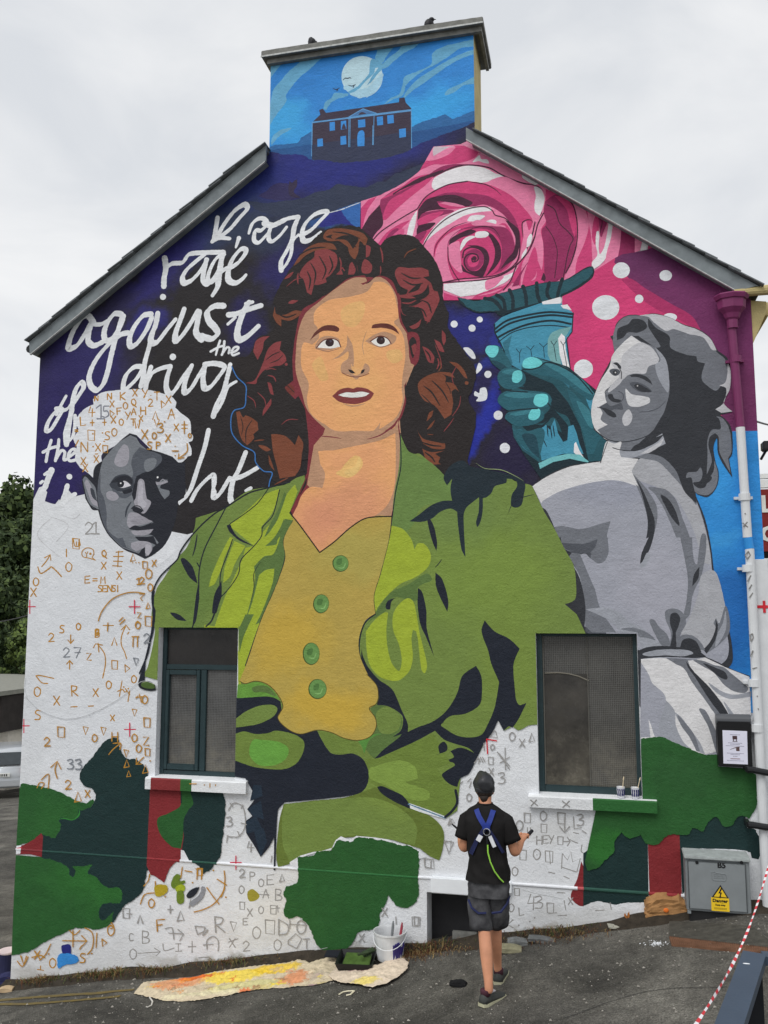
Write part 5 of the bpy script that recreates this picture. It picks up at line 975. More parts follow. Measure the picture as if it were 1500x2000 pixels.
for x, y in ((733,938),(705,960),(640,982),(555,1015)): p.dot(GR, x, y, 5, 'P')
marks(p, 'M', GR, 2.0, 'O:885,840:50 X:945,880:46 tu:1000,845:50 O:775,910:34 sq:762,985:44 tr:820,930:1')
for s in ('815,955 885,1055','830,1020 885,985','860,930! 862,1060! 888,1040! 825,965!','700,985 715,1012','715,985 730,1015','728,985 742,1012','800,830! 770,865! 815,872! 805,835!','735,905 738,945','640,1130 660,1110','650,1165 662,1130','600,1140 612,1128'): p.line(GR, s, 1.9, 'M')
marks(p, 'O', GR, 2.0, '2:205,590:50 P:265,610:50 O:315,650:46 E:365,625:60 tu:440,620:44 O:200,690:46 A:340,710:52 B:415,710:66 sq:205,785:44 X:250,825:44 O:315,810:44 sq:385,805:52 R:60,870:90 td:150,900:56 E:225,880:40 O:280,930:70 sq:355,890:84 D:435,885:90 O:540,890:80 X:145,1000:50 2:225,1015:58 O:405,1005:64 T:580,1000:54 3:130,285:56 tr:1,1:.1 4:250,430:60 L:1120,870:60 sq:1215,870:56 X:1040,820:46 X:905,970:46 F:0,980:1')
for s in ('140,245 170,205 220,220 238,280 235,350 200,400 160,400','150,205 165,225','225,215 215,235','215,320 245,330','195,370 205,395','130,395 160,405','135,395 130,435','315,740 375,745','500,890 500,935','500,912 600,920','490,1010! 535,968! 570,1000! 540,1055! 490,1030! 490,1010!','1285,530! 1340,535! 1345,590! 1290,575! 1285,530!','395,515 390,550','1430,325! 1450,295! 1465,320! 1430,325!','1405,435! 1445,425! 1435,495! 1405,435!','440,820 385,825','425,805 430,845'): p.line(GR, s, 1.9, 'O', jit=.4)
marks(p, 'K', GR, 2.0, 'C:755,970:44 B:835,955:72 sq:722,820:60 ^:808,860:46 tu:1040,835:60 +:985,805:44 R:1258,870:1 O:760,1060:60 +:1105,1015:64 2:1,1:.1')
for s in ('810,1085 935,1078','905,1055! 940,1076! 915,1100!','745,850 775,855','955,1030 965,1070 1020,1055','1030,1030 1060,1030','1045,1030 1045,1075','1030,1075 1065,1072','970,940 1010,935 1020,1000','990,965 1075,970','1045,945! 1078,970! 1055,1010!','1145,925 1160,975! 1220,945 1190,980 1205,930! 1150,925!','1215,1060 1215,1010 1250,985 1280,1010 1280,1070','1195,1035 1250,1030','1165,1112 1225,1108','1340,1020! 1395,1000','1120,770! 1110,820!'): p.line(GR, s, 1.9, 'K', jit=.4)
RD = (196,44,70)
for t, x, y in (('I',175,1335),('I',790,1335),('J',140,803),('J',762,824),('K',1384,552)):
    p.line(RD, '%d,%d %d,%d' % (x-32, y, x+32, y), 2, t); p.line(RD, '%d,%d %d,%d' % (x, y-38, x, y+40), 2, t)
p.line((196,40,50), '752,880 758,965', 2.4, 'M'); p.line((196,40,50), '752,880 810,890', 2.4, 'M')
p.line((178,180,182), '150,630 220,700 310,745 400,762 500,745 620,690 720,630 800,560 850,540 910,560 918,590', 1, 'J')
p.line((205,207,208), '150,520 145,580 160,640', 1, 'J')
for q_ in ('1020,1738 1050,1746 1100,1756','900,1640 930,1648 990,1655','560,1880 600,1860 640,1850'): p.line((168,170,170), q_, .8, 'X', jit=.6)
# test patches of colour
p.fill((170,150,40), '910,690 975,685 980,730 920,750', 'K', rough=1); p.fill((96,118,40), '1015,640 1040,620 1060,630 1055,660 1085,655 1088,670! 1055,690 1030,705 1005,690', 'K', rough=1); p.fill((150,165,40), '1030,700 1060,680 1085,690 1080,720 1040,725', 'K'); p.fill((100,120,40), '1040,725 1075,720 1078,785 1042,790', 'K', rough=.8)
p.fill((34,38,46), '1095,745 1130,705 1170,695! 1150,740 1110,762', 'K', rough=1); p.fill((134,136,142), '1110,790 1170,740 1185,690! 1205,700 1190,760 1130,808', 'K', rough=1)
p.fill((150,140,50), '1450,730 1480,710 1520,745 1500,775 1460,778', 'K')
p.fill((36,38,110), '362,1045 385,1032 415,1035 418,1090! 370,1090!', 'K', rough=.5); p.fill((52,128,196), '345,1095 400,1085 450,1098 465,1120 440,1145 390,1150 345,1170', 'K', rough=1.5)
p.line((190,190,192), '305,810 220,915 345,1040', 1.4, 'I', jit=.6); p.line((190,190,192), '305,810 400,860 330,955', 1.2, 'I', jit=.6); p.line((190,190,192), '360,795 430,820 470,790', 1, 'I')
tag(p.done(gable), kind='stuff')
# ============================================================ HOUSE FABRIC
OV = -.12                                            # the verge stands this far in front of the wall
M_slate = mat('grey slate', A(100,104,107), .7, var=.25, vscale=9, bump=.35, bscale=40)
M_barge = mat('weathered grey bargeboard', A(116,123,126), .75, var=.22, vscale=7, bump=.15, bscale=50, stretch=(1,1,1))
M_flake = mat('flaking pale edge paint', A(180,182,180), .8, var=.25, vscale=30)
M_black = mat('black painted metal', A(30,31,33), .35, var=.2, bump=.05)
M_conc = mat('weathered concrete', A(118,118,114), .9, var=.28, vscale=12, bump=.6, bscale=40)
M_cream = mat('stained cream render', A(176,162,116), .85, var=.16, vscale=5, bump=.5, bscale=60)
def ln(a, b, Y):                                     # a straight line of the wall plane through two photo points
    p, q = on_wall(*a, Y), on_wall(*b, Y); k = (q.z-p.z)/(q.x-p.x)
    return lambda x: p.z+k*(x-p.x), k
loL, kL = ln((68,684), (460,362), OV); upL, _ = ln((57,662), (427,353), OV)
loR, kR = ln((1000,322), (1440,568), OV); upR, _ = ln((1017,300), (1485,553), OV)
xL0, xL1 = on_wall(57,662,OV).x, CHL; xR0, xR1 = CHR-.07, on_wall(1485,553,OV).x
roof = mat('slate roof field', A(84,88,94), .8, var=.2, vscale=20, bump=.5, bscale=12)
for (x0, x1, up, nm) in ((xL0, xL1+1.06, upL, 'roof_slope'), (xR1, -.84, upR, 'roof_slope')):
    b = bm_new(); ta, tb = (up(x0), up(x1))
    if nm:
        for (ya, yb, xe) in ((-.10, .58, xL1 if x0 < 0 else CHR), (.58, 8.1, x1)):
            za, zb = up(x0)-.02, up(xe)-.02
            vv = [(x0,ya,za),(xe,ya,zb),(xe,yb,zb),(x0,yb,za)]
            top = [b.verts.new(v) for v in vv]; bot = [b.verts.new((v[0], v[1], v[2]-.05)) for v in vv]
            b.faces.new(top); b.faces.new(bot[::-1])
            for k in range(4): b.faces.new((top[k], bot[k], bot[(k+1)%4], top[(k+1)%4]))
        bmesh.ops.recalc_face_normals(b, faces=b.faces)
    link(nm, b, roof, house)
b = bm_new()
prism(b, [(xL0+.015, loL(xL0+.015)), (xL1+.01, loL(xL1+.01)), (xL1+.01, upL(xL1)-.035), (xL0, upL(xL0)-.035)], OV, OV+.03); link('bargeboard', b, M_barge, house)
b = bm_new(); prism(b, [(xL0+.02, loL(xL0+.02)-.008), (xL1, loL(xL1)-.008), (xL1, loL(xL1)+.001), (xL0+.02, loL(xL0+.02)+.001)], OV-.004, OV+.02); link('bargeboard_lip', b, M_flake, house)
b = bm_new()
prism(b, [(xR0, loR(xR0)), (on_wall(1440,568,OV).x, loR(on_wall(1440,568,OV).x)), (on_wall(1476,560,OV).x, loR(on_wall(1440,568,OV).x)+.03), (on_wall(1482,556,OV).x, upR(on_wall(1482,556,OV).x)-.035), (xR0, upR(xR0)-.035)], OV, OV+.03); link('bargeboard', b, M_barge, house)
b = bm_new(); xe = on_wall(1440,568,OV).x
prism(b, [(xR0, loR(xR0)-.008), (xe, loR(xe)-.008), (xe, loR(xe)+.001), (xR0, loR(xR0)+.001)], OV-.004, OV+.02); link('bargeboard_lip', b, M_flake, house)
# boxed soffit between board and wall
for (x0, x1, lo) in ((xL0+.02, xL1, loL), (xR0+.05, xe, loR)):
    b = bm_new(); quad(b, (x0, OV+.03, lo(x0)+.012), (x1, OV+.03, lo(x1)+.012), (x1, .0, lo(x1)+.012), (x0, .0, lo(x0)+.012))
    link('verge_soffit', b, M_barge, house)
# verge slates, one by one
def slate_mesh(L, D, T):
    b = bm_new(); box(b, (-L/2, -.02, 0), (L/2, D, T), .002); me = bpy.data.meshes.new('slate'); b.to_mesh(me); b.free(); me.materials.append(M_slate); return me
sm = slate_mesh(.34, .32, .012)
for (x0, x1, up, k, st) in ((xL0, xL1+.02, upL, kL, .158), (xR1, xR0+.05, upR, kR, .185)):
    n = int(abs(x1-x0)/st); sg = 1 if x1 > x0 else -1; ang = math.atan(k)
    for i in range(n+1):
        x = x0+sg*(st*i+.12)
        if (x-x1)*sg > -.02: break
        o = bpy.data.objects.new('slate', sm); COL.objects.link(o); o.parent = house
        tilt = .055*sg
        o.location = (x, OV-.025+random.uniform(-.01,.008), up(x)-.022+random.uniform(-.004,.004)-.002); o.rotation_euler = (0, -ang+tilt+random.uniform(-.012,.012), random.uniform(-.02,.02))
# chimney
chim = empty('chimney', (0,0,0)); chim.parent = house
b = bm_new(); CD = .57
quad(b, (CHR,0,7.2),(CHR,CD,7.2),(CHR,CD,8.62),(CHR,0,8.62)); quad(b, (CHL,0,7.2),(CHL,0,8.62),(CHL,CD,8.62),(CHL,CD,7.2)); quad(b, (CHL,CD,7.2),(CHL,CD,8.62),(CHR,CD,8.62),(CHR,CD,7.2))
link('chimney_stack', b, M_cream, chim)
ca, cb_ = on_wall(510,97,-.09), on_wall(943,33,-.09); zt = (ca.z+cb_.z)/2; zb_ = (on_wall(510,111,-.09).z+on_wall(943,44,-.09).z)/2
b = bm_new(); box(b, (ca.x, -.09, zb_), (cb_.x, CD+.09, zt), .006)
bmesh.ops.subdivide_edges(b, edges=[e for e in b.edges if e.calc_length() > .5], cuts=40, use_grid_fill=True)
for v in b.verts:
    n_ = noise.noise(v.co*9)*.008+noise.noise(v.co*30)*.004; v.co.z += n_ if v.co.z > zt-.03 else 0; v.co.y += n_*.5 if v.co.y < 0 else 0
link('chimney_cap', b, M_conc, chim)
b = bm_new(); box(b, (ca.x-.002, -.094, zb_-.004), (cb_.x+.002, -.088, zb_+.012)); link('cap_edge', b, M_flake, chim)
b = bm_new(); box(b, (ca.x+.05, -.045, zb_-.055), (cb_.x-.05, -.003, zb_-.002)); box(b, (cb_.x-.05, -.045, zb_-.055), (cb_.x-.02, CD+.03, zb_-.002)); link('cap_fillet', b, M_conc, chim)
# gutter and hopper at the right, little gutter at the left
b = bm_new(); g0 = on_wall(80,690,0); tube(b, [(WL-.06,-.10,5.66),(WL-.07,2,5.66),(WL-.07,8,5.66)], .045, 10); link('gutter', b, M_black, house)
b = bm_new(); h0, h1 = on_wall(1433,573,-.1), on_wall(1512,561,-.1)
tube(b, [(h0.x,-.10,h0.z),(h1.x+.1,-.06,h1.z),(h1.x+.1,.3,h1.z)], [.036,.05,.05], 12); link('gutter_outlet', b, M_cream, house)
b = bm_new(); box(b, (WR+.06, .1, 5.5), (WR+.16, 8, 5.62)); link('eaves_fascia', b, M_cream, house)
b = bm_new(); prism(b, [(WR+.001, 5.62), (WR+.13, 5.60), (WR+.125, 5.50), (WR+.001, 5.22)], .02, .32); link('eaves_corbel', b, M_cream, house)
b = bm_new(); tube(b, [(WR+.2,-.03,5.46),(WR+.24,-.05,5.43),(WR+.2,-.04,5.40)], .012, 6); link('cable_bracket', b, M_black, house)
# string course: a small chamfered bar, painted in the colours that cross it
M_pw = mural_mat('string course paint', None, wear=.06)
def paint_faces(b, fs, col):
    l = b.loops.layers.float_color.get('paint') or b.loops.layers.float_color.new('paint')
    for f in fs:
        for lp in f.loops: lp[l] = A(*col)
b = bm_new(); segs = [((32,1657),WHT),((42,1658),(122,52,56)),((84,1660),(40,72,66)),((288,1674),(140,52,56)),((352,1678),WHT),((376,1680),(48,86,74)),((424,1684),WHT),((582,1697),(48,104,58)),((817,1711),WHT),((843,1712),WHT)]
def zc(x): return .548
def course(b, x0, x1, col, pr=.013, z0=.536, z1=.556):
    n0 = len(b.faces); pts = [(0,z0-.012),(-pr,z0),(-pr,z1-.010),(0,z1)]
    for (ya, za), (yb, zb) in zip(pts, pts[1:]): quad(b, (x0,ya,za),(x1,ya,za),(x1,yb,zb),(x0,yb,zb))
    b.faces.ensure_lookup_table(); paint_faces(b, b.faces[n0:], col)
for (a, c), (e, _) in zip(segs, segs[1:]): course(b, on_wall(*a).x, on_wall(*e).x, c)
link('string_course', b, M_pw, house); b = bm_new()
for (a, e, c) in (((993,1722),(1128,1733),WHT),((1128,1733),(1140,1734),(170,80,84)),((1140,1734),(1267,1744),(42,76,66)),((1267,1744),(1330,1749),(140,50,54)),((1330,1749),(1380,1752),WHT)): course(b, on_wall(*a).x, on_wall(*e).x, c)
link('string_course', b, M_pw, house)
# hood over the vent and a dark backing standing in for its unlit inside
b = bm_new(); v0, v1 = on_wall(843,1712).x, on_wall(993,1723).x
box(b, (v0, -.055, .43), (v1, .0, .565), .008); box(b, (v1-.0, -.04, .47), (v1+.03, .0, .56), .004); link('vent_hood', b, M_whitep, house)
b = bm_new(); box(b, (HOLE[0], .24, HOLE[2]), (HOLE[1], .27, HOLE[3])); link('vent_backing', b, mat('dark vent interior', A(40,40,42), .8), house)
b = bm_new(); box(b, (HOLE[0]+.2, .16, -.02), (HOLE[0]+.42, .2, .05), .004); link('vent_ledge', b, M_conc, house)

# ------------------------------------------------------------ windows
M_frame = mat('dark green window paint', A(38,54,57), .45, var=.12, vscale=10, bump=.1, bscale=40)
def glass_mat(name, c0, c1, grid, gs=70, line=(.16,.16,.15), dust=.6):
    m = bpy.data.materials.new(name); m.use_nodes = True; t = m.node_tree; b = t.nodes['Principled BSDF']
    b.inputs['Roughness'].default_value = .16; b.inputs['Specular IOR Level'].default_value = .45
    g_ = N(t, 'ShaderNodeNewGeometry'); sx = N(t, 'ShaderNodeSeparateXYZ'); t.links.new(g_.outputs['Position'], sx.inputs[0])
    nz_ = N(t, 'ShaderNodeTexNoise', inp={'Scale': 2.5, 'Detail': 5, 'Roughness': .7}); t.links.new(g_.outputs['Position'], nz_.inputs['Vector'])
    r = N(t, 'ShaderNodeValToRGB'); r.color_ramp.elements[0].position = .3; r.color_ramp.elements[0].color = c0; r.color_ramp.elements[1].position = .75; r.color_ramp.elements[1].color = c1
    t.links.new(nz_.outputs[0], r.inputs[0]); cur = r.outputs[0]
    if grid:
        outs = []
        for ax in ('X', 'Z'):
            mu = N(t, 'ShaderNodeMath', operation='MULTIPLY', inp={1: gs}); t.links.new(sx.outputs[ax], mu.inputs[0])
            fr = N(t, 'ShaderNodeMath', operation='FRACT'); t.links.new(mu.outputs[0], fr.inputs[0])
            lt = N(t, 'ShaderNodeMath', operation='LESS_THAN', inp={1: .24}); t.links.new(fr.outputs[0], lt.inputs[0]); outs.append(lt.outputs[0])
        mxx = N(t, 'ShaderNodeMath', operation='MAXIMUM'); t.links.new(outs[0], mxx.inputs[0]); t.links.new(outs[1], mxx.inputs[1])
        sc_ = N(t, 'ShaderNodeMath', operation='MULTIPLY', inp={1: grid}); t.links.new(mxx.outputs[0], sc_.inputs[0])
        mi_ = N(t, 'ShaderNodeMix', data_type='RGBA'); t.links.new(sc_.outputs[0], mi_.inputs[0]); t.links.new(cur, mi_.inputs[6]); mi_.inputs[7].default_value = (*line, 1); cur = mi_.outputs[2]
        bp = N(t, 'ShaderNodeBump', inp={'Strength': .4, 'Distance': .002}); t.links.new(mxx.outputs[0], bp.inputs['Height']); t.links.new(bp.outputs[0], b.inputs['Normal'])
    dz = N(t, 'ShaderNodeMapRange', inp={1: 1.95, 2: 1.33, 3: 0, 4: dust}); t.links.new(sx.outputs['Z'], dz.inputs[0])
    n9 = N(t, 'ShaderNodeTexNoise', inp={'Scale': 6, 'Detail': 7, 'Roughness': .75}); t.links.new(g_.outputs['Position'], n9.inputs['Vector'])
    d9 = N(t, 'ShaderNodeMapRange', inp={1: .38, 2: .7, 3: .15, 4: 1}); t.links.new(n9.outputs[0], d9.inputs[0])
    dm = N(t, 'ShaderNodeMath', operation='MULTIPLY'); t.links.new(dz.outputs[0], dm.inputs[0]); t.links.new(d9.outputs[0], dm.inputs[1])
    dx = N(t, 'ShaderNodeMix', data_type='RGBA'); t.links.new(dm.outputs[0], dx.inputs[0]); t.links.new(cur, dx.inputs[6]); dx.inputs[7].default_value = A(128,122,106); cur = dx.outputs[2]
    rr_ = N(t, 'ShaderNodeMapRange', inp={1: .3, 2: .7, 3: .08, 4: .4}); t.links.new(n9.outputs[0], rr_.inputs[0]); t.links.new(rr_.outputs[0], b.inputs['Roughness'])
    t.links.new(cur, b.inputs['Base Color']); return m
G_dark = glass_mat('dark plain glass', A(28,27,27), A(42,39,38), 0)
G_wire = glass_mat('wired obscure glass', A(42,42,42), A(84,84,82), .6, 62, (.2,.2,.2))
G_dust = glass_mat('dusty plain glass', A(38,37,36), A(74,71,66), 0)
G_wire2 = glass_mat('brown wired glass', A(40,39,38), A(74,72,68), .6, 62, (.19,.19,.18))
def frame_bars(b, rects, y0, y1, bev=.004):
    for x0, x1, z0, z1 in rects: box(b, (x0, y0, z0), (x1, y1, z1), bev)
def X(px, py, Y=.1): return on_wall(px, py, Y).x
def Z(px, py, Y=.1): return on_wall(px, py, Y).z
# left window
x0, x1, z0, z1 = WIN[0]
wl = empty('window', (0,0,0)); wl.parent = house
tr0, tr1 = Z(390,1308), Z(390,1298); xm0, xm1 = X(392,1400), X(403,1400)
b = bm_new(); FY = .085
fx0 = x0+.0
frame_bars(b, [(fx0, fx0+.045, z0, z1), (x1-.02, x1, z0, z1), (fx0+.047, x1-.022, z1-.022, z1), (fx0+.047, x1-.022, z0, z0+.05), (fx0+.047, x1-.022, tr0, tr1), (xm0, xm1, z0+.052, tr0-.002)], FY, FY+.05)
link('window_frame', b, M_frame, wl)
b = bm_new(); frame_bars(b, [(fx0+.05, fx0+.085, z0+.056, tr0-.004), (xm0-.042, xm0-.004, z0+.056, tr0-.004), (fx0+.087, xm0-.044, z0+.056, z0+.11), (fx0+.087, xm0-.044, tr0-.05, tr0-.004)], FY-.014, FY+.03); link('casement', b, M_frame, wl)
for nm, r_, m_ in (('pane', (fx0+.045, x1-.02, tr1, z1-.02), G_dark), ('pane', (fx0+.08, xm0-.03, z0+.1, tr0-.04), G_wire), ('pane', (xm1, x1-.02, z0+.05, tr0), G_wire)):
    b = bm_new(); box(b, (r_[0], FY+.025, r_[2]), (r_[1], FY+.031, r_[3])); link(nm, b, m_, wl)
b = bm_new(); box(b, (X(432,1260), FY+.04, tr1), (X(462,1260), FY+.05, z1-.03)); 
# right window
x0, x1, z0, z1 = WIN[1]
wr = empty('window', (0,0,0)); wr.parent = house
b = bm_new(); frame_bars(b, [(x0, x0+.05, z0, z1), (x1-.035, x1, z0, z1), (x0+.052, x1-.037, z1-.028, z1), (x0+.052, x1-.037, z0, z0+.065)], FY, FY+.05); link('window_frame', b, M_frame, wr)
xs_ = X(1150,1400); zs_ = Z(1100,1316)
b = bm_new(); frame_bars(b, [(x0+.052, x0+.062, z0+.067, z1-.03), (xs_-.004, xs_+.002, z0+.067, z1-.03)], FY+.012, FY+.022, .001); link('glazing_bead', b, mat('dusty bead', A(92,90,84), .7), wr)
arc = [(X(1066,1316), Z(1066,1316))]
b = bm_new(); pts = [(1064,1315),(1090,1314),(1110,1316),(1130,1321),(1150,1330)]
tube(b, [(X(u,v), FY+.022, Z(u,v)) for u, v in pts], .006, 6); link('reflection_arc', b, mat('pale reflection line', A(110,106,96), .7), wr)  # curved reflection in the glass, drawn as a thin pale tube
for r_, m_ in (((x0+.05, xs_, zs_, z1-.025), G_wire2), ((x0+.05, xs_, z0+.06, zs_-.002), G_dust), ((xs_, x1-.03, z0+.06, z1-.025), G_wire2)):
    b = bm_new(); box(b, (r_[0], FY+.025, r_[2]), (r_[1], FY+.031, r_[3])); link('pane', b, m_, wr)
# sills, painted over with whatever runs across them
def sill(px0, px1, py0, zt_, segs_, H=.10):
    b = bm_new(); PR = -.065
    a = on_wall(px0, py0, PR).x; e = on_wall(px1, py0+10, PR).x
    cuts = [on_wall(s_[0], py0+5, PR).x for s_ in segs_]; cols = [s_[1] for s_ in segs_]
    n0 = 0
    for i, c in enumerate(cols):
        u = a if i == 0 else cuts[i]; v = e if i == len(cols)-1 else cuts[i+1]
        n0 = len(b.faces)
        quad(b, (u,PR,zt_-H),(v,PR,zt_-H),(v,PR,zt_-.018),(u,PR,zt_-.018)); quad(b, (u,PR,zt_-.018),(v,PR,zt_-.018),(v,PR+.01,zt_-.006),(u,PR+.01,zt_-.006)); quad(b, (u,PR,zt_-H),(u,.0,zt_-H),(v,.0,zt_-H),(v,PR,zt_-H))
        b.faces.ensure_lookup_table(); paint_faces(b, b.faces[n0:], c); n0 = len(b.faces)
        quad(b, (u,PR+.01,zt_-.006),(v,PR+.01,zt_-.006),(v,.09,zt_+.004),(u,.09,zt_+.004))
        b.faces.ensure_lookup_table(); paint_faces(b, b.faces[n0:], (214,216,218))
    n0 = len(b.faces)
    for u, sg in ((a,1),(e,-1)): quad(b, (u,PR,zt_-H),(u,PR,zt_-.018),(u,0,zt_-.0),(u,0,zt_-H))
    b.faces.ensure_lookup_table(); paint_faces(b, b.faces[n0:], cols[0])
    return link('window_sill', b, M_pw, house)
sill(283, 480, 1530, 1.312, [(283,(208,210,212)),(294,(122,44,46)),(352,(46,92,46)),(374,(212,214,216))], .115)
sill(1032, 1284, 1572, 1.312, [(1032,(206,208,210)),(1158,(40,92,44))], .105)
# downpipe with its hopper, in the colours painted over it
def pipe_seg(name, pts, r, m, parent): 
    b = bm_new(); tube(b, pts, r, 14); return link(name, b, m, parent, smooth=False)
PY = -.09
M_pp = mat('purple painted iron', A(112,44,86), .5, var=.1, bump=.15, bscale=40); M_pwh = mat('white painted iron', A(200,202,204), .5, var=.06, bump=.15, bscale=40); M_pbl = mat('blue painted iron', A(46,132,200), .5)
dp = empty('downpipe', (0,0,0)); dp.parent = house
cx_ = lambda px, py: on_wall(px, py, PY)
top = cx_(1425,578); R8 = 8
b = bm_new(); lathe(b, [(.14,.0),(.15,-.012),(.135,-.045),(.12,-.05),(.115,-.125),(.075,-.17),(.06,-.21),(.045,-.225),(.045,-.30)], (top.x+.01, PY-.02, top.z), R8, 1, .75); link('hopper', b, M_pp, dp)
q0, q1, q2, q3, q4 = cx_(1427,620), cx_(1446,835), cx_(1460,1050), cx_(1464,1072), cx_(1500,1790)
pipe_seg('pipe_length', [q0,(q0+q1)/2,q1], .037, M_pp, dp); pipe_seg('pipe_length', [q1,q2], .037, M_pwh, dp); pipe_seg('pipe_length', [q2,q3], .0375, M_pbl, dp); pipe_seg('pipe_length', [q3,q4], .037, M_pwh, dp)
for (u, v, m_) in ((1437,702,M_pp),(1454,971,M_pwh),(1461,1110,M_pwh),(1473,1334,M_pwh),(1479,1422,M_pwh)):
    c = cx_(u, v); b = bm_new(); tube(b, [c-Vector((0,0,.03)), c+Vector((0,0,.03))], .047, 14); box(b, (c.x-.075, -.035, c.z-.012), (c.x+.075, -.001, c.z+.012)); link('pipe_bracket', b, m_, dp)
p = Paint('pipe_marks', M_paint, 'N'); M_gm = mat('grey marker', A(132,130,128), .7)
def pmark(b, pts, w=.008, col=(140,138,136)):
    for (u, v), (s_, t_) in zip(pts, pts[1:]):
        a_, c_ = cx_(u, v), cx_(s_, t_)
        a_.y = c_.y = PY-.037; tube(b, [a_, c_], .005, 5)
b = bm_new()
for pts in (((1449,1022),(1459,1030)),((1458,1020),(1450,1030)),((1453,1003),(1455,1005)),((1454,1085),(1460,1077),(1464,1085),(1457,1092),(1454,1085)),((1458,1136),(1465,1124)),((1461,1151),(1467,1142)),((1462,1167),(1469,1158)),((1463,1240),(1468,1237),(1470,1245),(1465,1252),(1463,1240)),((1464,1282),(1469,1270)),((1468,1305),(1477,1303)),((1477,1358),(1478,1360)),((1479,1382),(1480,1386))):
    b = bm_new(); pmark(b, pts); link('pipe_mark', b, M_gm, dp)
p.bm.free()
# white boxed corner with a red cross
b = bm_new(); k0, k1 = on_wall(1475,1300,-.05).x, WR+.06
box(b, (k0, -.05, .4), (k1-.04, -.002, 3.33), .004); box(b, (k1-.035, -.03, .4), (k1, .04, 3.30), .003); link('corner_boxing', b, M_pwh, house)
b = bm_new(); c = on_wall(1490,1185,-.05); box(b, (c.x-.06, -.056, c.z-.012), (c.x+.04, -.051, c.z+.012)); box(b, (c.x-.0, -.058, c.z-.05), (c.x+.02, -.0515, c.z+.05)); link('red_cross_mark', b, mat('red paint mark', A(190,36,48), .6), house)
# black brackets at the lower right
for (a_, e_, nm) in (((1459,1503),(1512,1512),'black_conduit'),((1461,1611),(1512,1618),'black_conduit')):
    b = bm_new(); p0, p1 = on_wall(*a_, -.15), on_wall(*e_, -.15); tube(b, [(p0.x,-.15,p0.z),(p0.x+.04,-.15,p0.z),(p1.x,-.15,p1.z)], [.03,.026,.026], 10); box(b, (p0.x-.01,-.15,p0.z-.02),(p0.x+.02,-.002,p0.z+.02)); link(nm, b, M_black, house)
b = bm_new(); c = on_wall(1486,872,-.05); box(b, (WR+.02,-.1,c.z-.04),(WR+.08,.02,c.z+.04),.01); tube(b, [(WR+.05,-.04,c.z-.04),(WR+.02,.02,c.z-.1)], .012, 6); link('floodlight', b, M_black, house)
# marks written on the two sills
bq = bm_new(); PRs = -.0665
for pts in (((370,1531),(384,1531)),((399,1532),(399,1534)),((410,1530),(410,1538)),((421,1532),(421,1535))):
    a_, e_ = on_wall(*pts[0], PRs), on_wall(*pts[1], PRs); a_.y = e_.y = -.0655; tube(bq, [a_, e_], .0055, 5)
link('sill_marks', bq, mat('gold marker', A(172,124,46), .7), house)
bq = bm_new()
for pts in (((1036,1562),(1050,1573)),((1048,1562),(1037,1574)),((1098,1564),(1113,1576)),((1112,1564),(1099,1577))):
    a_, e_ = on_wall(*pts[0], PRs), on_wall(*pts[1], PRs); a_.y = e_.y = -.0655; tube(bq, [a_, e_], .0055, 5)
link('sill_marks', bq, mat('grey marker two', A(136,134,132), .7), house)
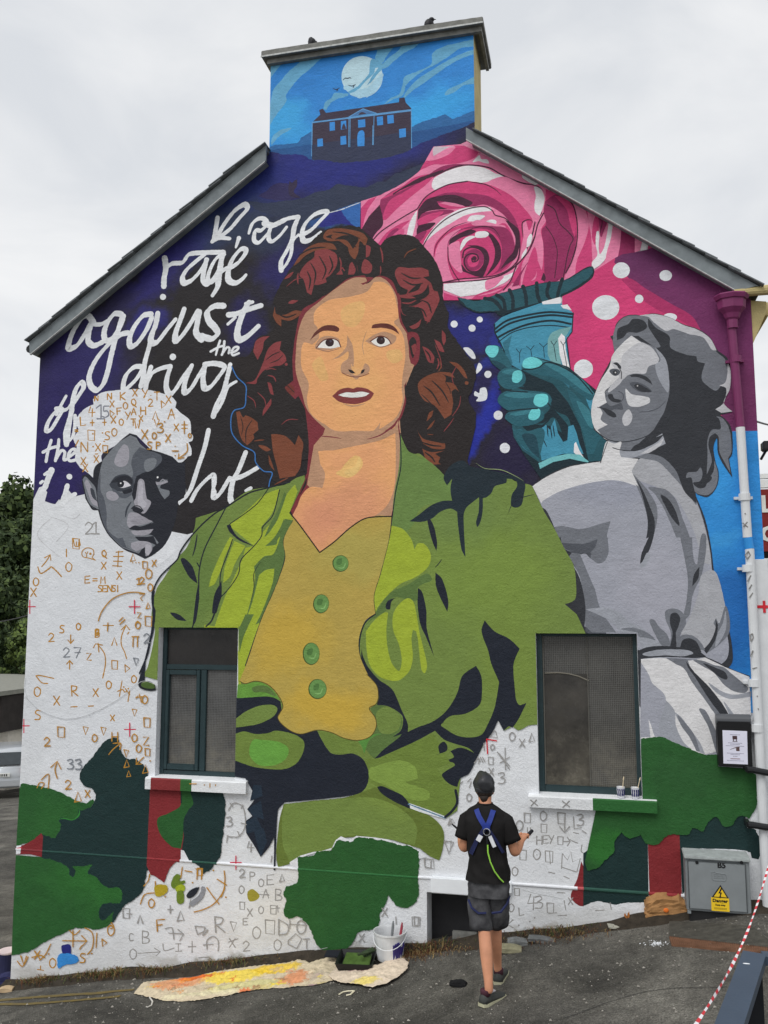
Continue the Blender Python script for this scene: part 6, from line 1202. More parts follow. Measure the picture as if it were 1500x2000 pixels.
# ============================================================ GROUND
def sstep(a, b, x): t = max(0, min(1, (x-a)/(b-a))); return t*t*(3-2*t)
def gz(x, y):
    z = base_z(x)
    if y > 0: z -= .085*y*sstep(-3.9, -4.6, x)*(1 if y < 30 else 30/y) ; z += 0
    return z+(.012*noise.noise(Vector((x*.9, y*.9, 0)))+.004*noise.noise(Vector((x*5, y*5, 2)))) * (1 if y < 2 else 1)
def hit(px, py, off=0):
    d = ray(px, py).normalized(); t = 1.0
    for _ in range(4000):
        q = CAM+d*t
        if q.z < gz(q.x, q.y)+off: break
        t += .02 if t < 20 else .1
    return CAM+d*t
def asphalt():
    m = bpy.data.materials.new('worn tarmac'); m.use_nodes = True; t = m.node_tree; b = t.nodes['Principled BSDF']; b.inputs['Roughness'].default_value = .85; b.inputs['Specular IOR Level'].default_value = .25
    g_ = N(t, 'ShaderNodeNewGeometry'); P_ = g_.outputs['Position']
    n1 = N(t, 'ShaderNodeTexNoise', inp={'Scale': .9, 'Detail': 6, 'Roughness': .6, 'Distortion': .6}); n2 = N(t, 'ShaderNodeTexNoise', inp={'Scale': 70, 'Detail': 4, 'Roughness': .7}); n3 = N(t, 'ShaderNodeTexVoronoi', inp={'Scale': 34}); n4 = N(t, 'ShaderNodeTexVoronoi', inp={'Scale': 120})
    for n_ in (n1, n2, n3, n4): t.links.new(P_, n_.inputs['Vector'])
    r = N(t, 'ShaderNodeValToRGB'); r.color_ramp.elements[0].position = .32; r.color_ramp.elements[0].color = A(74,72,68); r.color_ramp.elements[1].position = .7; r.color_ramp.elements[1].color = A(124,121,113); t.links.new(n1.outputs[0], r.inputs[0])
    r2 = N(t, 'ShaderNodeMapRange', inp={1: .3, 2: .72, 3: .5, 4: 1.7}); t.links.new(n2.outputs[0], r2.inputs[0])
    s1 = N(t, 'ShaderNodeVectorMath', operation='SCALE'); t.links.new(r.outputs[0], s1.inputs[0]); t.links.new(r2.outputs[0], s1.inputs['Scale'])
    n5 = N(t, 'ShaderNodeTexNoise', inp={'Scale': .45, 'Detail': 7, 'Roughness': .7, 'Distortion': 1.5}); n6 = N(t, 'ShaderNodeTexNoise', inp={'Scale': 11, 'Detail': 5, 'Roughness': .75}); t.links.new(P_, n5.inputs['Vector']); t.links.new(P_, n6.inputs['Vector'])
    r5 = N(t, 'ShaderNodeMapRange', inp={1: .38, 2: .6, 3: .62, 4: 1.25}); t.links.new(n5.outputs[0], r5.inputs[0]); r6 = N(t, 'ShaderNodeMapRange', inp={1: .3, 2: .7, 3: .72, 4: 1.28}); t.links.new(n6.outputs[0], r6.inputs[0])
    m5 = N(t, 'ShaderNodeMath', operation='MULTIPLY'); t.links.new(r5.outputs[0], m5.inputs[0]); t.links.new(r6.outputs[0], m5.inputs[1])
    s5 = N(t, 'ShaderNodeVectorMath', operation='SCALE'); t.links.new(s1.outputs[0], s5.inputs[0]); t.links.new(m5.outputs[0], s5.inputs['Scale']); s1 = s5
    # pale stone chips
    lt = N(t, 'ShaderNodeMapRange', inp={1: .16, 2: .08, 3: 0, 4: 1}); t.links.new(n3.outputs['Distance'], lt.inputs[0])
    sc_ = N(t, 'ShaderNodeSeparateColor'); t.links.new(n3.outputs['Color'], sc_.inputs[0]); gt = N(t, 'ShaderNodeMath', operation='GREATER_THAN', inp={1: .90}); t.links.new(sc_.outputs[0], gt.inputs[0])
    mu = N(t, 'ShaderNodeMath', operation='MULTIPLY'); t.links.new(lt.outputs[0], mu.inputs[0]); t.links.new(gt.outputs[0], mu.inputs[1])
    mi_ = N(t, 'ShaderNodeMix', data_type='RGBA'); t.links.new(mu.outputs[0], mi_.inputs[0]); t.links.new(s1.outputs[0], mi_.inputs[6]); mi_.inputs[7].default_value = A(150,148,142)
    t.links.new(mi_.outputs[2], b.inputs['Base Color'])
    ad = N(t, 'ShaderNodeMath', operation='ADD'); t.links.new(n2.outputs[0], ad.inputs[0]); t.links.new(n4.outputs['Distance'], ad.inputs[1])
    bp = N(t, 'ShaderNodeBump', inp={'Strength': 1.0, 'Distance': .02}); t.links.new(ad.outputs[0], bp.inputs['Height']); t.links.new(bp.outputs[0], b.inputs['Normal'])
    return m
M_asph = asphalt()
def grid(name, xs, ys, zf, m, **k):
    b = bm_new(); R_ = [[b.verts.new((x, y, zf(x, y))) for x in xs] for y in ys]
    for j in range(len(ys)-1):
        for i in range(len(xs)-1): b.faces.new((R_[j][i], R_[j][i+1], R_[j+1][i+1], R_[j+1][i]))
    return link(name, b, m, smooth=True, **k)
def rng(a, b, s): 
    n = max(1, round((b-a)/s)); return [a+(b-a)*i/n for i in range(n+1)]
gx = rng(-400,-60,40)[:-1]+rng(-60,-9,1.5)[:-1]+rng(-9,5,.07)[:-1]+rng(5,60,2)[:-1]+rng(60,400,40); gy = rng(-200,-9,12)[:-1]+rng(-9,.4,.07)[:-1]+rng(.4,60,1.2)[:-1]+rng(60,500,40)
grid('ground', gx, gy, gz, M_asph, kind='structure')
# hillside across the road
def hz(x, y): 
    u = sstep(26, 120, y-.35*(x+20))*26
    return gz(x, y)-.5+u*sstep(-2,-10,x)*1.0
M_hill = mat('hillside scrub', A(44,58,34), .95, var=.3, vscale=.8, bump=1, bscale=3)
grid('hill', rng(-160,-3,4), rng(30,220,5), hz, M_hill, kind='structure')
M_yel = mat('worn yellow road paint', A(134,116,62), .85, var=.35, vscale=16, col2=A(92,82,58)[:3], bump=.3, bscale=80)
def strip(name, pts, w, m, off=.006, parent=None, **k):
    P_ = [hit(*q) for q in pts]; Q = []
    for a_, c_ in zip(P_, P_[1:]):
        n = max(1, int((c_-a_).length/.08))
        for i in range(n): Q.append(a_.lerp(c_, i/n))
    Q.append(P_[-1]); b = bm_new(); prev = None
    for i, q in enumerate(Q):
        d = (Q[min(i+1, len(Q)-1)]-Q[max(0, i-1)]); d.z = 0; d.normalize(); s_ = Vector((-d.y, d.x, 0))*w/2*(1+.25*noise.noise(q*7))
        a_, c_ = q-s_, q+s_; cur = (b.verts.new((a_.x, a_.y, gz(a_.x, a_.y)+off)), b.verts.new((c_.x, c_.y, gz(c_.x, c_.y)+off)))
        if prev: b.faces.new((prev[0], cur[0], cur[1], prev[1]))
        prev = cur
    return link(name, b, m, parent, **k)
strip('road_marking', [(-60,1962),(0,1955),(90,1948),(180,1942),(262,1934)], .05, M_yel, kind='structure')
strip('road_marking', [(-60,1968),(0,1963),(60,1962),(140,1957),(235,1947)], .045, M_yel, kind='structure')
M_crack = mat('tar seam', A(48,48,47), .7)
strip('tarmac_seam', [(1100,1990),(1180,1962),(1260,1940),(1330,1932),(1420,1930)], .006, M_crack, .005, kind='structure')
# dirt strip where the wall meets the tarmac
M_dirt = mat('dark dirt and moss', A(52,46,38), .95, var=.4, vscale=14, bump=1, bscale=50)
b = bm_new(); prev = None
for i in range(110):
    x = WL-.05+i*(WR-WL)/109; w = .17+.12*noise.noise(Vector((x*1.4,0,0)))+.03*noise.noise(Vector((x*7,0,0))); h = .05+.03*noise.noise(Vector((x*3,5,0)))
    cur = [b.verts.new((x, -.0005, gz(x,0)+h)), b.verts.new((x, -w*.5, gz(x,0)+h*.6)), b.verts.new((x, -w, gz(x,-w)-.006))]
    if prev:
        for k in range(2): b.faces.new((prev[k], prev[k+1], cur[k+1], cur[k]))
    prev = cur
link('dirt_verge', b, M_dirt, smooth=True, kind='stuff')
# dry weeds and straw, tiny blades
M_weed = [mat('dry straw', A(132,112,74), .9, var=.3), mat('dead red-brown stalks', A(92,58,40), .9, var=.3), mat('dull green weed', A(78,86,48), .9, var=.3)]
def weeds(name, spots, n, hgt, ms):
    b = bm_new()
    for _ in range(n):
        x, y = spots(); h = hgt*random.uniform(.3, 1.1); a_ = random.uniform(0, 2*pi); ln_ = random.uniform(.3, 1.4)*h; z = gz(x, y)+.01
        w = random.uniform(.0015, .003); mi = random.randrange(len(ms)); sx, sy = -sin(a_)*w, cos(a_)*w
        p0 = Vector((x, y, z)); p1 = p0+Vector((cos(a_)*ln_*.4, sin(a_)*ln_*.4, h*.7)); p2 = p0+Vector((cos(a_)*ln_, sin(a_)*ln_, h*random.uniform(.5, 1)))
        v = [b.verts.new(q) for q in ((x-sx, y-sy, z), (x+sx, y+sy, z), (p1.x+sx, p1.y+sy, p1.z), (p1.x-sx, p1.y-sy, p1.z), p2)]
        for f in ((0,1,2,3),(3,2,4)):
            fc = b.faces.new([v[i] for i in f]); fc.material_index = mi
    return link(name, b, ms, kind='stuff')
weeds('dry_weeds', lambda: (random.choice([random.uniform(WL,-1.8), random.gauss(-4.1,.12), random.gauss(-3.5,.16), random.gauss(-3.3,.08), random.gauss(-2.95,.12), random.gauss(-2.2,.2), random.gauss(-.3,.14), random.gauss(.75,.2)]), -abs(random.gauss(.03,.05))-.005), 2300, .085, M_weed)
weeds('straw_litter', lambda: (random.choice([random.gauss(-.25,.2), random.gauss(.8,.22), random.gauss(-.45,.12)]), -abs(random.gauss(.12,.08))-.02), 1500, .03, M_weed[:2])
# loose chips
b = bm_new()
for _ in range(3200):
    x = random.uniform(-4.6, 3.2); y = -random.random()**1.2*4.2-.05; s_ = random.choice((.004,.005,.007,.012))*random.uniform(.7,1.3); c = Vector((x, y, gz(x, y)+s_*.3))
    v = [b.verts.new(c+Vector(q)*s_*random.uniform(.7,1.2)) for q in ((1,0,0),(-.5,.9,0),(-.6,-.8,0),(0,0,.9))]
    for f in ((0,1,3),(1,2,3),(2,0,3)): b.faces.new([v[i] for i in f])
link('loose_chips', b, mat('pale stone chips', A(140,136,128), .9, var=.4, vscale=4), kind='stuff')
b = bm_new()
for _ in range(140):
    q = hit(random.gauss(1283,11), random.gauss(1843,2.4)); s_ = random.uniform(.004,.012)
    v = [b.verts.new(q+Vector(k)*s_) for k in ((1,0,0),(-.5,.9,0),(-.6,-.8,0),(0,0,.6))]
    for f in ((0,1,3),(1,2,3),(2,0,3)): b.faces.new([v[i] for i in f])
link('white_paint_crumbs', b, M_whitep, kind='stuff')

# ============================================================ THINGS
def sphere(bm, c, r, n=12, m=8, sc=(1,1,1), rot=None):
    c = Vector(c); rings = []
    for j in range(1, m):
        t = pi*j/m; rings.append([])
        for k in range(n):
            v = Vector((sin(t)*cos(2*pi*k/n)*r*sc[0], sin(t)*sin(2*pi*k/n)*r*sc[1], cos(t)*r*sc[2]))
            if rot: v = rot@v
            rings[-1].append(bm.verts.new(c+v))
    tp_, bt = Vector((0,0,r*sc[2])), Vector((0,0,-r*sc[2]))
    if rot: tp_, bt = rot@tp_, rot@bt
    T_, B_ = bm.verts.new(c+tp_), bm.verts.new(c+bt)
    for a_, b_ in zip(rings, rings[1:]):
        for k in range(n): bm.faces.new((a_[k], b_[k], b_[(k+1)%n], a_[(k+1)%n]))
    for k in range(n): bm.faces.new((T_, rings[0][k], rings[0][(k+1)%n])); bm.faces.new((B_, rings[-1][(k+1)%n], rings[-1][k]))
# ------------------------------------------------------------ utility cabinet
CY = -.20
c0, c1 = on_wall(1341,1750,CY), on_wall(1467,1750,CY); zt_ = on_wall(1400,1674,CY).z; zb0 = on_wall(1400,1783,CY).z
cab = empty('utility_cabinet', ((c0.x+c1.x)/2, -.15, gz((c0.x+c1.x)/2, -.15)), 'grey metal electricity cabinet with yellow danger sign standing against the foot of the painted wall', 'cabinet')
M_cab = mat('galvanised grey', A(120,125,127), .55, metal=.0, var=.08, vscale=7, bump=.12, bscale=35); M_cabt = mat('pale paint spattered lid', A(150,156,155), .7, var=.15, vscale=20, bump=.4, bscale=40)
M_plinth = mat('black plinth', A(34,34,35), .8)
def put(name, bm, m, root, **k):
    o = link(name, bm, m, None, **k); o.parent = root; bpy.context.view_layer.update() if False else None
    mw = Matrix.Translation(root.location)@Matrix.Rotation(root.rotation_euler.z, 4, 'Z'); o.data.transform(mw.inverted()); return o
w = c1.x-c0.x
b = bm_new(); box(b, (c0.x, CY+.012, zb0), (c1.x, -.005, zt_-.03), .006); put('cabinet_body', b, M_cab, cab)
b = bm_new(); box(b, (c0.x-.008, CY-.008, zt_-.026), (c1.x+.008, -.003, zt_+.0), .006)
for v in b.verts:
    if v.co.y > -.1: v.co.z += .012
put('cabinet_lid', b, M_cabt, cab)
b = bm_new(); box(b, (c0.x+.02, CY-.004, zb0+.02), (c1.x-.035, CY+.010, zt_-.045), .004); dr = put('cabinet_door', b, M_cab, cab)
b = bm_new(); e0, e1, f0, f1 = c0.x+.016, c1.x-.031, zb0+.016, zt_-.041
for q_ in ((e0,e1,f1,f1+.006),(e0,e0+.005,f0,f1),(e1-.005,e1,f0,f1)): box(b, (q_[0], CY-.007, q_[2]), (q_[1], CY-.0045, q_[3]))
put('door_groove', b, mat('dark grey groove line', A(62,66,68), .7), cab)  # raised dark strips stand in for the groove round the door
b = bm_new(); box(b, (c0.x+.02, CY+.03, zb0-.14), (c1.x-.02, -.01, zb0-.002)); put('plinth', b, M_plinth, cab)
b = bm_new(); box(b, (c1.x-.03, CY-.002, zb0-.12), (c1.x-.003, CY+.02, zb0)); box(b, (c0.x+.003, CY-.002, zb0-.02), (c0.x+.03, CY+.02, zb0)); put('cabinet_foot', b, M_cab, cab)
for u in (1361, 1448):
    c = on_wall(u, 1684, CY); b = bm_new(); b2 = [(.016,0),(.016,-.006),(.008,-.007)]
    tube(b, [(c.x, CY-.010, c.z), (c.x, CY-.003, c.z)], .013, 12); put('lock', b, M_black, cab)
def text_mesh(name, s, size, loc, m, parent, root=None, bold=0, ext=.0008, align='CENTER', rot=(pi/2,0,0), sx=1):
    cu = bpy.data.curves.new(name, 'FONT'); cu.body = s; cu.size = size; cu.align_x = align; cu.align_y = 'CENTER'; cu.offset = bold; cu.extrude = ext; cu.resolution_u = 2
    to = bpy.data.objects.new(name, cu); COL.objects.link(to); bpy.context.view_layer.update()
    me = bpy.data.meshes.new_from_object(to.evaluated_get(bpy.context.evaluated_depsgraph_get())); bpy.data.objects.remove(to); bpy.data.curves.remove(cu)
    me.transform(Matrix.Diagonal((sx,1,1,1))); me.transform(Matrix.Rotation(rot[0], 4, 'X')); me.transform(Matrix.Translation(loc))
    me.materials.clear(); me.materials.append(m); o = bpy.data.objects.new(name, me); COL.objects.link(o); o.parent = parent
    if root is not None: me.transform((Matrix.Translation(root.location)@Matrix.Rotation(root.rotation_euler.z, 4, 'Z')).inverted())
    return o
M_ink = mat('black lettering', A(26,26,28), .6, var=.05); M_yl = mat('yellow sign', A(232,184,40), .45, var=.05)
c = on_wall(1409,1690,CY); text_mesh('cabinet_number', 'B5', .062, (c.x, CY-.006, c.z), M_ink, cab, cab, .002)
# embossed makers' mark: rounded outline with three letter-like bars
c = on_wall(1404,1711,CY); b = bm_new()
tube(b, [(c.x+a_*.055*(1 if True else 1), CY-.005, c.z+e_*.034) for a_, e_ in ((-1,-.6),(-.8,-1),(.8,-1),(1,-.6),(1,.3),(.8,.6),(-.4,.7),(-.6,1),(-1,.9),(-1,-.6))], .003, 5, False)
for dx in (-.028, 0, .028):
    for dz in (-.014, 0, .014): tube(b, [(c.x+dx-.010, CY-.005, c.z+dz), (c.x+dx+.010, CY-.005, c.z+dz)], .0026, 4)
    tube(b, [(c.x+dx-.010*(1 if dx <= 0 else 1), CY-.005, c.z+.014), (c.x+dx-.010, CY-.005, c.z+(0 if dx else -.014))], .0026, 4)
put('embossed_mark', b, M_cab, cab)
sg = on_wall(1407,1747,CY); s0, s1 = on_wall(1389,1763,CY), on_wall(1424,1763,CY)
b = bm_new(); prism(b, [(s0.x, on_wall(1405,1779,CY).z), (s1.x, on_wall(1405,1779,CY).z), (s1.x, on_wall(1405,1753,CY).z), (s0.x, on_wall(1405,1753,CY).z)], CY-.008, CY-.004)
wsg = put('warning_sign', b, M_yl, cab)
ta, tb, tt = on_wall(1390,1752,CY), on_wall(1423,1753,CY), on_wall(1407,1728,CY)
b = bm_new(); prism(b, [(ta.x, ta.z), (tb.x, ta.z), (tt.x, tt.z)], CY-.008, CY-.004); o = put('triangle_border', b, M_ink, cab)
k = .76; cz = (2*ta.z+tt.z)/3; cx0 = (ta.x+tb.x+tt.x)/3
b = bm_new(); prism(b, [(cx0+(x-cx0)*k, cz+(z-cz)*k) for x, z in ((ta.x,ta.z),(tb.x,ta.z),(tt.x,tt.z))], CY-.0095, CY-.0082); put('triangle_face', b, M_yl, cab)
b = bm_new(); q = .055; prism(b, [(cx0+x*q, cz+z*q+.004) for x, z in ((.1,.75),(-.28,-.05),(-.02,.0),(-.12,-.5),(-.22,-.42),(-.06,-.75),(.12,-.45),(.02,-.46),(.22,.12),(-.02,.08),(.3,.7))], CY-.0105, CY-.0096); put('lightning_bolt', b, M_ink, cab)
text_mesh('danger_text', 'Danger', .034, ((s0.x+s1.x)/2, CY-.009, on_wall(1407,1759,CY).z), M_ink, cab, cab, .0012, sx=1.15)
text_mesh('danger_small_text', 'Keep away', .017, ((s0.x+s1.x)/2, CY-.009, on_wall(1407,1767,CY).z), M_ink, cab, cab, .0006)
b = bm_new(); cz = on_wall(1407,1773,CY).z
for i in range(2): box(b, (s0.x+.02, CY-.009, cz-.008*i-.001), (s1.x-.02, CY-.0082, cz-.008*i+.001))
put('danger_fine_print', b, M_ink, cab, kind='stuff')
# ------------------------------------------------------------ notice box
NY = -.11
n0, n1 = on_wall(1402,1450,NY), on_wall(1468,1450,NY); nt_, nb = on_wall(1430,1396,NY).z, on_wall(1435,1498,NY).z
nb_o = empty('notice_box', ((n0.x+n1.x)/2, 0, nb), 'black wall box holding a pale printed notice, fixed to the wall beside the white downpipe', 'notice box')
b = bm_new(); box(b, (n0.x, NY, nb), (n1.x, -.003, nt_-.05), .006); put('box_body', b, mat('black plastic box', A(22,22,24), .4, var=.1), nb_o)
b = bm_new(); tube(b, [(n0.x-.004, NY+.045, nt_-.045), (n1.x+.004, NY+.045, nt_-.045)], .047, 18); put('box_roll_top', b, mat('satin grey roll top', A(78,80,84), .35, var=.05), nb_o)
pc = [on_wall(1411,1426,NY), on_wall(1459,1428,NY), on_wall(1460.5,1493,NY), on_wall(1413,1491,NY)]
M_paper = mat('white printed paper', A(206,206,226), .6, var=.03); M_print = mat('grey print', A(120,116,134), .7); M_pr2 = mat('dark red print', A(110,60,66), .7)
b = bm_new(); prism(b, [(q.x, q.z) for q in pc[::-1]], NY-.003, NY-.001); put('notice_paper', b, M_paper, nb_o)
def onp(u, v): return pc[0].lerp(pc[1], u).lerp(pc[3].lerp(pc[2], u), v)
b = bm_new()
for v, u0, u1 in ((.12,.3,.72),(.37,.22,.8),(.41,.3,.7),(.46,.12,.88),(.68,.15,.85),(.72,.3,.7),(.77,.4,.6),(.90,.15,.85)):
    n_ = int((u1-u0)/.05); 
    for i in range(n_):
        a_ = onp(u0+(u1-u0)*i/n_, v); e_ = onp(u0+(u1-u0)*(i+.72)/n_, v); box(b, (a_.x, NY-.0042, a_.z-.0022), (e_.x, NY-.0032, a_.z+.0016))
put('printed_lines', b, M_print, nb_o, kind='stuff')
b = bm_new()
for i in range(9): a_ = onp(.3+i*.045, .845); box(b, (a_.x, NY-.0042, a_.z-.003), (a_.x+.006, NY-.0032, a_.z+.003))
put('red_printed_line', b, M_pr2, nb_o, kind='stuff')
b = bm_new(); a_ = onp(.5,.23); box(b, (a_.x-.019,NY-.0042,a_.z-.008), (a_.x+.017,NY-.0032,a_.z+.02)); box(b, (a_.x-.016,NY-.0042,a_.z-.022), (a_.x-.010,NY-.0032,a_.z-.008)); box(b, (a_.x+.008,NY-.0042,a_.z-.022), (a_.x+.014,NY-.0032,a_.z-.008)); box(b, (a_.x-.02,NY-.0042,a_.z-.027), (a_.x+.018,NY-.0032,a_.z-.0225))
put('printed_picture', b, mat('brown print', A(70,52,56), .7), nb_o)
b = bm_new(); pts = [onp(*q) for q in ((.28,.58),(.36,.55),(.46,.52),(.56,.50),(.68,.49))]; tube(b, [(q.x, NY-.003, q.z) for q in pts], [.001,.002,.003,.004,.004], 5); a_ = onp(.6,.55); box(b, (a_.x-.012,NY-.0042,a_.z-.016), (a_.x+.014,NY-.0032,a_.z+.012))
put('printed_picture', b, mat('brown print two', A(84,66,66), .7), nb_o)
# ------------------------------------------------------------ paint pots on the sill
def zs_sill(): return 1.314
for (px, nm, lb, lean) in ((1213,'paint_pot','white paint pot with blue smears on the window sill, left one of the pair', .25), (1241,'paint_pot','small white paint pot on the window sill beside the reveal, brush leaning out', .5)):
    c = on_wall(px, 1562, -.02); t_ = empty(nm, (c.x, -.012, 1.3135), lb, 'paint pot', 'paint pots on the right window sill')
    b = bm_new(); lathe(b, [(.028,0),(.034,.085),(.0345,.09),(.031,.088),(.027,.02),(.0,.02)], t_.location, 16); put('pot_body', b, mat('white plastic tub', A(196,198,204), .5, var=.1), t_)
    b = bm_new(); lathe(b, [(.030,.080),(.0,.081)], t_.location, 16); put('paint_surface', b, mat('cream paint', A(216,212,190), .3, var=.02), t_)
    b = bm_new()
    for i in range(4): a_ = -pi/2+(i-1.5)*.55; rr = .0325; x, y = c.x+rr*cos(a_), -.012+rr*sin(a_); tube(b, [(x, y, 1.3135+.075), (x+.003, y, 1.3135+.05), (x, y+.002, 1.3135+.02)], [.007,.005,.007], 5)
    put('blue_smears', b, mat('navy smears', A(44,46,92), .5), t_, kind='stuff')
    b = bm_new(); tube(b, [(c.x+.01, -.012, 1.3135+.03), (c.x+.01+lean*.06, -.012, 1.3135+.15)], [.004,.003], 6); tube(b, [(c.x+.01+lean*.06, -.012, 1.3135+.15), (c.x+.01+lean*.075, -.012, 1.3135+.175)], [.006,.003], 6)
    br = put('paint_brush', b, mat('pale wooden handle', A(206,190,160), .5), None or t_)
# ------------------------------------------------------------ drop cloths
def spot_mat(name, base, spots, rough=.85, wear=.16, bump=.9):
    m = bpy.data.materials.new(name); m.use_nodes = True; t = m.node_tree; b = t.nodes['Principled BSDF']; b.inputs['Roughness'].default_value = rough; b.inputs['Specular IOR Level'].default_value = .15
    g_ = N(t, 'ShaderNodeNewGeometry'); pos = g_.outputs['Position']
    rg = N(t, 'ShaderNodeRGB'); rg.outputs[0].default_value = base; cur = rg.outputs[0]
    wn = N(t, 'ShaderNodeTexNoise', inp={'Scale': 13, 'Detail': 7, 'Roughness': .8}); t.links.new(pos, wn.inputs['Vector'])
    vm = N(t, 'ShaderNodeVectorMath', operation='MULTIPLY_ADD', inp={1: (.3, .3, .0)}); t.links.new(wn.outputs['Color'], vm.inputs[0]); t.links.new(pos, vm.inputs[2])
    for (p_, rx, ry, c_, k) in spots:
        q = N(t, 'ShaderNodeMapping', vector_type='TEXTURE', inp={1: (p_.x+.15, p_.y+.15, p_.z), 3: (rx, ry, 9)}); t.links.new(vm.outputs[0], q.inputs[0])
        sp = N(t, 'ShaderNodeVectorMath', operation='MULTIPLY', inp={1: (1, 1, 0)}); t.links.new(q.outputs[0], sp.inputs[0])
        ln_ = N(t, 'ShaderNodeVectorMath', operation='LENGTH'); t.links.new(sp.outputs[0], ln_.inputs[0])
        mr = N(t, 'ShaderNodeMapRange', inp={1: 1.0, 2: .78, 3: 0, 4: k}); t.links.new(ln_.outputs['Value'], mr.inputs[0])
        mx_ = N(t, 'ShaderNodeMix', data_type='RGBA'); t.links.new(mr.outputs[0], mx_.inputs[0]); t.links.new(cur, mx_.inputs[6]); mx_.inputs[7].default_value = c_; cur = mx_.outputs[2]
    n2 = N(t, 'ShaderNodeTexNoise', inp={'Scale': 26, 'Detail': 5, 'Roughness': .7}); t.links.new(pos, n2.inputs['Vector'])
    mr2 = N(t, 'ShaderNodeMapRange', inp={1: .3, 2: .7, 3: 1-wear*1.6, 4: 1+wear}); t.links.new(n2.outputs[0], mr2.inputs[0])
    hs = N(t, 'ShaderNodeVectorMath', operation='SCALE'); t.links.new(cur, hs.inputs[0]); t.links.new(mr2.outputs[0], hs.inputs['Scale']); t.links.new(hs.outputs[0], b.inputs['Base Color'])
    bp = N(t, 'ShaderNodeBump', inp={'Strength': bump, 'Distance': .01}); t.links.new(n2.outputs[0], bp.inputs['Height']); t.links.new(bp.outputs[0], b.inputs['Normal'])
    return m
def inside(x, y, poly):
    c = False; j = len(poly)-1
    for i in range(len(poly)):
        a_, e_ = poly[i], poly[j]
        if (a_[1] > y) != (e_[1] > y) and x < (e_[0]-a_[0])*(y-a_[1])/(e_[1]-a_[1]+1e-12)+a_[0]: c = not c
        j = i
    return c
def cloth(name, outline, m, label, cat, amp=.03, group=None, seed=0, off=.004, step=.015, dens=1):
    P_ = [hit(*q) for q in outline]; Q = []
    for i, a_ in enumerate(P_):
        e_ = P_[(i+1) % len(P_)]; n = max(1, int((e_-a_).length/step))
        for k in range(n):
            c_ = a_.lerp(e_, k/n); w_ = noise.noise(Vector((c_.x*9, c_.y*9, seed)))*.018; Q.append(Vector((c_.x+w_, c_.y+w_)))
    poly = [(q.x, q.y) for q in Q]; pts = list(Q); x0, x1 = min(q.x for q in Q), max(q.x for q in Q); y0, y1 = min(q.y for q in Q), max(q.y for q in Q)
    rr = random.Random(seed); y = y0
    while y < y1:
        x = x0
        while x < x1:
            a_, e_ = x+rr.uniform(-.3,.3)*step, y+rr.uniform(-.3,.3)*step
            if inside(a_, e_, poly): pts.append(Vector((a_, e_)))
            x += step
        y += step
    n = len(Q); vs_, _, fs, *_ = mgeo.delaunay_2d_cdt(pts, [(i, (i+1) % n) for i in range(n)], [], 1, 1e-5)
    b = bm_new(); V_ = []
    for v in vs_:
        d = min(((v.x-q[0])**2+(v.y-q[1])**2) for q in poly[::3])**.5; e_ = min(1, d/.09)
        p3 = Vector((v.x*3.1+seed, v.y*7, seed)); r_ = 1-abs(noise.noise(p3))*2; r2 = 1-abs(noise.noise(Vector((v.x*9+v.y*5, v.y*11-v.x*4, seed+5))))*2
        r3 = 1-abs(noise.noise(Vector((v.x*21+v.y*9, v.y*30, seed+9))))*2; h = amp*(max(0, r_)**2*.6+max(0, r2)**3*.5+max(0, r3)**3*.3)*(.12+.88*e_)+.002
        V_.append(b.verts.new((v.x, v.y, gz(v.x, v.y)+off+h)))
    for f in fs:
        try: b.faces.new([V_[i] for i in f])
        except ValueError: pass
    for f in b.faces:
        f.normal_update()
        if f.normal.z < 0: f.normal_flip()
    o = link(name, b, m, smooth=True); tag(o, label, cat, group)
    md = o.modifiers.new('thick', 'SOLIDIFY'); md.thickness = .002; md.offset = -1
    return o
_r = random.Random(5)
M_cl = spot_mat('paint stained canvas', A(196,182,156), [(hit(350,1925),.30,.16,A(206,148,108),.9),(hit(395,1912),.26,.09,A(210,104,44),.95),(hit(460,1912),.34,.14,A(222,196,76),.9),(hit(540,1898),.26,.13,A(222,186,52),.85),(hit(480,1930),.4,.10,A(196,190,134),.8),(hit(575,1915),.16,.14,A(206,120,70),.7),(hit(400,1945),.45,.06,A(214,206,170),.7),(hit(620,1912),.12,.10,A(172,160,142),.7),(hit(610,1930),.1,.04,A(130,84,120),.6)]+[(hit(_r.uniform(300,640),_r.uniform(1895,1945)),_r.uniform(.02,.09),_r.uniform(.015,.05),A(*_r.choice([(206,96,50),(226,196,60),(240,226,180),(150,120,90),(214,140,60),(196,180,120),(170,150,140)])),_r.uniform(.5,.9)) for _ in range(26)])
cloth('drop_cloth', [(262,1943),(278,1922),(322,1918),(372,1912),(430,1899),(500,1889),(560,1884),(588,1874),(604,1884),(640,1872),(672,1868),(668,1885),(655,1893),(662,1905),(650,1918),(610,1927),(560,1932),(500,1936),(440,1948),(380,1957),(310,1956),(285,1949)], M_cl, 'long crumpled canvas sheet splashed with orange and yellow paint on the tarmac', 'drop cloth', .032, seed=3)
M_cl2 = spot_mat('cream canvas', A(208,192,172), [(hit(715,1924),.12,.08,A(226,200,110),.9),(hit(640,1890),.16,.1,A(196,110,84),.7),(hit(700,1900),.1,.06,A(190,150,150),.6)])
cloth('drop_cloth', [(640,1912),(655,1896),(690,1897),(740,1890),(765,1880),(785,1876),(798,1886),(796,1898),(780,1914),(752,1930),(728,1935),(700,1930),(672,1927),(650,1920)], M_cl2, 'cream canvas sheet with one small yellow stain, spread in front of the white bucket', 'drop cloth', .028, seed=9, off=.022)
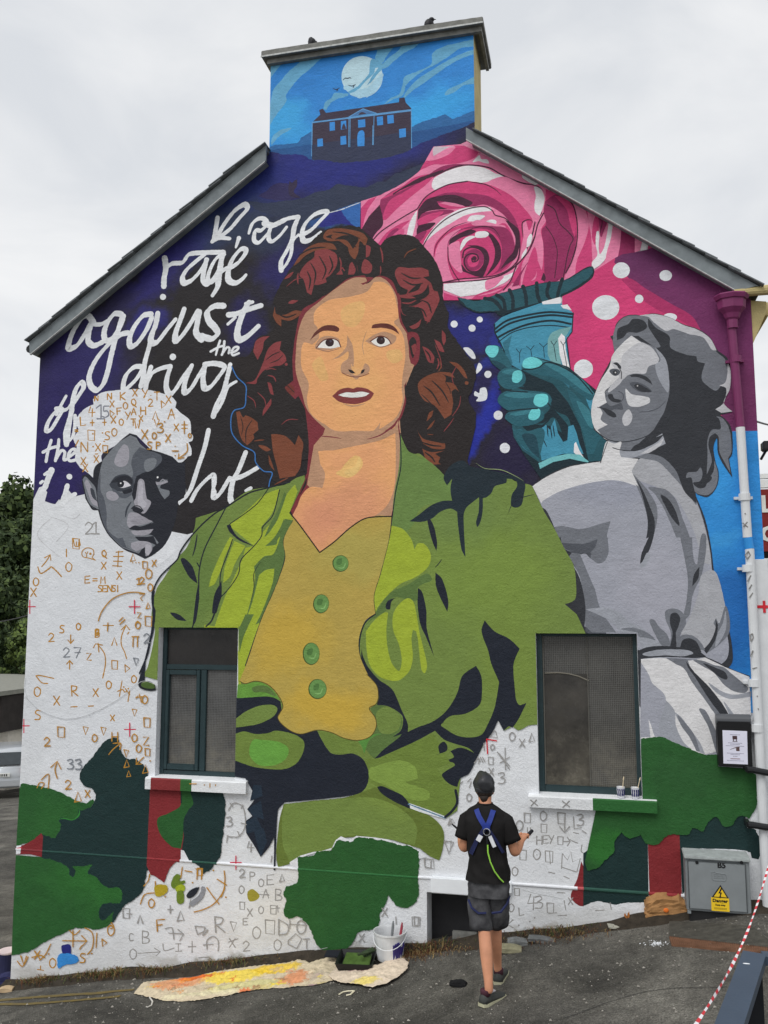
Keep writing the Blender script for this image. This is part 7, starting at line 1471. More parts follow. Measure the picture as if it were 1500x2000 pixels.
# tray
q = hit(695,1893); q2 = hit(690,1878)
tr = empty('paint_tray', (q.x, q.y+.02, gz(q.x, q.y)+.03), 'black plastic paint tray with green paint, lying on the drop cloth', 'paint tray', rz=.12)
M_tray = mat('black tray plastic', A(26,27,28), .4, var=.2)
b = bm_new(); W2, D2 = .16, .17
def trough(b, w, d, h, t=.006):
    o_ = [(-w,-d),(w,-d),(w,d),(-w,d)]; lo_ = [b.verts.new((x*.85, y*.85, 0)) for x, y in o_]; hi_ = [b.verts.new((x, y, h)) for x, y in o_]; hi2 = [b.verts.new((x*.95, y*.95, h)) for x, y in o_]; lo2 = [b.verts.new((x*.8, y*.8, t)) for x, y in o_]
    b.faces.new(lo_[::-1]); b.faces.new(lo2)
    for a_, e_ in ((lo_,hi_),(hi_,hi2),(hi2,lo2)):
        for k in range(4): b.faces.new((a_[k], a_[(k+1)%4], e_[(k+1)%4], e_[k]))
trough(b, W2, D2, .06); o = link('tray_body', b, M_tray, tr)
b = bm_new(); box(b, (-.11,-.11,.012), (.12,.13,.03), .006); 
for v in b.verts: v.co.z += .02*noise.noise(v.co*20)+ (.02 if v.co.y > 0 else 0)
link('green_paint', b, mat('wet green paint', A(74,96,48), .3, var=.3, vscale=20), tr)
b = bm_new(); tube(b, [(.05,.05,.065),(.13,.11,.085)], .022, 12); tube(b, [(.13,.11,.085),(.17,.07,.10),(.10,.0,.10)], .003, 6); tube(b, [(.10,.0,.10),(.02,-.06,.10)], .010, 8); link('small_roller', b, mat('dark green roller', A(52,66,44), .8, var=.3), tr)
b = bm_new(); box(b, (-.30,.10,.005), (-.05,.24,.02), .004); box(b, (-.02,.18,.01),(.20,.26,.03),.004); link('cloth_scrap', b, mat('dark rag', A(30,32,40), .9), tr)
# bucket
q = hit(757,1882); H_ = .235
bk = empty('paint_bucket', (q.x, q.y+.09, gz(q.x, q.y)), 'white translucent paint bucket with blue drips and brushes inside, against the foot of the wall', 'bucket')
M_bk = mat('milky plastic', A(188,190,192), .4, var=.1, vscale=9, col2=A(206,208,210)[:3])
b = bm_new(); lathe(b, [(.105,0),(.112,.01),(.138,H_-.012),(.146,H_-.01),(.147,H_+.004),(.138,H_+.004),(.134,H_-.01),(.104,.015),(0,.015)], (0,0,0), 28); link('bucket_body', b, M_bk, bk)
b = bm_new()
for a_ in (-.25,-.1,.06,.2,.36,.55):
    t0 = -pi/2+a_+.75; z0_ = random.uniform(.12,.2); rr = .128; 
    for j in range(2): t_ = t0+j*.05; r_ = .1065+(z0_-j*.03)*.125; tube(b, [(r_*cos(t_)*1.02, r_*sin(t_)*1.02, z0_-j*.03), ((.108)*cos(t_), (.108)*sin(t_), random.uniform(.01,.05))], [.012,.007], 6)
link('blue_drips', b, mat('violet blue paint', A(50,44,104), .4, var=.2), bk, kind='stuff')
b = bm_new(); tube(b, [(.146*cos(t), .146*sin(t)-.01*abs(sin(t)), H_-.02-.09*abs(sin(t))*(1 if sin(t) < 0 else 0)) for t in [pi+i*pi/14 for i in range(15)]], .003, 6); link('bucket_handle', b, M_whitep, bk)
for (x, y, tx, c_, nm) in ((.0,.02,.03,(120,124,126),'paint_brush'),(.07,.0,.05,(150,60,72),'paint_brush')):
    b = bm_new(); tube(b, [(x, y, .05), (x+tx*.6, y+.02, H_+.03), (x+tx*.7, y+.02, H_+.07)], [.012,.012,.006], 8); link(nm, b, mat('brush handle', A(*c_), .4), bk)
# brown paper bag
def crumple(name, c, sx, sy, sz, m, label, cat, seed=1, rz=0, sub=3, k=.35):
    b = bm_new(); box(b, (-sx,-sy,0), (sx,sy,sz)); bmesh.ops.subdivide_edges(b, edges=b.edges[:], cuts=2**sub-1, use_grid_fill=True)
    for v in b.verts:
        p_ = Vector((v.co.x/sx, v.co.y/sy, v.co.z/sz)); d = v.co.normalized() if v.co.length else Vector((0,0,1))
        r_ = abs(noise.noise(Vector((v.co.x*13+seed, v.co.y*13, v.co.z*13))))-.2; r2 = abs(noise.noise(Vector((v.co.x*30+seed, v.co.y*30, v.co.z*30))))-.2
        v.co += d*(r_*1.1+r2*.5)*min(sx,sy)*k*1.2; v.co.z *= 1-.45*min(1, (p_.x**2+p_.y**2)/2)
        v.co.z = max(v.co.z, .002)
    o = link(name, b, m); tag(o, label, cat); o.location = c; o.rotation_euler = (0,0,rz)
    return o
q = hit(1303,1795); M_bag = mat('brown kraft paper', A(150,112,72), .8, var=.2, vscale=14, bump=.5, bscale=30)
bag = crumple('paper_bag', (q.x, q.y+.10, gz(q.x, q.y)), .17, .11, .20, M_bag, 'crumpled brown paper bag with an orange smear, propped between wall and cabinet', 'paper bag', 4, .1, 3, .4)
b = bm_new(); sphere(b, (-.02,-.125,.075), .018, 8, 6, (1.2,.4,1)); link('orange_smear', b, mat('orange paint smear', A(232,112,44), .6), bag)
# stones, leaf, rag, scraps
M_stone = mat('lichened stone', A(132,128,104), .9, var=.25, vscale=14, bump=.5, bscale=40)
q = hit(993,1862); crumple('stone_slab', (q.x, q.y+.04, gz(q.x, q.y)), .105, .06, .05, M_stone, 'flat greenish stone lying at the foot of the wall just right of the man', 'stone', 7, .1, 2, .25)
q = hit(1010,1848); crumple('rubble_lump', (q.x, q.y+.03, gz(q.x, q.y)), .08, .05, .06, mat('grey rubble', A(104,106,106), .9, var=.35, vscale=20, bump=.6), 'grey paint-spattered lump of rubble against the wall beyond the greenish stone', 'rubble', 12, .2, 2, .3)
q = hit(1058,1842); crumple('rubble_lump', (q.x, q.y+.03, gz(q.x, q.y)), .11, .05, .04, mat('grey rubble two', A(96,98,98), .9, var=.3, vscale=20, bump=.6), 'low grey lump of rubble among straw below the white wall', 'rubble', 22, -.1, 2, .3)
q = hit(1208,1813); crumple('stone_slab', (q.x, q.y+.02, gz(q.x, q.y)), .085, .05, .02, mat('pale stone', A(150,148,136), .9, var=.15, bump=.4), 'thin pale stone left of the paper bag with a dry leaf on its end', 'stone', 31, .1, 2, .2)
q = hit(1226,1806); b = bm_new()
for i in range(5): a_ = i*1.3; t_ = Vector((cos(a_)*.02, sin(a_)*.012, .02+.01*i)); vv = [b.verts.new(t_*.1), b.verts.new(t_+Vector((.010,0,-.006))), b.verts.new(t_*1.5), b.verts.new(t_+Vector((-.010,0,.004)))]; b.faces.new(vv)
o = link('dry_leaf', b, mat('orange brown leaf', A(168,106,52), .8, var=.3)); o.location = (q.x, q.y, gz(q.x, q.y)+.02); tag(o, 'small orange-brown dry leaf sticking up at the end of the pale stone', 'leaf')
q = hit(895,1926); crumple('black_rag', (q.x, q.y, gz(q.x, q.y)), .062, .03, .045, mat('black rag cloth', A(20,20,22), .85, var=.3), 'crumpled black rag on the tarmac left of the mans shoe', 'rag', 40, -.1, 3, .5)
b = bm_new(); 
for pts in (((662,1944),(670,1940),(680,1938),(691,1937)),((676,1946),(684,1944),(692,1938))):
    P_ = [hit(*k_) for k_ in pts]; tube(b, [(k_.x, k_.y, gz(k_.x, k_.y)+.006) for k_ in P_], .008, 5)
for v in b.verts: v.co.z = gz(v.co.x, v.co.y)+.003+(v.co.z-gz(v.co.x, v.co.y))*.5
tag(link('tape_scrap', b, mat('cream masking tape', A(214,206,180), .7)), 'bent strip of cream masking tape on the tarmac in front of the sheet', 'tape')
b = bm_new(); P_ = [hit(*k_) for k_ in ((292,1950),(298,1958),(296,1966),(288,1970),(285,1969))]; tube(b, [(k_.x, k_.y, gz(k_.x, k_.y)+.008) for k_ in P_], [.006,.007,.006,.004,.003], 5)
tag(link('tape_scrap', b, mat('white tape scrap', A(200,196,188), .7)), 'curled white tape scrap at the left end of the stained sheet', 'tape')
# small drain frame with rusty edge right of the bag
M_rust = mat('rusty brown grate', A(104,74,56), .8, var=.35, vscale=10, bump=.6, bscale=30)
d0 = [hit(*k_) for k_ in ((1307,1834),(1500,1856),(1500,1866),(1312,1850))]
dcov = empty('drain_cover', tuple(d0[0]), 'rusty brown drain cover strip let into the tarmac in front of the grey cabinet', 'drain cover')
b = bm_new(); 
vv = [b.verts.new((k_.x, k_.y, gz(k_.x, k_.y)+.012)) for k_ in d0]; b.faces.new(vv); r_ = bmesh.ops.extrude_face_region(b, geom=b.faces[:]); bmesh.ops.translate(b, vec=(0,0,-.03), verts=[v for v in r_['geom'] if isinstance(v, bmesh.types.BMVert)]); bmesh.ops.recalc_face_normals(b, faces=b.faces)
put('cover_frame', b, M_rust, dcov)
b = bm_new()
for i in range(44):
    u = (i+.5)/44; a_, e_ = d0[0].lerp(d0[1], u), d0[3].lerp(d0[2], u); tube(b, [(a_.x, a_.y, gz(a_.x,a_.y)+.014), (e_.x, e_.y, gz(e_.x,e_.y)+.014)], .005, 4)
put('rib', b, M_rust, dcov, kind='stuff')
b = bm_new(); s_ = [hit(*k_) for k_ in ((1307,1801),(1470,1812),(1500,1838),(1500,1853),(1307,1832))]; Q = [(k_.x, k_.y) for k_ in s_]
vv = [b.verts.new((x, y, gz(x, y)+.008)) for x, y in Q]; b.faces.new(vv); bmesh.ops.triangulate(b, faces=b.faces[:]); link('concrete_patch', b, mat('dark concrete patch', A(70,68,62), .95, var=.35, vscale=16, bump=.9, bscale=50), kind='structure')
# pots and cloth behind the left corner
q = hit(6,1912); q.y += 0
pc_ = empty('paint_tin', (q.x-.03, q.y+.1, gz(q.x, q.y)+.02), 'navy paint tin with a pale lid just past the left corner of the wall', 'paint tin')
b = bm_new(); lathe(b, [(.085,0),(.085,.20)], (0,0,0), 20); link('tin_body', b, mat('navy tin', A(40,42,70), .45, var=.2), pc_)
b = bm_new(); lathe(b, [(.09,.20),(.092,.215),(.088,.222),(0,.218)], (0,0,0), 20); link('tin_lid', b, mat('pale pink lid', A(206,190,190), .5), pc_)
q = hit(12,1926); crumple('blue_cloth', (q.x, q.y+.05, gz(q.x, q.y)), .09, .06, .11, mat('navy cloth', A(38,40,74), .9, var=.25), 'folded navy cloth beside the paint tin at the left wall corner', 'cloth', 51, .2, 2, .3)
q = hit(14,1936); crumple('cardboard_scrap', (q.x, q.y, gz(q.x, q.y)), .06, .04, .05, mat('cardboard', A(170,148,118), .85, var=.15), 'torn cardboard scrap in front of the navy cloth at the left corner', 'cardboard', 61, .2, 2, .2)
# ------------------------------------------------------------ birds on the chimney
M_bird = mat('black feathers', A(24,25,30), .5, var=.3, vscale=30, bump=.3)
def bird(px, py, s, label, yaw=0):
    c = on_wall(px, py, .06); ztop = zt; t_ = empty('bird', (c.x, .02, ztop), label, 'bird', rz=yaw)
    b = bm_new(); R3 = Matrix.Rotation(radians(38), 3, 'Y')
    sphere(b, (0,0,.075*s), .052*s, 14, 10, (.95,.8,1.15)); sphere(b, (.022*s,0,.132*s), .027*s, 12, 8, (1.15,.9,.95))
    tube(b, [(-.01*s,0,.05*s),(-.035*s,0,.02*s),(-.05*s,0,-.0*s)], [.03*s,.016*s,.010*s], 8); link('bird_body', b, M_bird, t_, smooth=True)
    b = bm_new(); tube(b, [(.045*s,0,.132*s),(.072*s,0,.127*s)], [.008*s,.002*s], 6); link('beak', b, M_black, t_)
    for sy in (-1,1):
        b = bm_new(); sphere(b, (-.012*s, sy*.036*s, .075*s), .045*s, 10, 6, (.8,.25,1.1), Matrix.Rotation(radians(20), 3, 'Y')); link('wing', b, M_bird, t_, smooth=True)
        b = bm_new(); tube(b, [(.005*s,sy*.015*s,.03*s),(.006*s,sy*.015*s,.002)], .003*s, 5); tube(b, [(.0,sy*.015*s,.003),(.022*s,sy*.018*s,.003)], .0025*s, 4); link('leg', b, M_black, t_)
bird(840, 40, .95, 'plump black bird perched upright on the chimney cap near its right end')
o = bird(612, 76, .95, 'small dark bird crouching low on the chimney cap toward its left end', 2.6)
# ------------------------------------------------------------ barrier tape
M_tr, M_tw = mat('red plastic tape', A(196,44,52), .4, var=.06), mat('white plastic tape', A(222,218,220), .4, var=.04)
def ray_at(px, py, d): r_ = ray(px, py).normalized(); return CAM+r_*d
pa, pb = ray_at(1346, 2020, 3.1), ray_at(1512, 1650, 5.6); b = bm_new(); n = 58; prev = None; ti = 0
tape_o = empty('barrier_tape', tuple(pa), 'red and white striped barrier tape stretched diagonally across the lower right corner', 'barrier tape')
for i in range(n):
    bb = bm_new(); ring = []
    for u in (i/n, (i+.5)/n, (i+1)/n):
        c = pa.lerp(pb, u); c.z -= .10*sin(pi*u); tw = .35+1.1*sin(u*7); s_ = Vector((cos(tw)*.75, 0, -sin(tw)*.3)).normalized()*.0046*(1+.25*sin(u*40)); ring.append((c-s_, c+s_))
    for (a_, e_), (g_, h_) in zip(ring, ring[1:]): bb.faces.new([bb.verts.new(k_) for k_ in (a_, e_, h_, g_)])
    bmesh.ops.remove_doubles(bb, verts=bb.verts, dist=1e-5); put('red_stripe' if i % 2 else 'white_stripe', bb, M_tr if i % 2 else M_tw, tape_o)
# ------------------------------------------------------------ railing, lower right
M_rail = mat('blue grey painted steel', A(58,70,84), .42, var=.08, vscale=6, bump=.08); M_rail2 = mat('dark steel', A(26,28,32), .4, var=.1)
def onz(px, py, z): d = ray(px, py); t = (z-CAM.z)/d.z; return CAM+d*t
RZ = 1.52; r0, r1 = onz(1474,1869,RZ), onz(1418,2030,RZ); dirr = (r1-r0); dirr.z = 0; dirr.normalize(); side = Vector((-dirr.y, dirr.x, 0)); end = r0+dirr*1.6
rail = empty('metal_railing', (r0.x, r0.y, gz(r0.x, r0.y)), 'blue-grey steel handrail with dark uprights in the near lower right corner', 'railing')
def bar(b, p0, p1, w, h):
    d = (p1-p0).normalized(); s_ = Vector((-d.y, d.x, 0)); s_ = s_.normalized() if s_.length > .1 else Vector((1,0,0)); u = d.cross(s_)
    v = []
    for p_ in (p0, p1):
        for a_, e_ in ((-1,-1),(1,-1),(1,1),(-1,1)): v.append(b.verts.new(p_+s_*a_*w/2+u*e_*h/2))
    for f in ((0,1,2,3),(7,6,5,4),(0,4,5,1),(1,5,6,2),(2,6,7,3),(3,7,4,0)): b.faces.new([v[i] for i in f])
    bmesh.ops.recalc_face_normals(b, faces=b.faces)
b = bm_new(); bar(b, r0, end, .085, .035); put('top_rail', b, M_rail, rail)
rr1 = onz(1530,1862,RZ); b = bm_new(); bar(b, r0+Vector((.03,.0,-.002)), Vector((rr1.x+.8, rr1.y, RZ-.002)), .06, .033); put('top_rail', b, M_rail, rail)
b = bm_new(); bar(b, r0+Vector((0,0,-.9)), end+Vector((0,0,-.9)), .05, .03); put('bottom_rail', b, M_rail2, rail)
for i in range(12):
    p_ = r0+dirr*(.03+i*.12); b = bm_new(); wd_ = .05 if i in (0,) else .022; bar(b, p_+Vector((0,0,-.015)), p_+Vector((0,0,-1.02)), wd_, wd_); put('upright', b, M_rail2, rail)
b = bm_new(); c = onz(1458,1882,RZ+.018); sphere(b, c, .010, 8, 6, (1.4,.5,.12)); put('paint_fleck', b, M_whitep, rail)
# ============================================================ THE PAINTER
foot = hit(955,1955); PX, PY0 = foot.x, foot.y+.12; gzp = gz(PX, PY0)
man = empty('person', (PX, PY0, gzp), 'man from behind in dark cap, black tee, grey shorts and blue harness, walking', 'person')
MS = (.94, .94, .92); man.scale = MS
def skin(name, V_, E_, m, parent, sub=2, root=0, **k):
    me = bpy.data.meshes.new(name); me.from_pydata([v[:3] for v in V_], E_, []); o = bpy.data.objects.new(name, me); COL.objects.link(o)
    md = o.modifiers.new('s', 'SKIN'); md.use_smooth_shade = True
    sl_ = me.skin_vertices[0].data
    for i, v in enumerate(V_): r_ = v[3] if isinstance(v[3], tuple) else (v[3], v[3]); sl_[i].radius = r_; sl_[i].use_root = i == root
    if sub: md2 = o.modifiers.new('d', 'SUBSURF'); md2.levels = sub; md2.render_levels = sub
    bpy.context.view_layer.update()
    me2 = bpy.data.meshes.new_from_object(o.evaluated_get(bpy.context.evaluated_depsgraph_get())); bpy.data.objects.remove(o)
    for p_ in me2.polygons: p_.use_smooth = True
    me2.materials.clear()
    for m_ in (m if isinstance(m, list) else [m]): me2.materials.append(m_)
    o = bpy.data.objects.new(name, me2); COL.objects.link(o); o.parent = parent; tag(o, **k); return o
M_flesh = mat('skin', A(190,134,104), .5, var=.16, vscale=7, spec=.4, bump=.15, bscale=60)
M_tee = mat('black cotton', A(31,30,30), .85, var=.25, vscale=7, bump=.35, bscale=14, spec=.1)
M_short = mat('paint dusted dark grey denim', A(50,50,53), .9, var=.22, vscale=9, col2=A(88,88,90)[:3], bump=.4, bscale=30, spec=.1)
M_hair = mat('dark brown hair', A(40,32,28), .7, var=.3, vscale=50)
M_cap = mat('black leather cap', A(50,51,54), .38, var=.3, vscale=12, bump=.3, bscale=18)
M_harn = mat('blue webbing', A(32,50,124), .6, var=.15, vscale=30); M_harn2 = mat('navy webbing', A(30,36,72), .7, var=.15)
KL, KR = (-.032,-.10,.50), (.030,.13,.50)
V_ = [(-.005,0,.94,(.11,.085)),(-.01,0,1.12,(.11,.08)),(-.015,-.005,1.30,(.12,.08)),(-.02,.0,1.39,(.07,.055)),(-.025,.005,1.46,.046),(-.03,.025,1.54,(.056,.068)),(-.03,.03,1.61,(.058,.072)),
      (-.08,0,.88,.064),(KL[0],KL[1],KL[2],.052),(-.012,-.15,.36,.056),(.010,-.21,.14,.034),(.012,-.215,.08,.038),
      (.07,0,.88,.064),(KR[0],KR[1],KR[2],.056),(.030,.12,.36,.055),(.035,.20,.14,.034),(.035,.21,.08,.038),
      (-.15,0,1.375,.046),(-.185,-.01,1.22,.045),(-.195,.0,1.10,.040),(-.235,.10,1.12,.035),(-.255,.18,1.16,.026),
      (.12,0,1.375,.046),(.175,-.01,1.22,.045),(.205,.0,1.09,.040),(.228,.10,1.115,.035),(.245,.18,1.15,.026)]
E_ = [(0,1),(1,2),(2,3),(3,4),(4,5),(5,6),(0,7),(7,8),(8,9),(9,10),(10,11),(0,12),(12,13),(13,14),(14,15),(15,16),(3,17),(17,18),(18,19),(19,20),(20,21),(3,22),(22,23),(23,24),(24,25),(25,26)]
# hands: palm and five fingers each, closed round a marker
def hand(base, d, sx):
    n0 = len(V_); b0 = Vector(base); d = Vector(d).normalized(); up_ = Vector((0,0,1)); s_ = d.cross(up_).normalized()*sx
    pal = b0+d*.05; V_.append((*pal, (.030,.018))); E_.append((base_i, n0))
    for i, (off, L) in enumerate(((.024,.052),(.008,.060),(-.008,.056),(-.022,.044))):
        k = len(V_); r_ = .0088; a_ = pal+d*.03+s_*off; e_ = a_+d*L*.55-up_*.006; f_ = e_+d*L*.15-up_*L*.45; g_ = f_-d*L*.3-up_*.010
        for q_, rr in ((a_,.0095),(e_,.009),(f_,.0085),(g_,.007)): V_.append((*q_, rr))
        E_.extend([(n0, k),(k,k+1),(k+1,k+2),(k+2,k+3)])
    k = len(V_); a_ = pal+s_*.030-d*.01; e_ = a_+s_*.012+d*.03+up_*.008; f_ = e_+d*.025-s_*.012
    for q_, rr in ((a_,.011),(e_,.0105),(f_,.008)): V_.append((*q_, rr))
    E_.extend([(n0,k),(k,k+1),(k+1,k+2)])
    return pal
base_i = 21; hl = hand((-.255,.18,1.16), (-.1,.75,.45), 1); base_i = 26; hr = hand((.245,.18,1.15), (.25,.8,.35), -1)
body = skin('body', V_, E_, M_flesh, man, 2)
hd = Vector((-.03,.03,1.595))
for sx in (-1, 1):
    b = bm_new(); sphere(b, hd+Vector((sx*.066,.0,-.022)), .026, 10, 8, (.35,.7,1.1)); link('ear', b, M_flesh, man, smooth=True)
    b = bm_new(); sphere(b, hd+Vector((sx*.028,.070,-.008)), .011, 8, 6); link('eye', b, mat('eye', A(200,196,190), .3), man, smooth=True)
b = bm_new(); tube(b, [hd+Vector((0,.070,.0)), hd+Vector((0,.090,-.030)), hd+Vector((0,.078,-.038))], [.010,.016,.010], 8); link('nose', b, M_flesh, man, smooth=True)
b = bm_new(); tube(b, [hd+Vector((-.02,.068,-.06)), hd+Vector((0,.074,-.058)), hd+Vector((.02,.068,-.06))], .006, 6); link('mouth', b, mat('lips', A(160,96,88), .5), man, smooth=True)
# hair at the back of the head down to the nape
b = bm_new(); sphere(b, hd+Vector((0,-.016,-.012)), .074, 20, 14, (.96,1.0,1.05))
for v in b.verts: v.co += (v.co-hd)*.04*noise.noise(v.co*40)
bmesh.ops.delete(b, geom=[v for v in b.verts if v.co.z < hd.z-.085 or v.co.y > hd.y+.045], context='VERTS'); link('hair', b, M_hair, man, smooth=True)
b = bm_new(); tube(b, [hd+Vector((-.0,-.045,-.05)), hd+Vector((.003,-.042,-.105))], [.042,.026], 12); link('hair', b, M_hair, man, smooth=True)
# flat cap
b = bm_new(); sphere(b, hd+Vector((.0,-.012,.035)), .094, 24, 14, (.88,1.08,1.0), Matrix.Rotation(radians(-12), 3, 'X'))
for v in b.verts:
    n_ = noise.noise(v.co*16)*.022+noise.noise(v.co*34)*.008; v.co += (v.co-hd).normalized()*n_
    v.co.z = max(v.co.z, hd.z-.035+.25*max(0, v.co.y-hd.y))
cap = link('cap', b, M_cap, man, smooth=True)
b = bm_new(); lathe(b, [(.076,-.022),(.081,-.018),(.083,.014),(.078,.024)], hd+Vector((0,-.004,-.008)), 24, 1, 1.06); link('cap_band', b, M_cap, man, smooth=True)
b = bm_new(); sphere(b, hd+Vector((0,.095,.015)), .058, 14, 8, (.95,.8,.14), Matrix.Rotation(radians(-14), 3, 'X')); link('cap_peak', b, M_cap, man, smooth=True)
# lofted clothing
def loft(name, rings, m, n=28, wr=.006, seed=0, closed_top=False, fr=16):
    """rings: (cx, cy, cz, rx, ry, squareness)"""
    b = bm_new(); R_ = []; Q = []
    for a_, e_ in zip(rings, rings[1:]):
        for i in range(4):
            u = i/4; Q.append([a_[k]+(e_[k]-a_[k])*(u*u*(3-2*u)*.5+u*.5) for k in range(6)])
    Q.append(list(rings[-1]))
    for j, (cx_1, cy_1, cz_1, rx, ry, sq) in enumerate(Q):
        row = []
        for k in range(n):
            t = 2*pi*k/n; c_, s_ = cos(t), sin(t); p_ = 2/(2+sq); x = abs(c_)**p_*(1 if c_ > 0 else -1)*rx; y = abs(s_)**p_*(1 if s_ > 0 else -1)*ry
            v = Vector((cx_1+x, cy_1+y, cz_1)); w_ = noise.noise(Vector((v.x*fr*.6+seed, v.y*fr*.6, v.z*fr)))*wr+noise.noise(Vector((v.x*fr*2, v.y*fr*2+seed, v.z*fr*1.2)))*wr*.5
            d = Vector((x, y, 0)).normalized(); row.append(b.verts.new(v+d*w_))
        R_.append(row)
    for a_, e_ in zip(R_, R_[1:]):
        for k in range(n): b.faces.new((a_[k], a_[(k+1)%n], e_[(k+1)%n], e_[k]))
    bmesh.ops.recalc_face_normals(b, faces=b.faces)
    return b
b = loft('t', [(-.005,0,.885,.176,.132,.6),(-.005,0,.95,.168,.126,.6),(-.012,0,1.05,.150,.112,.6),(-.018,-.004,1.18,.160,.118,.7),(-.02,-.006,1.28,.176,.124,.7),(-.02,-.004,1.355,.184,.115,.7),(-.022,.0,1.41,.160,.095,.4),(-.025,.003,1.445,.112,.078,.2),(-.026,.005,1.475,.060,.060,0)], M_tee, 64, .014, 2, fr=11)
for v in b.verts:                                    # hanging folds: from the shoulder blades down, and gathered across the waist
    z, x = v.co.z, v.co.x; a_ = sstep(1.42, 1.15, z); n_ = 1-abs(noise.noise(Vector((x*16+z*4, z*2.2, 7))))*2.4; n2_ = 1-abs(noise.noise(Vector((x*5+3, z*20+x*9, 1))))*2.4
    v.co.y += -.012*max(0, n_)*a_-.010*max(0, n2_)*sstep(1.15, .98, z)*(1 if v.co.y < 0 else -1)
tee = link('t_shirt', b, M_tee, man, smooth=True)
def sleeve(name, p0, p1, p2, r0, r1, r2, m, wr=.006):
    b = bm_new(); pts = []; rs = []
    for a_, e_, ra, re in ((p0,p1,r0,r1),(p1,p2,r1,r2)):
        for i in range(5): u = i/5; pts.append(Vector(a_).lerp(Vector(e_), u)); rs.append(ra+(re-ra)*u)
    pts.append(Vector(p2)); rs.append(r2); tube(b, pts, rs, 20, False)
    for v in b.verts: v.co += Vector((noise.noise(v.co*18), noise.noise(v.co*18+Vector((5,5,5))), 0))*wr
    o = link(name, b, m, man, smooth=True); md = o.modifiers.new('t', 'SOLIDIFY'); md.thickness = .004; return o
sleeve('sleeve', (-.09,0,1.385), (-.165,-.004,1.335), (-.205,-.008,1.195), .062, .076, .070, M_tee)
sleeve('sleeve', (.05,0,1.385), (.130,-.004,1.335), (.195,-.008,1.185), .062, .076, .070, M_tee)
b = bm_new(); tube(b, [(-.026+.058*cos(t), .006+.058*sin(t), 1.476) for t in [i*2*pi/20 for i in range(21)]], .008, 6); link('collar', b, M_tee, man, smooth=True)
b = loft('s', [(-.005,0,.945,.138,.100,.5),(-.006,0,.90,.152,.112,.6),(-.005,-.005,.83,.166,.128,.8),(-.005,-.005,.765,.164,.126,.9)], M_short, 32, .010, 6)
link('shorts', b, M_short, man, smooth=True)
for nm, a_, e_, f_, sd in (('shorts_leg', (-.080,-.01,.80), (-.074,-.03,.66), (-.058,-.06,.505), 1), ('shorts_leg', (.070,.0,.80), (.060,.03,.66), (.046,.09,.52), 2)):
    b = bm_new(); pts = [Vector(a_).lerp(Vector(e_), i/4) for i in range(4)]+[Vector(e_).lerp(Vector(f_), i/4) for i in range(5)]; tube(b, pts, [.086,.088,.090,.091,.092,.093,.094,.095,.093], 24, False)
    for v in b.verts: v.co += Vector((noise.noise(v.co*13), noise.noise(v.co*13+Vector((3,3,3))), 0))*.018
    o = link(nm, b, M_short, man, smooth=True); md = o.modifiers.new('t', 'SOLIDIFY'); md.thickness = .006
# harness straps lie on the shirt: ribbons just proud of the back
def back_y(x, z):
    T_ = [(.80,.140),(.885,.128),(1.05,.122),(1.18,.128),(1.28,.134),(1.355,.124),(1.41,.104),(1.45,.084)]
    R2 = [(.80,.185),(.885,.17),(1.05,.16),(1.28,.186),(1.355,.190),(1.41,.155),(1.45,.09)]
    def it(T, z):
        if z <= T[0][0]: return T[0][1]
        for (a_, c_), (e_, f_) in zip(T, T[1:]):
            if z <= e_: return c_+(f_-c_)*(z-a_)/(e_-a_)
        return T[-1][1]
    ry, rx = it(T_, z), it(R2, z); u = min(.98, abs(x+.015)/rx); return -ry*(1-u**2.7)**(1/2.7)-.010
def strap(name, pts, w, m, off=0):
    Q = []
    for a_, e_ in zip(pts, pts[1:]):
        for i in range(6): u = i/6; Q.append((a_[0]+(e_[0]-a_[0])*u, a_[1]+(e_[1]-a_[1])*u))
    Q.append(pts[-1]); b = bm_new(); prev = None
    for i, (x, z) in enumerate(Q):
        c_, d_ = Q[max(0, i-1)], Q[min(len(Q)-1, i+1)]; dx, dz = d_[0]-c_[0], d_[1]-c_[1]; l = math.hypot(dx, dz); nx, nz_ = -dz/l*w/2, dx/l*w/2
        cur = [b.verts.new((x+nx, back_y(x+nx, z+nz_)-off, z+nz_)), b.verts.new((x-nx, back_y(x-nx, z-nz_)-off, z-nz_))]
        if prev: b.faces.new((prev[0], cur[0], cur[1], prev[1]))
        prev = cur
    o = link(name, b, m, man, smooth=False); md = o.modifiers.new('t', 'SOLIDIFY'); md.thickness = .004; md.offset = 0; return o
strap('harness_strap', [(-.085,1.445),(-.06,1.395),(-.012,1.325)], .040, M_harn)
strap('harness_strap', [(.050,1.445),(.035,1.395),(.008,1.325)], .040, M_harn, .005)
strap('harness_strap', [(-.015,1.31),(-.075,1.22),(-.13,1.10)], .034, M_harn2)
strap('harness_strap', [(.015,1.31),(.075,1.22),(.125,1.12)], .022, M_harn2)
b = bm_new(); tube(b, [(-.155,-.10,.74),(-.125,-.135,.69),(-.07,-.145,.655),(-.01,-.14,.66)], .009, 6); tube(b, [(.03,-.13,.66),(.10,-.12,.67),(.145,-.07,.72),(.16,-.03,.77)], .010, 6); link('harness_leg_loop', b, M_harn2, man)
b = bm_new(); box(b, (-.03,back_y(0,1.32)-.018,1.302), (.03,back_y(0,1.32)-.006,1.342), .004); link('harness_plate', b, M_harn, man)
b = bm_new(); yb = back_y(0,1.29)-.02; tube(b, [(.004+.026*cos(t), yb, 1.288+.026*sin(t)) for t in [i*2*pi/16 for i in range(17)]], .004, 6); link('steel_ring', b, mat('bright steel', A(190,192,196), .25, metal=.9), man)
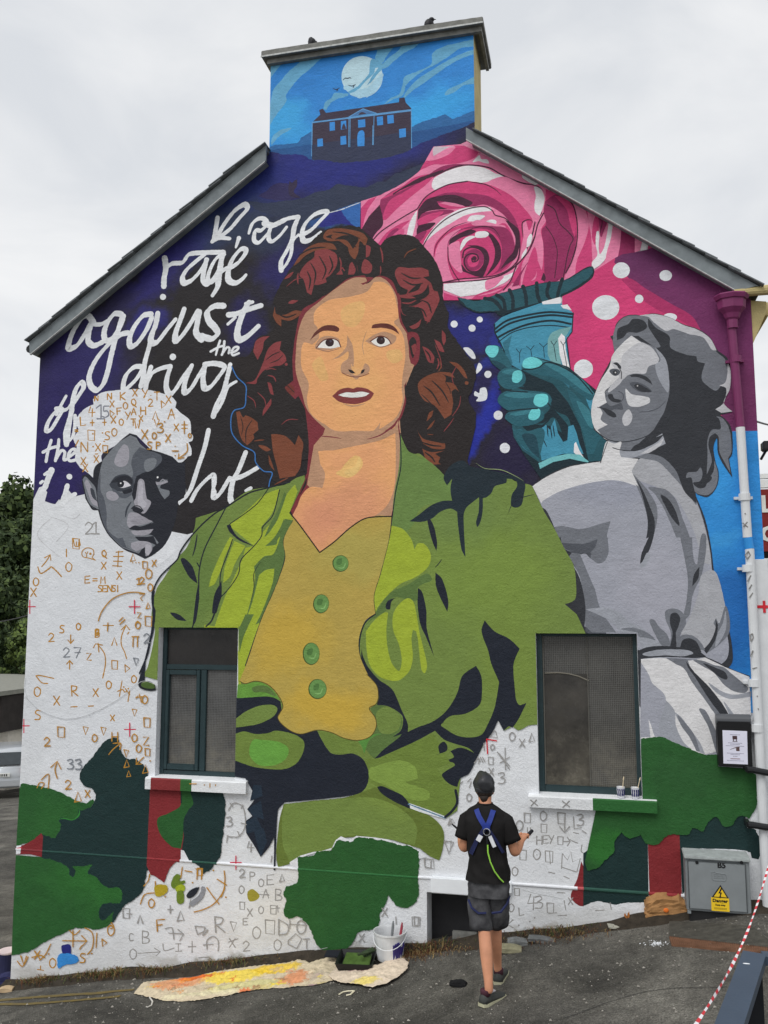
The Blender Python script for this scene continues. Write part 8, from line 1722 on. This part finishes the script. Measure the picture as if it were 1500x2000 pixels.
for (x, z, w_, h_, r_) in ((-.055,1.235,.038,.052,.5),(.045,1.215,.030,.092,-.42)):
    b = bm_new(); box(b, (-w_/2,-.003,-h_/2), (w_/2,.003,h_/2), .002); bmesh.ops.rotate(b, verts=b.verts, matrix=Matrix.Rotation(r_, 3, 'Y')); bmesh.ops.translate(b, verts=b.verts, vec=(x, back_y(x, z)-.015, z)); link('white_tag', b, mat('white tag', A(206,208,212), .5, var=.05), man)
b = bm_new(); tube(b, [(.01,back_y(.02,1.2)-.022,1.19),(.012,-.165,1.13),(.03,-.165,1.06),(.06,-.16,.99),(.10,-.14,.93),(.125,-.12,.90)], .006, 6); link('lime_lanyard', b, mat('lime cord', A(140,196,70), .5), man)
b = bm_new(); tube(b, [(.004,back_y(0,1.17)-.018,1.27),(.006,back_y(0,1.1)-.018,1.17)], .008, 6); link('harness_cord', b, M_rail2, man)
# shoes
M_shoe = mat('dark grey trainer', A(58,60,58), .6, var=.25, vscale=30); M_sole = mat('pale sole', A(168,166,140), .7, var=.15)
def shoe(x, y, z, yaw, pitch):
    t_ = empty('shoe', (x, y, z), rz=0); t_.parent = man; t_.rotation_euler = (pitch, 0, yaw)
    b = bm_new(); rr = []
    for (v, hw, h) in ((-.105,.026,.075),(-.085,.040,.095),(-.03,.042,.090),(.03,.044,.070),(.09,.050,.055),(.14,.044,.042),(.17,.020,.030)):
        rr.append([b.verts.new((hw*cos(t)*(1 if abs(cos(t)) > 0 else 1), v, .022+max(0, sin(t))*(h-.022))) for t in [i*pi/8 for i in range(9)]])
    for a_, e_ in zip(rr, rr[1:]):
        for k in range(8): b.faces.new((a_[k], e_[k], e_[k+1], a_[k+1]))
        b.faces.new((a_[8], e_[8], e_[0], a_[0]))
    b.faces.new(rr[0]); b.faces.new(rr[-1][::-1]); bmesh.ops.recalc_face_normals(b, faces=b.faces); link('shoe_upper', b, M_shoe, t_, smooth=True)
    b = bm_new(); o_ = [(-.03,-.108),(-.044,-.07),(-.046,.0),(-.054,.09),(-.045,.15),(0,.178),(.045,.15),(.054,.09),(.046,.0),(.044,-.07),(.03,-.108)]
    lo_ = [b.verts.new((x_, y_, 0)) for x_, y_ in o_]; hi_ = [b.verts.new((x_, y_, .024)) for x_, y_ in o_]; b.faces.new(lo_); b.faces.new(hi_[::-1])
    for k in range(len(o_)): b.faces.new((lo_[k], lo_[(k+1)%len(o_)], hi_[(k+1)%len(o_)], hi_[k]))
    bmesh.ops.recalc_face_normals(b, faces=b.faces); link('shoe_sole', b, M_sole, t_)
    b = bm_new(); box(b, (-.018,.0,.072), (.018,.055,.084), .004); link('shoe_tongue', b, mat('white laces', A(190,186,190), .7), t_)
    b = bm_new(); lathe(b, [(.038,.07),(.040,.11),(.037,.115)], (0,-.055,0), 14); link('sock', b, mat('dark red sock', A(70,40,50), .9), t_, smooth=True)
shoe(.012, -.165, .0, -.55, 0); shoe(.045, .27, .0, -.1, 0)
# held things
def stick(name, p0, p1, r, m, label, cat):
    a_, e_ = [Vector((q_.x*MS[0]+PX, q_.y*MS[1]+PY0, q_.z*MS[2]+gzp)) for q_ in (p0, p1)]; b = bm_new(); tube(b, [a_, a_.lerp(e_,.8), e_], [r, r, r*.5], 8); tag(link(name, b, m), label, cat)
stick('marker_pen', hl+Vector((.02,.05,-.03)), hl+Vector((-.075,.02,.055)), .008, M_rail2, 'thin dark marker held in the mans left hand', 'marker')
b = bm_new(); c = Vector((hr.x*MS[0]+PX, hr.y*MS[1]+PY0, hr.z*MS[2]+gzp)); box(b, (-.012,-.06,-.010), (.012,.06,.010), .004); bmesh.ops.rotate(b, verts=b.verts, matrix=Matrix.Rotation(radians(35), 3, 'X')@Matrix.Rotation(radians(-35), 3, 'Z')); bmesh.ops.translate(b, verts=b.verts, vec=c+Vector((.03,.06,.005)))
tag(link('marker_pen', b, M_rail2), 'dark marker pen held out in the mans right hand', 'marker')
# ============================================================ BEYOND THE HOUSE
# trees on the hillside to the left; near ones keep their own crown and trunk
M_trunk = mat('bark', A(58,48,38), .95, var=.3, bump=.6)
M_leafs = [mat('leaf dark', A(44,58,32), .8, var=.35, vscale=1.2), mat('leaf mid', A(66,80,42), .8, var=.35, vscale=1.2), mat('leaf light', A(88,104,52), .8, var=.3, vscale=1.5), mat('leaf grey', A(78,88,66), .85, var=.25)]
def crown_mesh(seed, r, h, n, ls, mi):
    rr = random.Random(seed); b = bm_new(); cl = []
    for _ in range(26):
        t = rr.uniform(0, 2*pi); u = rr.random()**.6; z = rr.uniform(.05, 1); w = sin(pi*min(1, z*.75+.18))*r
        cl.append((Vector((cos(t)*w*u, sin(t)*w*u, z*h)), r*rr.uniform(.22,.42)))
    for _ in range(n):
        c, cr_ = rr.choice(cl); d = Vector((rr.gauss(0,1), rr.gauss(0,1), rr.gauss(0,1))).normalized(); p_ = c+d*cr_*rr.uniform(.7,1.05)
        a_ = Vector((rr.gauss(0,1), rr.gauss(0,1), rr.gauss(0,1))).normalized(); a_ = (a_-d*a_.dot(d)*.5).normalized(); e_ = a_.cross(d).normalized(); s_ = ls*rr.uniform(.6,1.4)
        f = b.faces.new([b.verts.new(q_) for q_ in (p_-a_*s_, p_+e_*s_*.6, p_+a_*s_, p_-e_*s_*.6)]); f.material_index = rr.choice(mi)
    me = bpy.data.meshes.new('crown'); b.to_mesh(me); b.free()
    for m_ in M_leafs: me.materials.append(m_)
    return me
def trunk_mesh(h, r):
    b = bm_new(); tube(b, [(0,0,-.6),(0.05*h*.1,0,h*.4),(0,.05*h*.1,h)], [r, r*.75, r*.3], 8)
    for i in range(5): a_ = i*1.3; z = h*(.35+.1*i); tube(b, [(0,0,z),(cos(a_)*h*.22, sin(a_)*h*.22, z+h*.25)], [r*.4, r*.1], 6)
    me = bpy.data.meshes.new('trunk'); b.to_mesh(me); b.free(); me.materials.append(M_trunk); return me
crowns = [crown_mesh(s_, 3.0, 6.0, 5200, .20, mi) for s_, mi in ((1,(0,0,0,1)),(2,(0,0,1,1)),(3,(0,1,1,2)),(4,(1,2,2,0)),(5,(0,1,3)))]
tm = trunk_mesh(4.0, .22)
def tree(x, y, z, s, ci, label, group):
    t_ = empty('tree', (x, y, z), label, 'tree', group); t_.scale = (s, s, s*random.uniform(.9,1.15)); t_.rotation_euler = (0,0,random.uniform(0,6))
    for nm, me in (('trunk', tm), ('crown', crowns[ci])):
        o = bpy.data.objects.new(nm, me); COL.objects.link(o); o.parent = t_; o.location = (0,0,0 if nm == 'trunk' else 1.0)
    return t_
def at_px(px, py, dist): r_ = ray(px, py).normalized(); return CAM+r_*dist
GRP = 'trees crowded on the hillside beyond the left corner'
LOOK = ['dark dense tree', 'deep green bushy tree', 'mid green tree', 'bright yellow-green tree', 'grey-green tree']
ROWN = ['on the skyline of the hillside', 'just below the skyline of the hillside', 'high on the hillside', 'half way up the hillside', 'low on the hillside', 'behind the flat-roofed building', 'beside the flat-roofed building']
rt = random.Random(11)
rows = [(1052,1.0,92,0),(1095,1.0,84,1),(1135,1.0,76,0),(1180,.95,68,2),(1235,.9,58,0),(1290,.75,48,3),(1330,.6,44,2)]
for ri, (py, s_, dist, ci) in enumerate(rows):
    cnt = {}
    for px in range(-260, 90, int(118*60/dist)):
        q = at_px(px+rt.uniform(-12,12), py+rt.uniform(-8,8)+(px < -40)*rt.uniform(-20,20), dist*rt.uniform(.96,1.04)); k_ = ci if rt.random() < .55 else rt.choice((0,1,2,4))
        s2 = s_*dist/62*rt.uniform(.85,1.1); cnt[k_] = cnt.get(k_, 0)+1; tree(q.x, q.y, q.z-4.3*s2, s2, k_, '%s%s %s' % (['', 'second ', 'third ', 'fourth '][min(3, cnt[k_]-1)], LOOK[k_], ROWN[ri]), GRP)
# street building with a dark balcony front, left edge
q = at_px(10, 1400, 36); bd = empty('flat_roofed_building', (q.x-4, q.y+2, gz(q.x, q.y)), 'flat-roofed rendered building with a dark boarded upper front behind the parked car', 'building')
fx, fy = q.x, q.y; zr, zm_, zg = at_px(10,1345,36).z, at_px(10,1425,36).z, gz(q.x, q.y)-.5; xr = at_px(43,1400,36).x
M_ren = mat('pale pebble render', A(196,190,178), .9, var=.08, bump=.3); M_dk = mat('dark stained boards', A(44,40,38), .8, var=.25, vscale=3)
b = bm_new(); box(b, (xr-9, fy, zg), (xr-.3, fy+7, zm_+.1)); put('lower_wall', b, M_ren, bd)
b = bm_new(); box(b, (xr-9.2, fy-.9, zm_), (xr, fy+7, zr-.18)); put('upper_front', b, M_dk, bd)
for i in range(11): b = bm_new(); x = xr-.05-i*.36; box(b, (x-.16, fy-.93, zm_+.15), (x, fy-.901, zr-.45)); put('upright_board', b, M_dk, bd)
b = bm_new(); box(b, (xr-9.4, fy-1.2, zr-.16), (xr+.08, fy+7.2, zr)); put('flat_roof', b, mat('pale roof edge', A(120,120,112), .8), bd)
# parked car
c = hit(20, 1561); cy_ = c.y; car = empty('parked_car', (at_px(-6,1540,(c-CAM).length).x, cy_, gz(c.x, cy_)), 'silver estate car seen from behind, parked left of the house below the balcony building', 'car', rz=radians(30))
M_silver = mat('silver car paint', A(176,180,184), .3, metal=.25, var=.03, coat=.5); M_cgl = mat('dark car glass', A(50,56,60), .25, spec=.3); M_tyre = mat('tyre', A(24,24,25), .9)
b = bm_new(); prof = [(0,.32),(.02,.62),(.10,.92),(.16,.98),(.55,1.44),(1.0,1.52),(2.4,1.50),(3.1,1.05),(4.1,.88),(4.35,.6),(4.35,.32)]
L_, R2_ = [], []
for y, z in prof: wd2 = .86 if z < 1.0 else .86-.22*(z-.98)/.5; L_.append(b.verts.new((-wd2, y, z))); R2_.append(b.verts.new((wd2, y, z)))
b.faces.new(L_); b.faces.new(R2_[::-1])
for k in range(len(prof)): b.faces.new((L_[k], L_[(k+1)%len(prof)], R2_[(k+1)%len(prof)], R2_[k]))
bmesh.ops.recalc_face_normals(b, faces=b.faces); bmesh.ops.bevel(b, geom=b.edges[:], offset=.035, segments=2, affect='EDGES'); link('car_body', b, M_silver, car, smooth=True)
b = bm_new(); vv = [b.verts.new(q_) for q_ in ((-.68,.14,1.04),(.68,.14,1.04),(.60,.42,1.40),(-.60,.42,1.40))]; b.faces.new(vv); r_ = bmesh.ops.extrude_face_region(b, geom=b.faces[:]); bmesh.ops.translate(b, vec=(0,-.02,.012), verts=[v for v in r_['geom'] if isinstance(v, bmesh.types.BMVert)]); link('rear_window', b, M_cgl, car)
for sx in (-1,1):
    b = bm_new(); vv = [b.verts.new((sx*q_[0], q_[1], q_[2])) for q_ in ((.872,.55,1.04),(.70,.72,1.38),(.70,2.6,1.38),(.872,3.0,1.04))]; b.faces.new(vv); link('side_window', b, M_cgl, car)
b = bm_new(); box(b, (-.86,-.06,.36),(.86,.10,.60),.03); link('rear_bumper', b, M_silver, car)
b = bm_new(); box(b, (-.26,-.02,.68),(.26,.03,.80),.006); link('number_plate', b, mat('plate', A(206,208,204), .4), car)
b = bm_new(); 
for i in range(6): box(b, (-.20+i*.068,-.026,.705),(-.165+i*.068,-.021,.775))
link('plate_characters', b, M_ink, car, kind='stuff')
for sx in (-1,1):
    b = bm_new(); box(b, (sx*.80-.10,-.0,.72),(sx*.80+.09,.14,1.02),.02); link('tail_light', b, mat('tail light', A(150,40,40), .3), car)
    b = bm_new(); tube(b, [(sx*.62,.7,1.55),(sx*.62,2.2,1.55)], .018, 6); link('roof_rail', b, M_black, car)
    for y in (.75, 3.5): b = bm_new(); tube(b, [(sx*.70,y,.31),(sx*.88,y,.31)], .31, 20); link('wheel', b, M_tyre, car)
# neighbour and its sign at the right edge
SY = 4.0
s0_, s1_ = on_wall(1487,956,SY), on_wall(1560,1076,SY)
nb2 = empty('neighbouring_building', (s0_.x+2, SY+3, 0), 'dark-fronted neighbouring building just visible at the right edge past the downpipe', 'building')
b = bm_new(); box(b, (s0_.x-.6, SY+.15, -.5), (s0_.x+5, SY+6, on_wall(1490,1190,SY).z+1.0)); put('shop_wall', b, M_dk, nb2)
b = bm_new(); box(b, (s0_.x-.6, SY-.5, on_wall(1490,1112,SY).z), (s0_.x+5, SY+.1, on_wall(1490,1095,SY).z), .01); put('canopy_edge', b, M_whitep, nb2)
sgn = empty('red_shop_sign', (s0_.x+.6, SY, s1_.z), 'red shop sign with big white letters, cut off by the right edge of the photo', 'sign')
b = bm_new(); box(b, (s0_.x-.5, SY-.02, s1_.z), (s0_.x+2.6, SY+.06, s0_.z), .004); put('sign_board', b, mat('dark red board', A(118,36,34), .6, var=.1), sgn)
b = bm_new(); box(b, (s0_.x-.5, SY-.03, s0_.z+.02), (s0_.x+2.6, SY+.05, s0_.z+.12)); box(b, (s0_.x-.5, SY-.03, s0_.z+.14), (s0_.x+2.6, SY+.05, s0_.z+.20)); put('sign_edge', b, M_whitep, sgn)
M_wl = mat('white sign letters', A(214,214,212), .5)
l0 = on_wall(1489,1003,SY); l1 = on_wall(1493,1060,SY)
hh = (on_wall(1490,970,SY).z-on_wall(1490,1003,SY).z)
text_mesh('sign_letters', 'LI', hh*1.35, (l0.x-.02, SY-.03, l0.z+hh*.5), M_wl, sgn, sgn, .01, align='LEFT'); text_mesh('sign_letters', 'IC', hh*1.3, (l1.x-.12, SY-.03, on_wall(1493,1045,SY).z), M_wl, sgn, sgn, .01, align='LEFT')
# overhead lines
M_wire = mat('wire', A(60,60,62), .6)
def wire(name, a_, e_, sag, label, r=.012):
    b = bm_new(); tube(b, [a_.lerp(e_, i/16)+Vector((0,0,-sag*4*(i/16)*(1-i/16))) for i in range(17)], r, 5); tag(link(name, b, M_wire), label, 'cable')
wire('overhead_cable', at_px(-60,1205,30), Vector((WL,.3,on_wall(58,1190,.3).z)), .15, 'thin overhead cable crossing the dark hillside to the left wall edge', .008)
wire('overhead_cable', Vector((WR,.3,on_wall(1478,819,.3).z)), at_px(1600,814,30), .2, 'thin overhead cable leaving the purple wall edge to the right against the sky', .01)
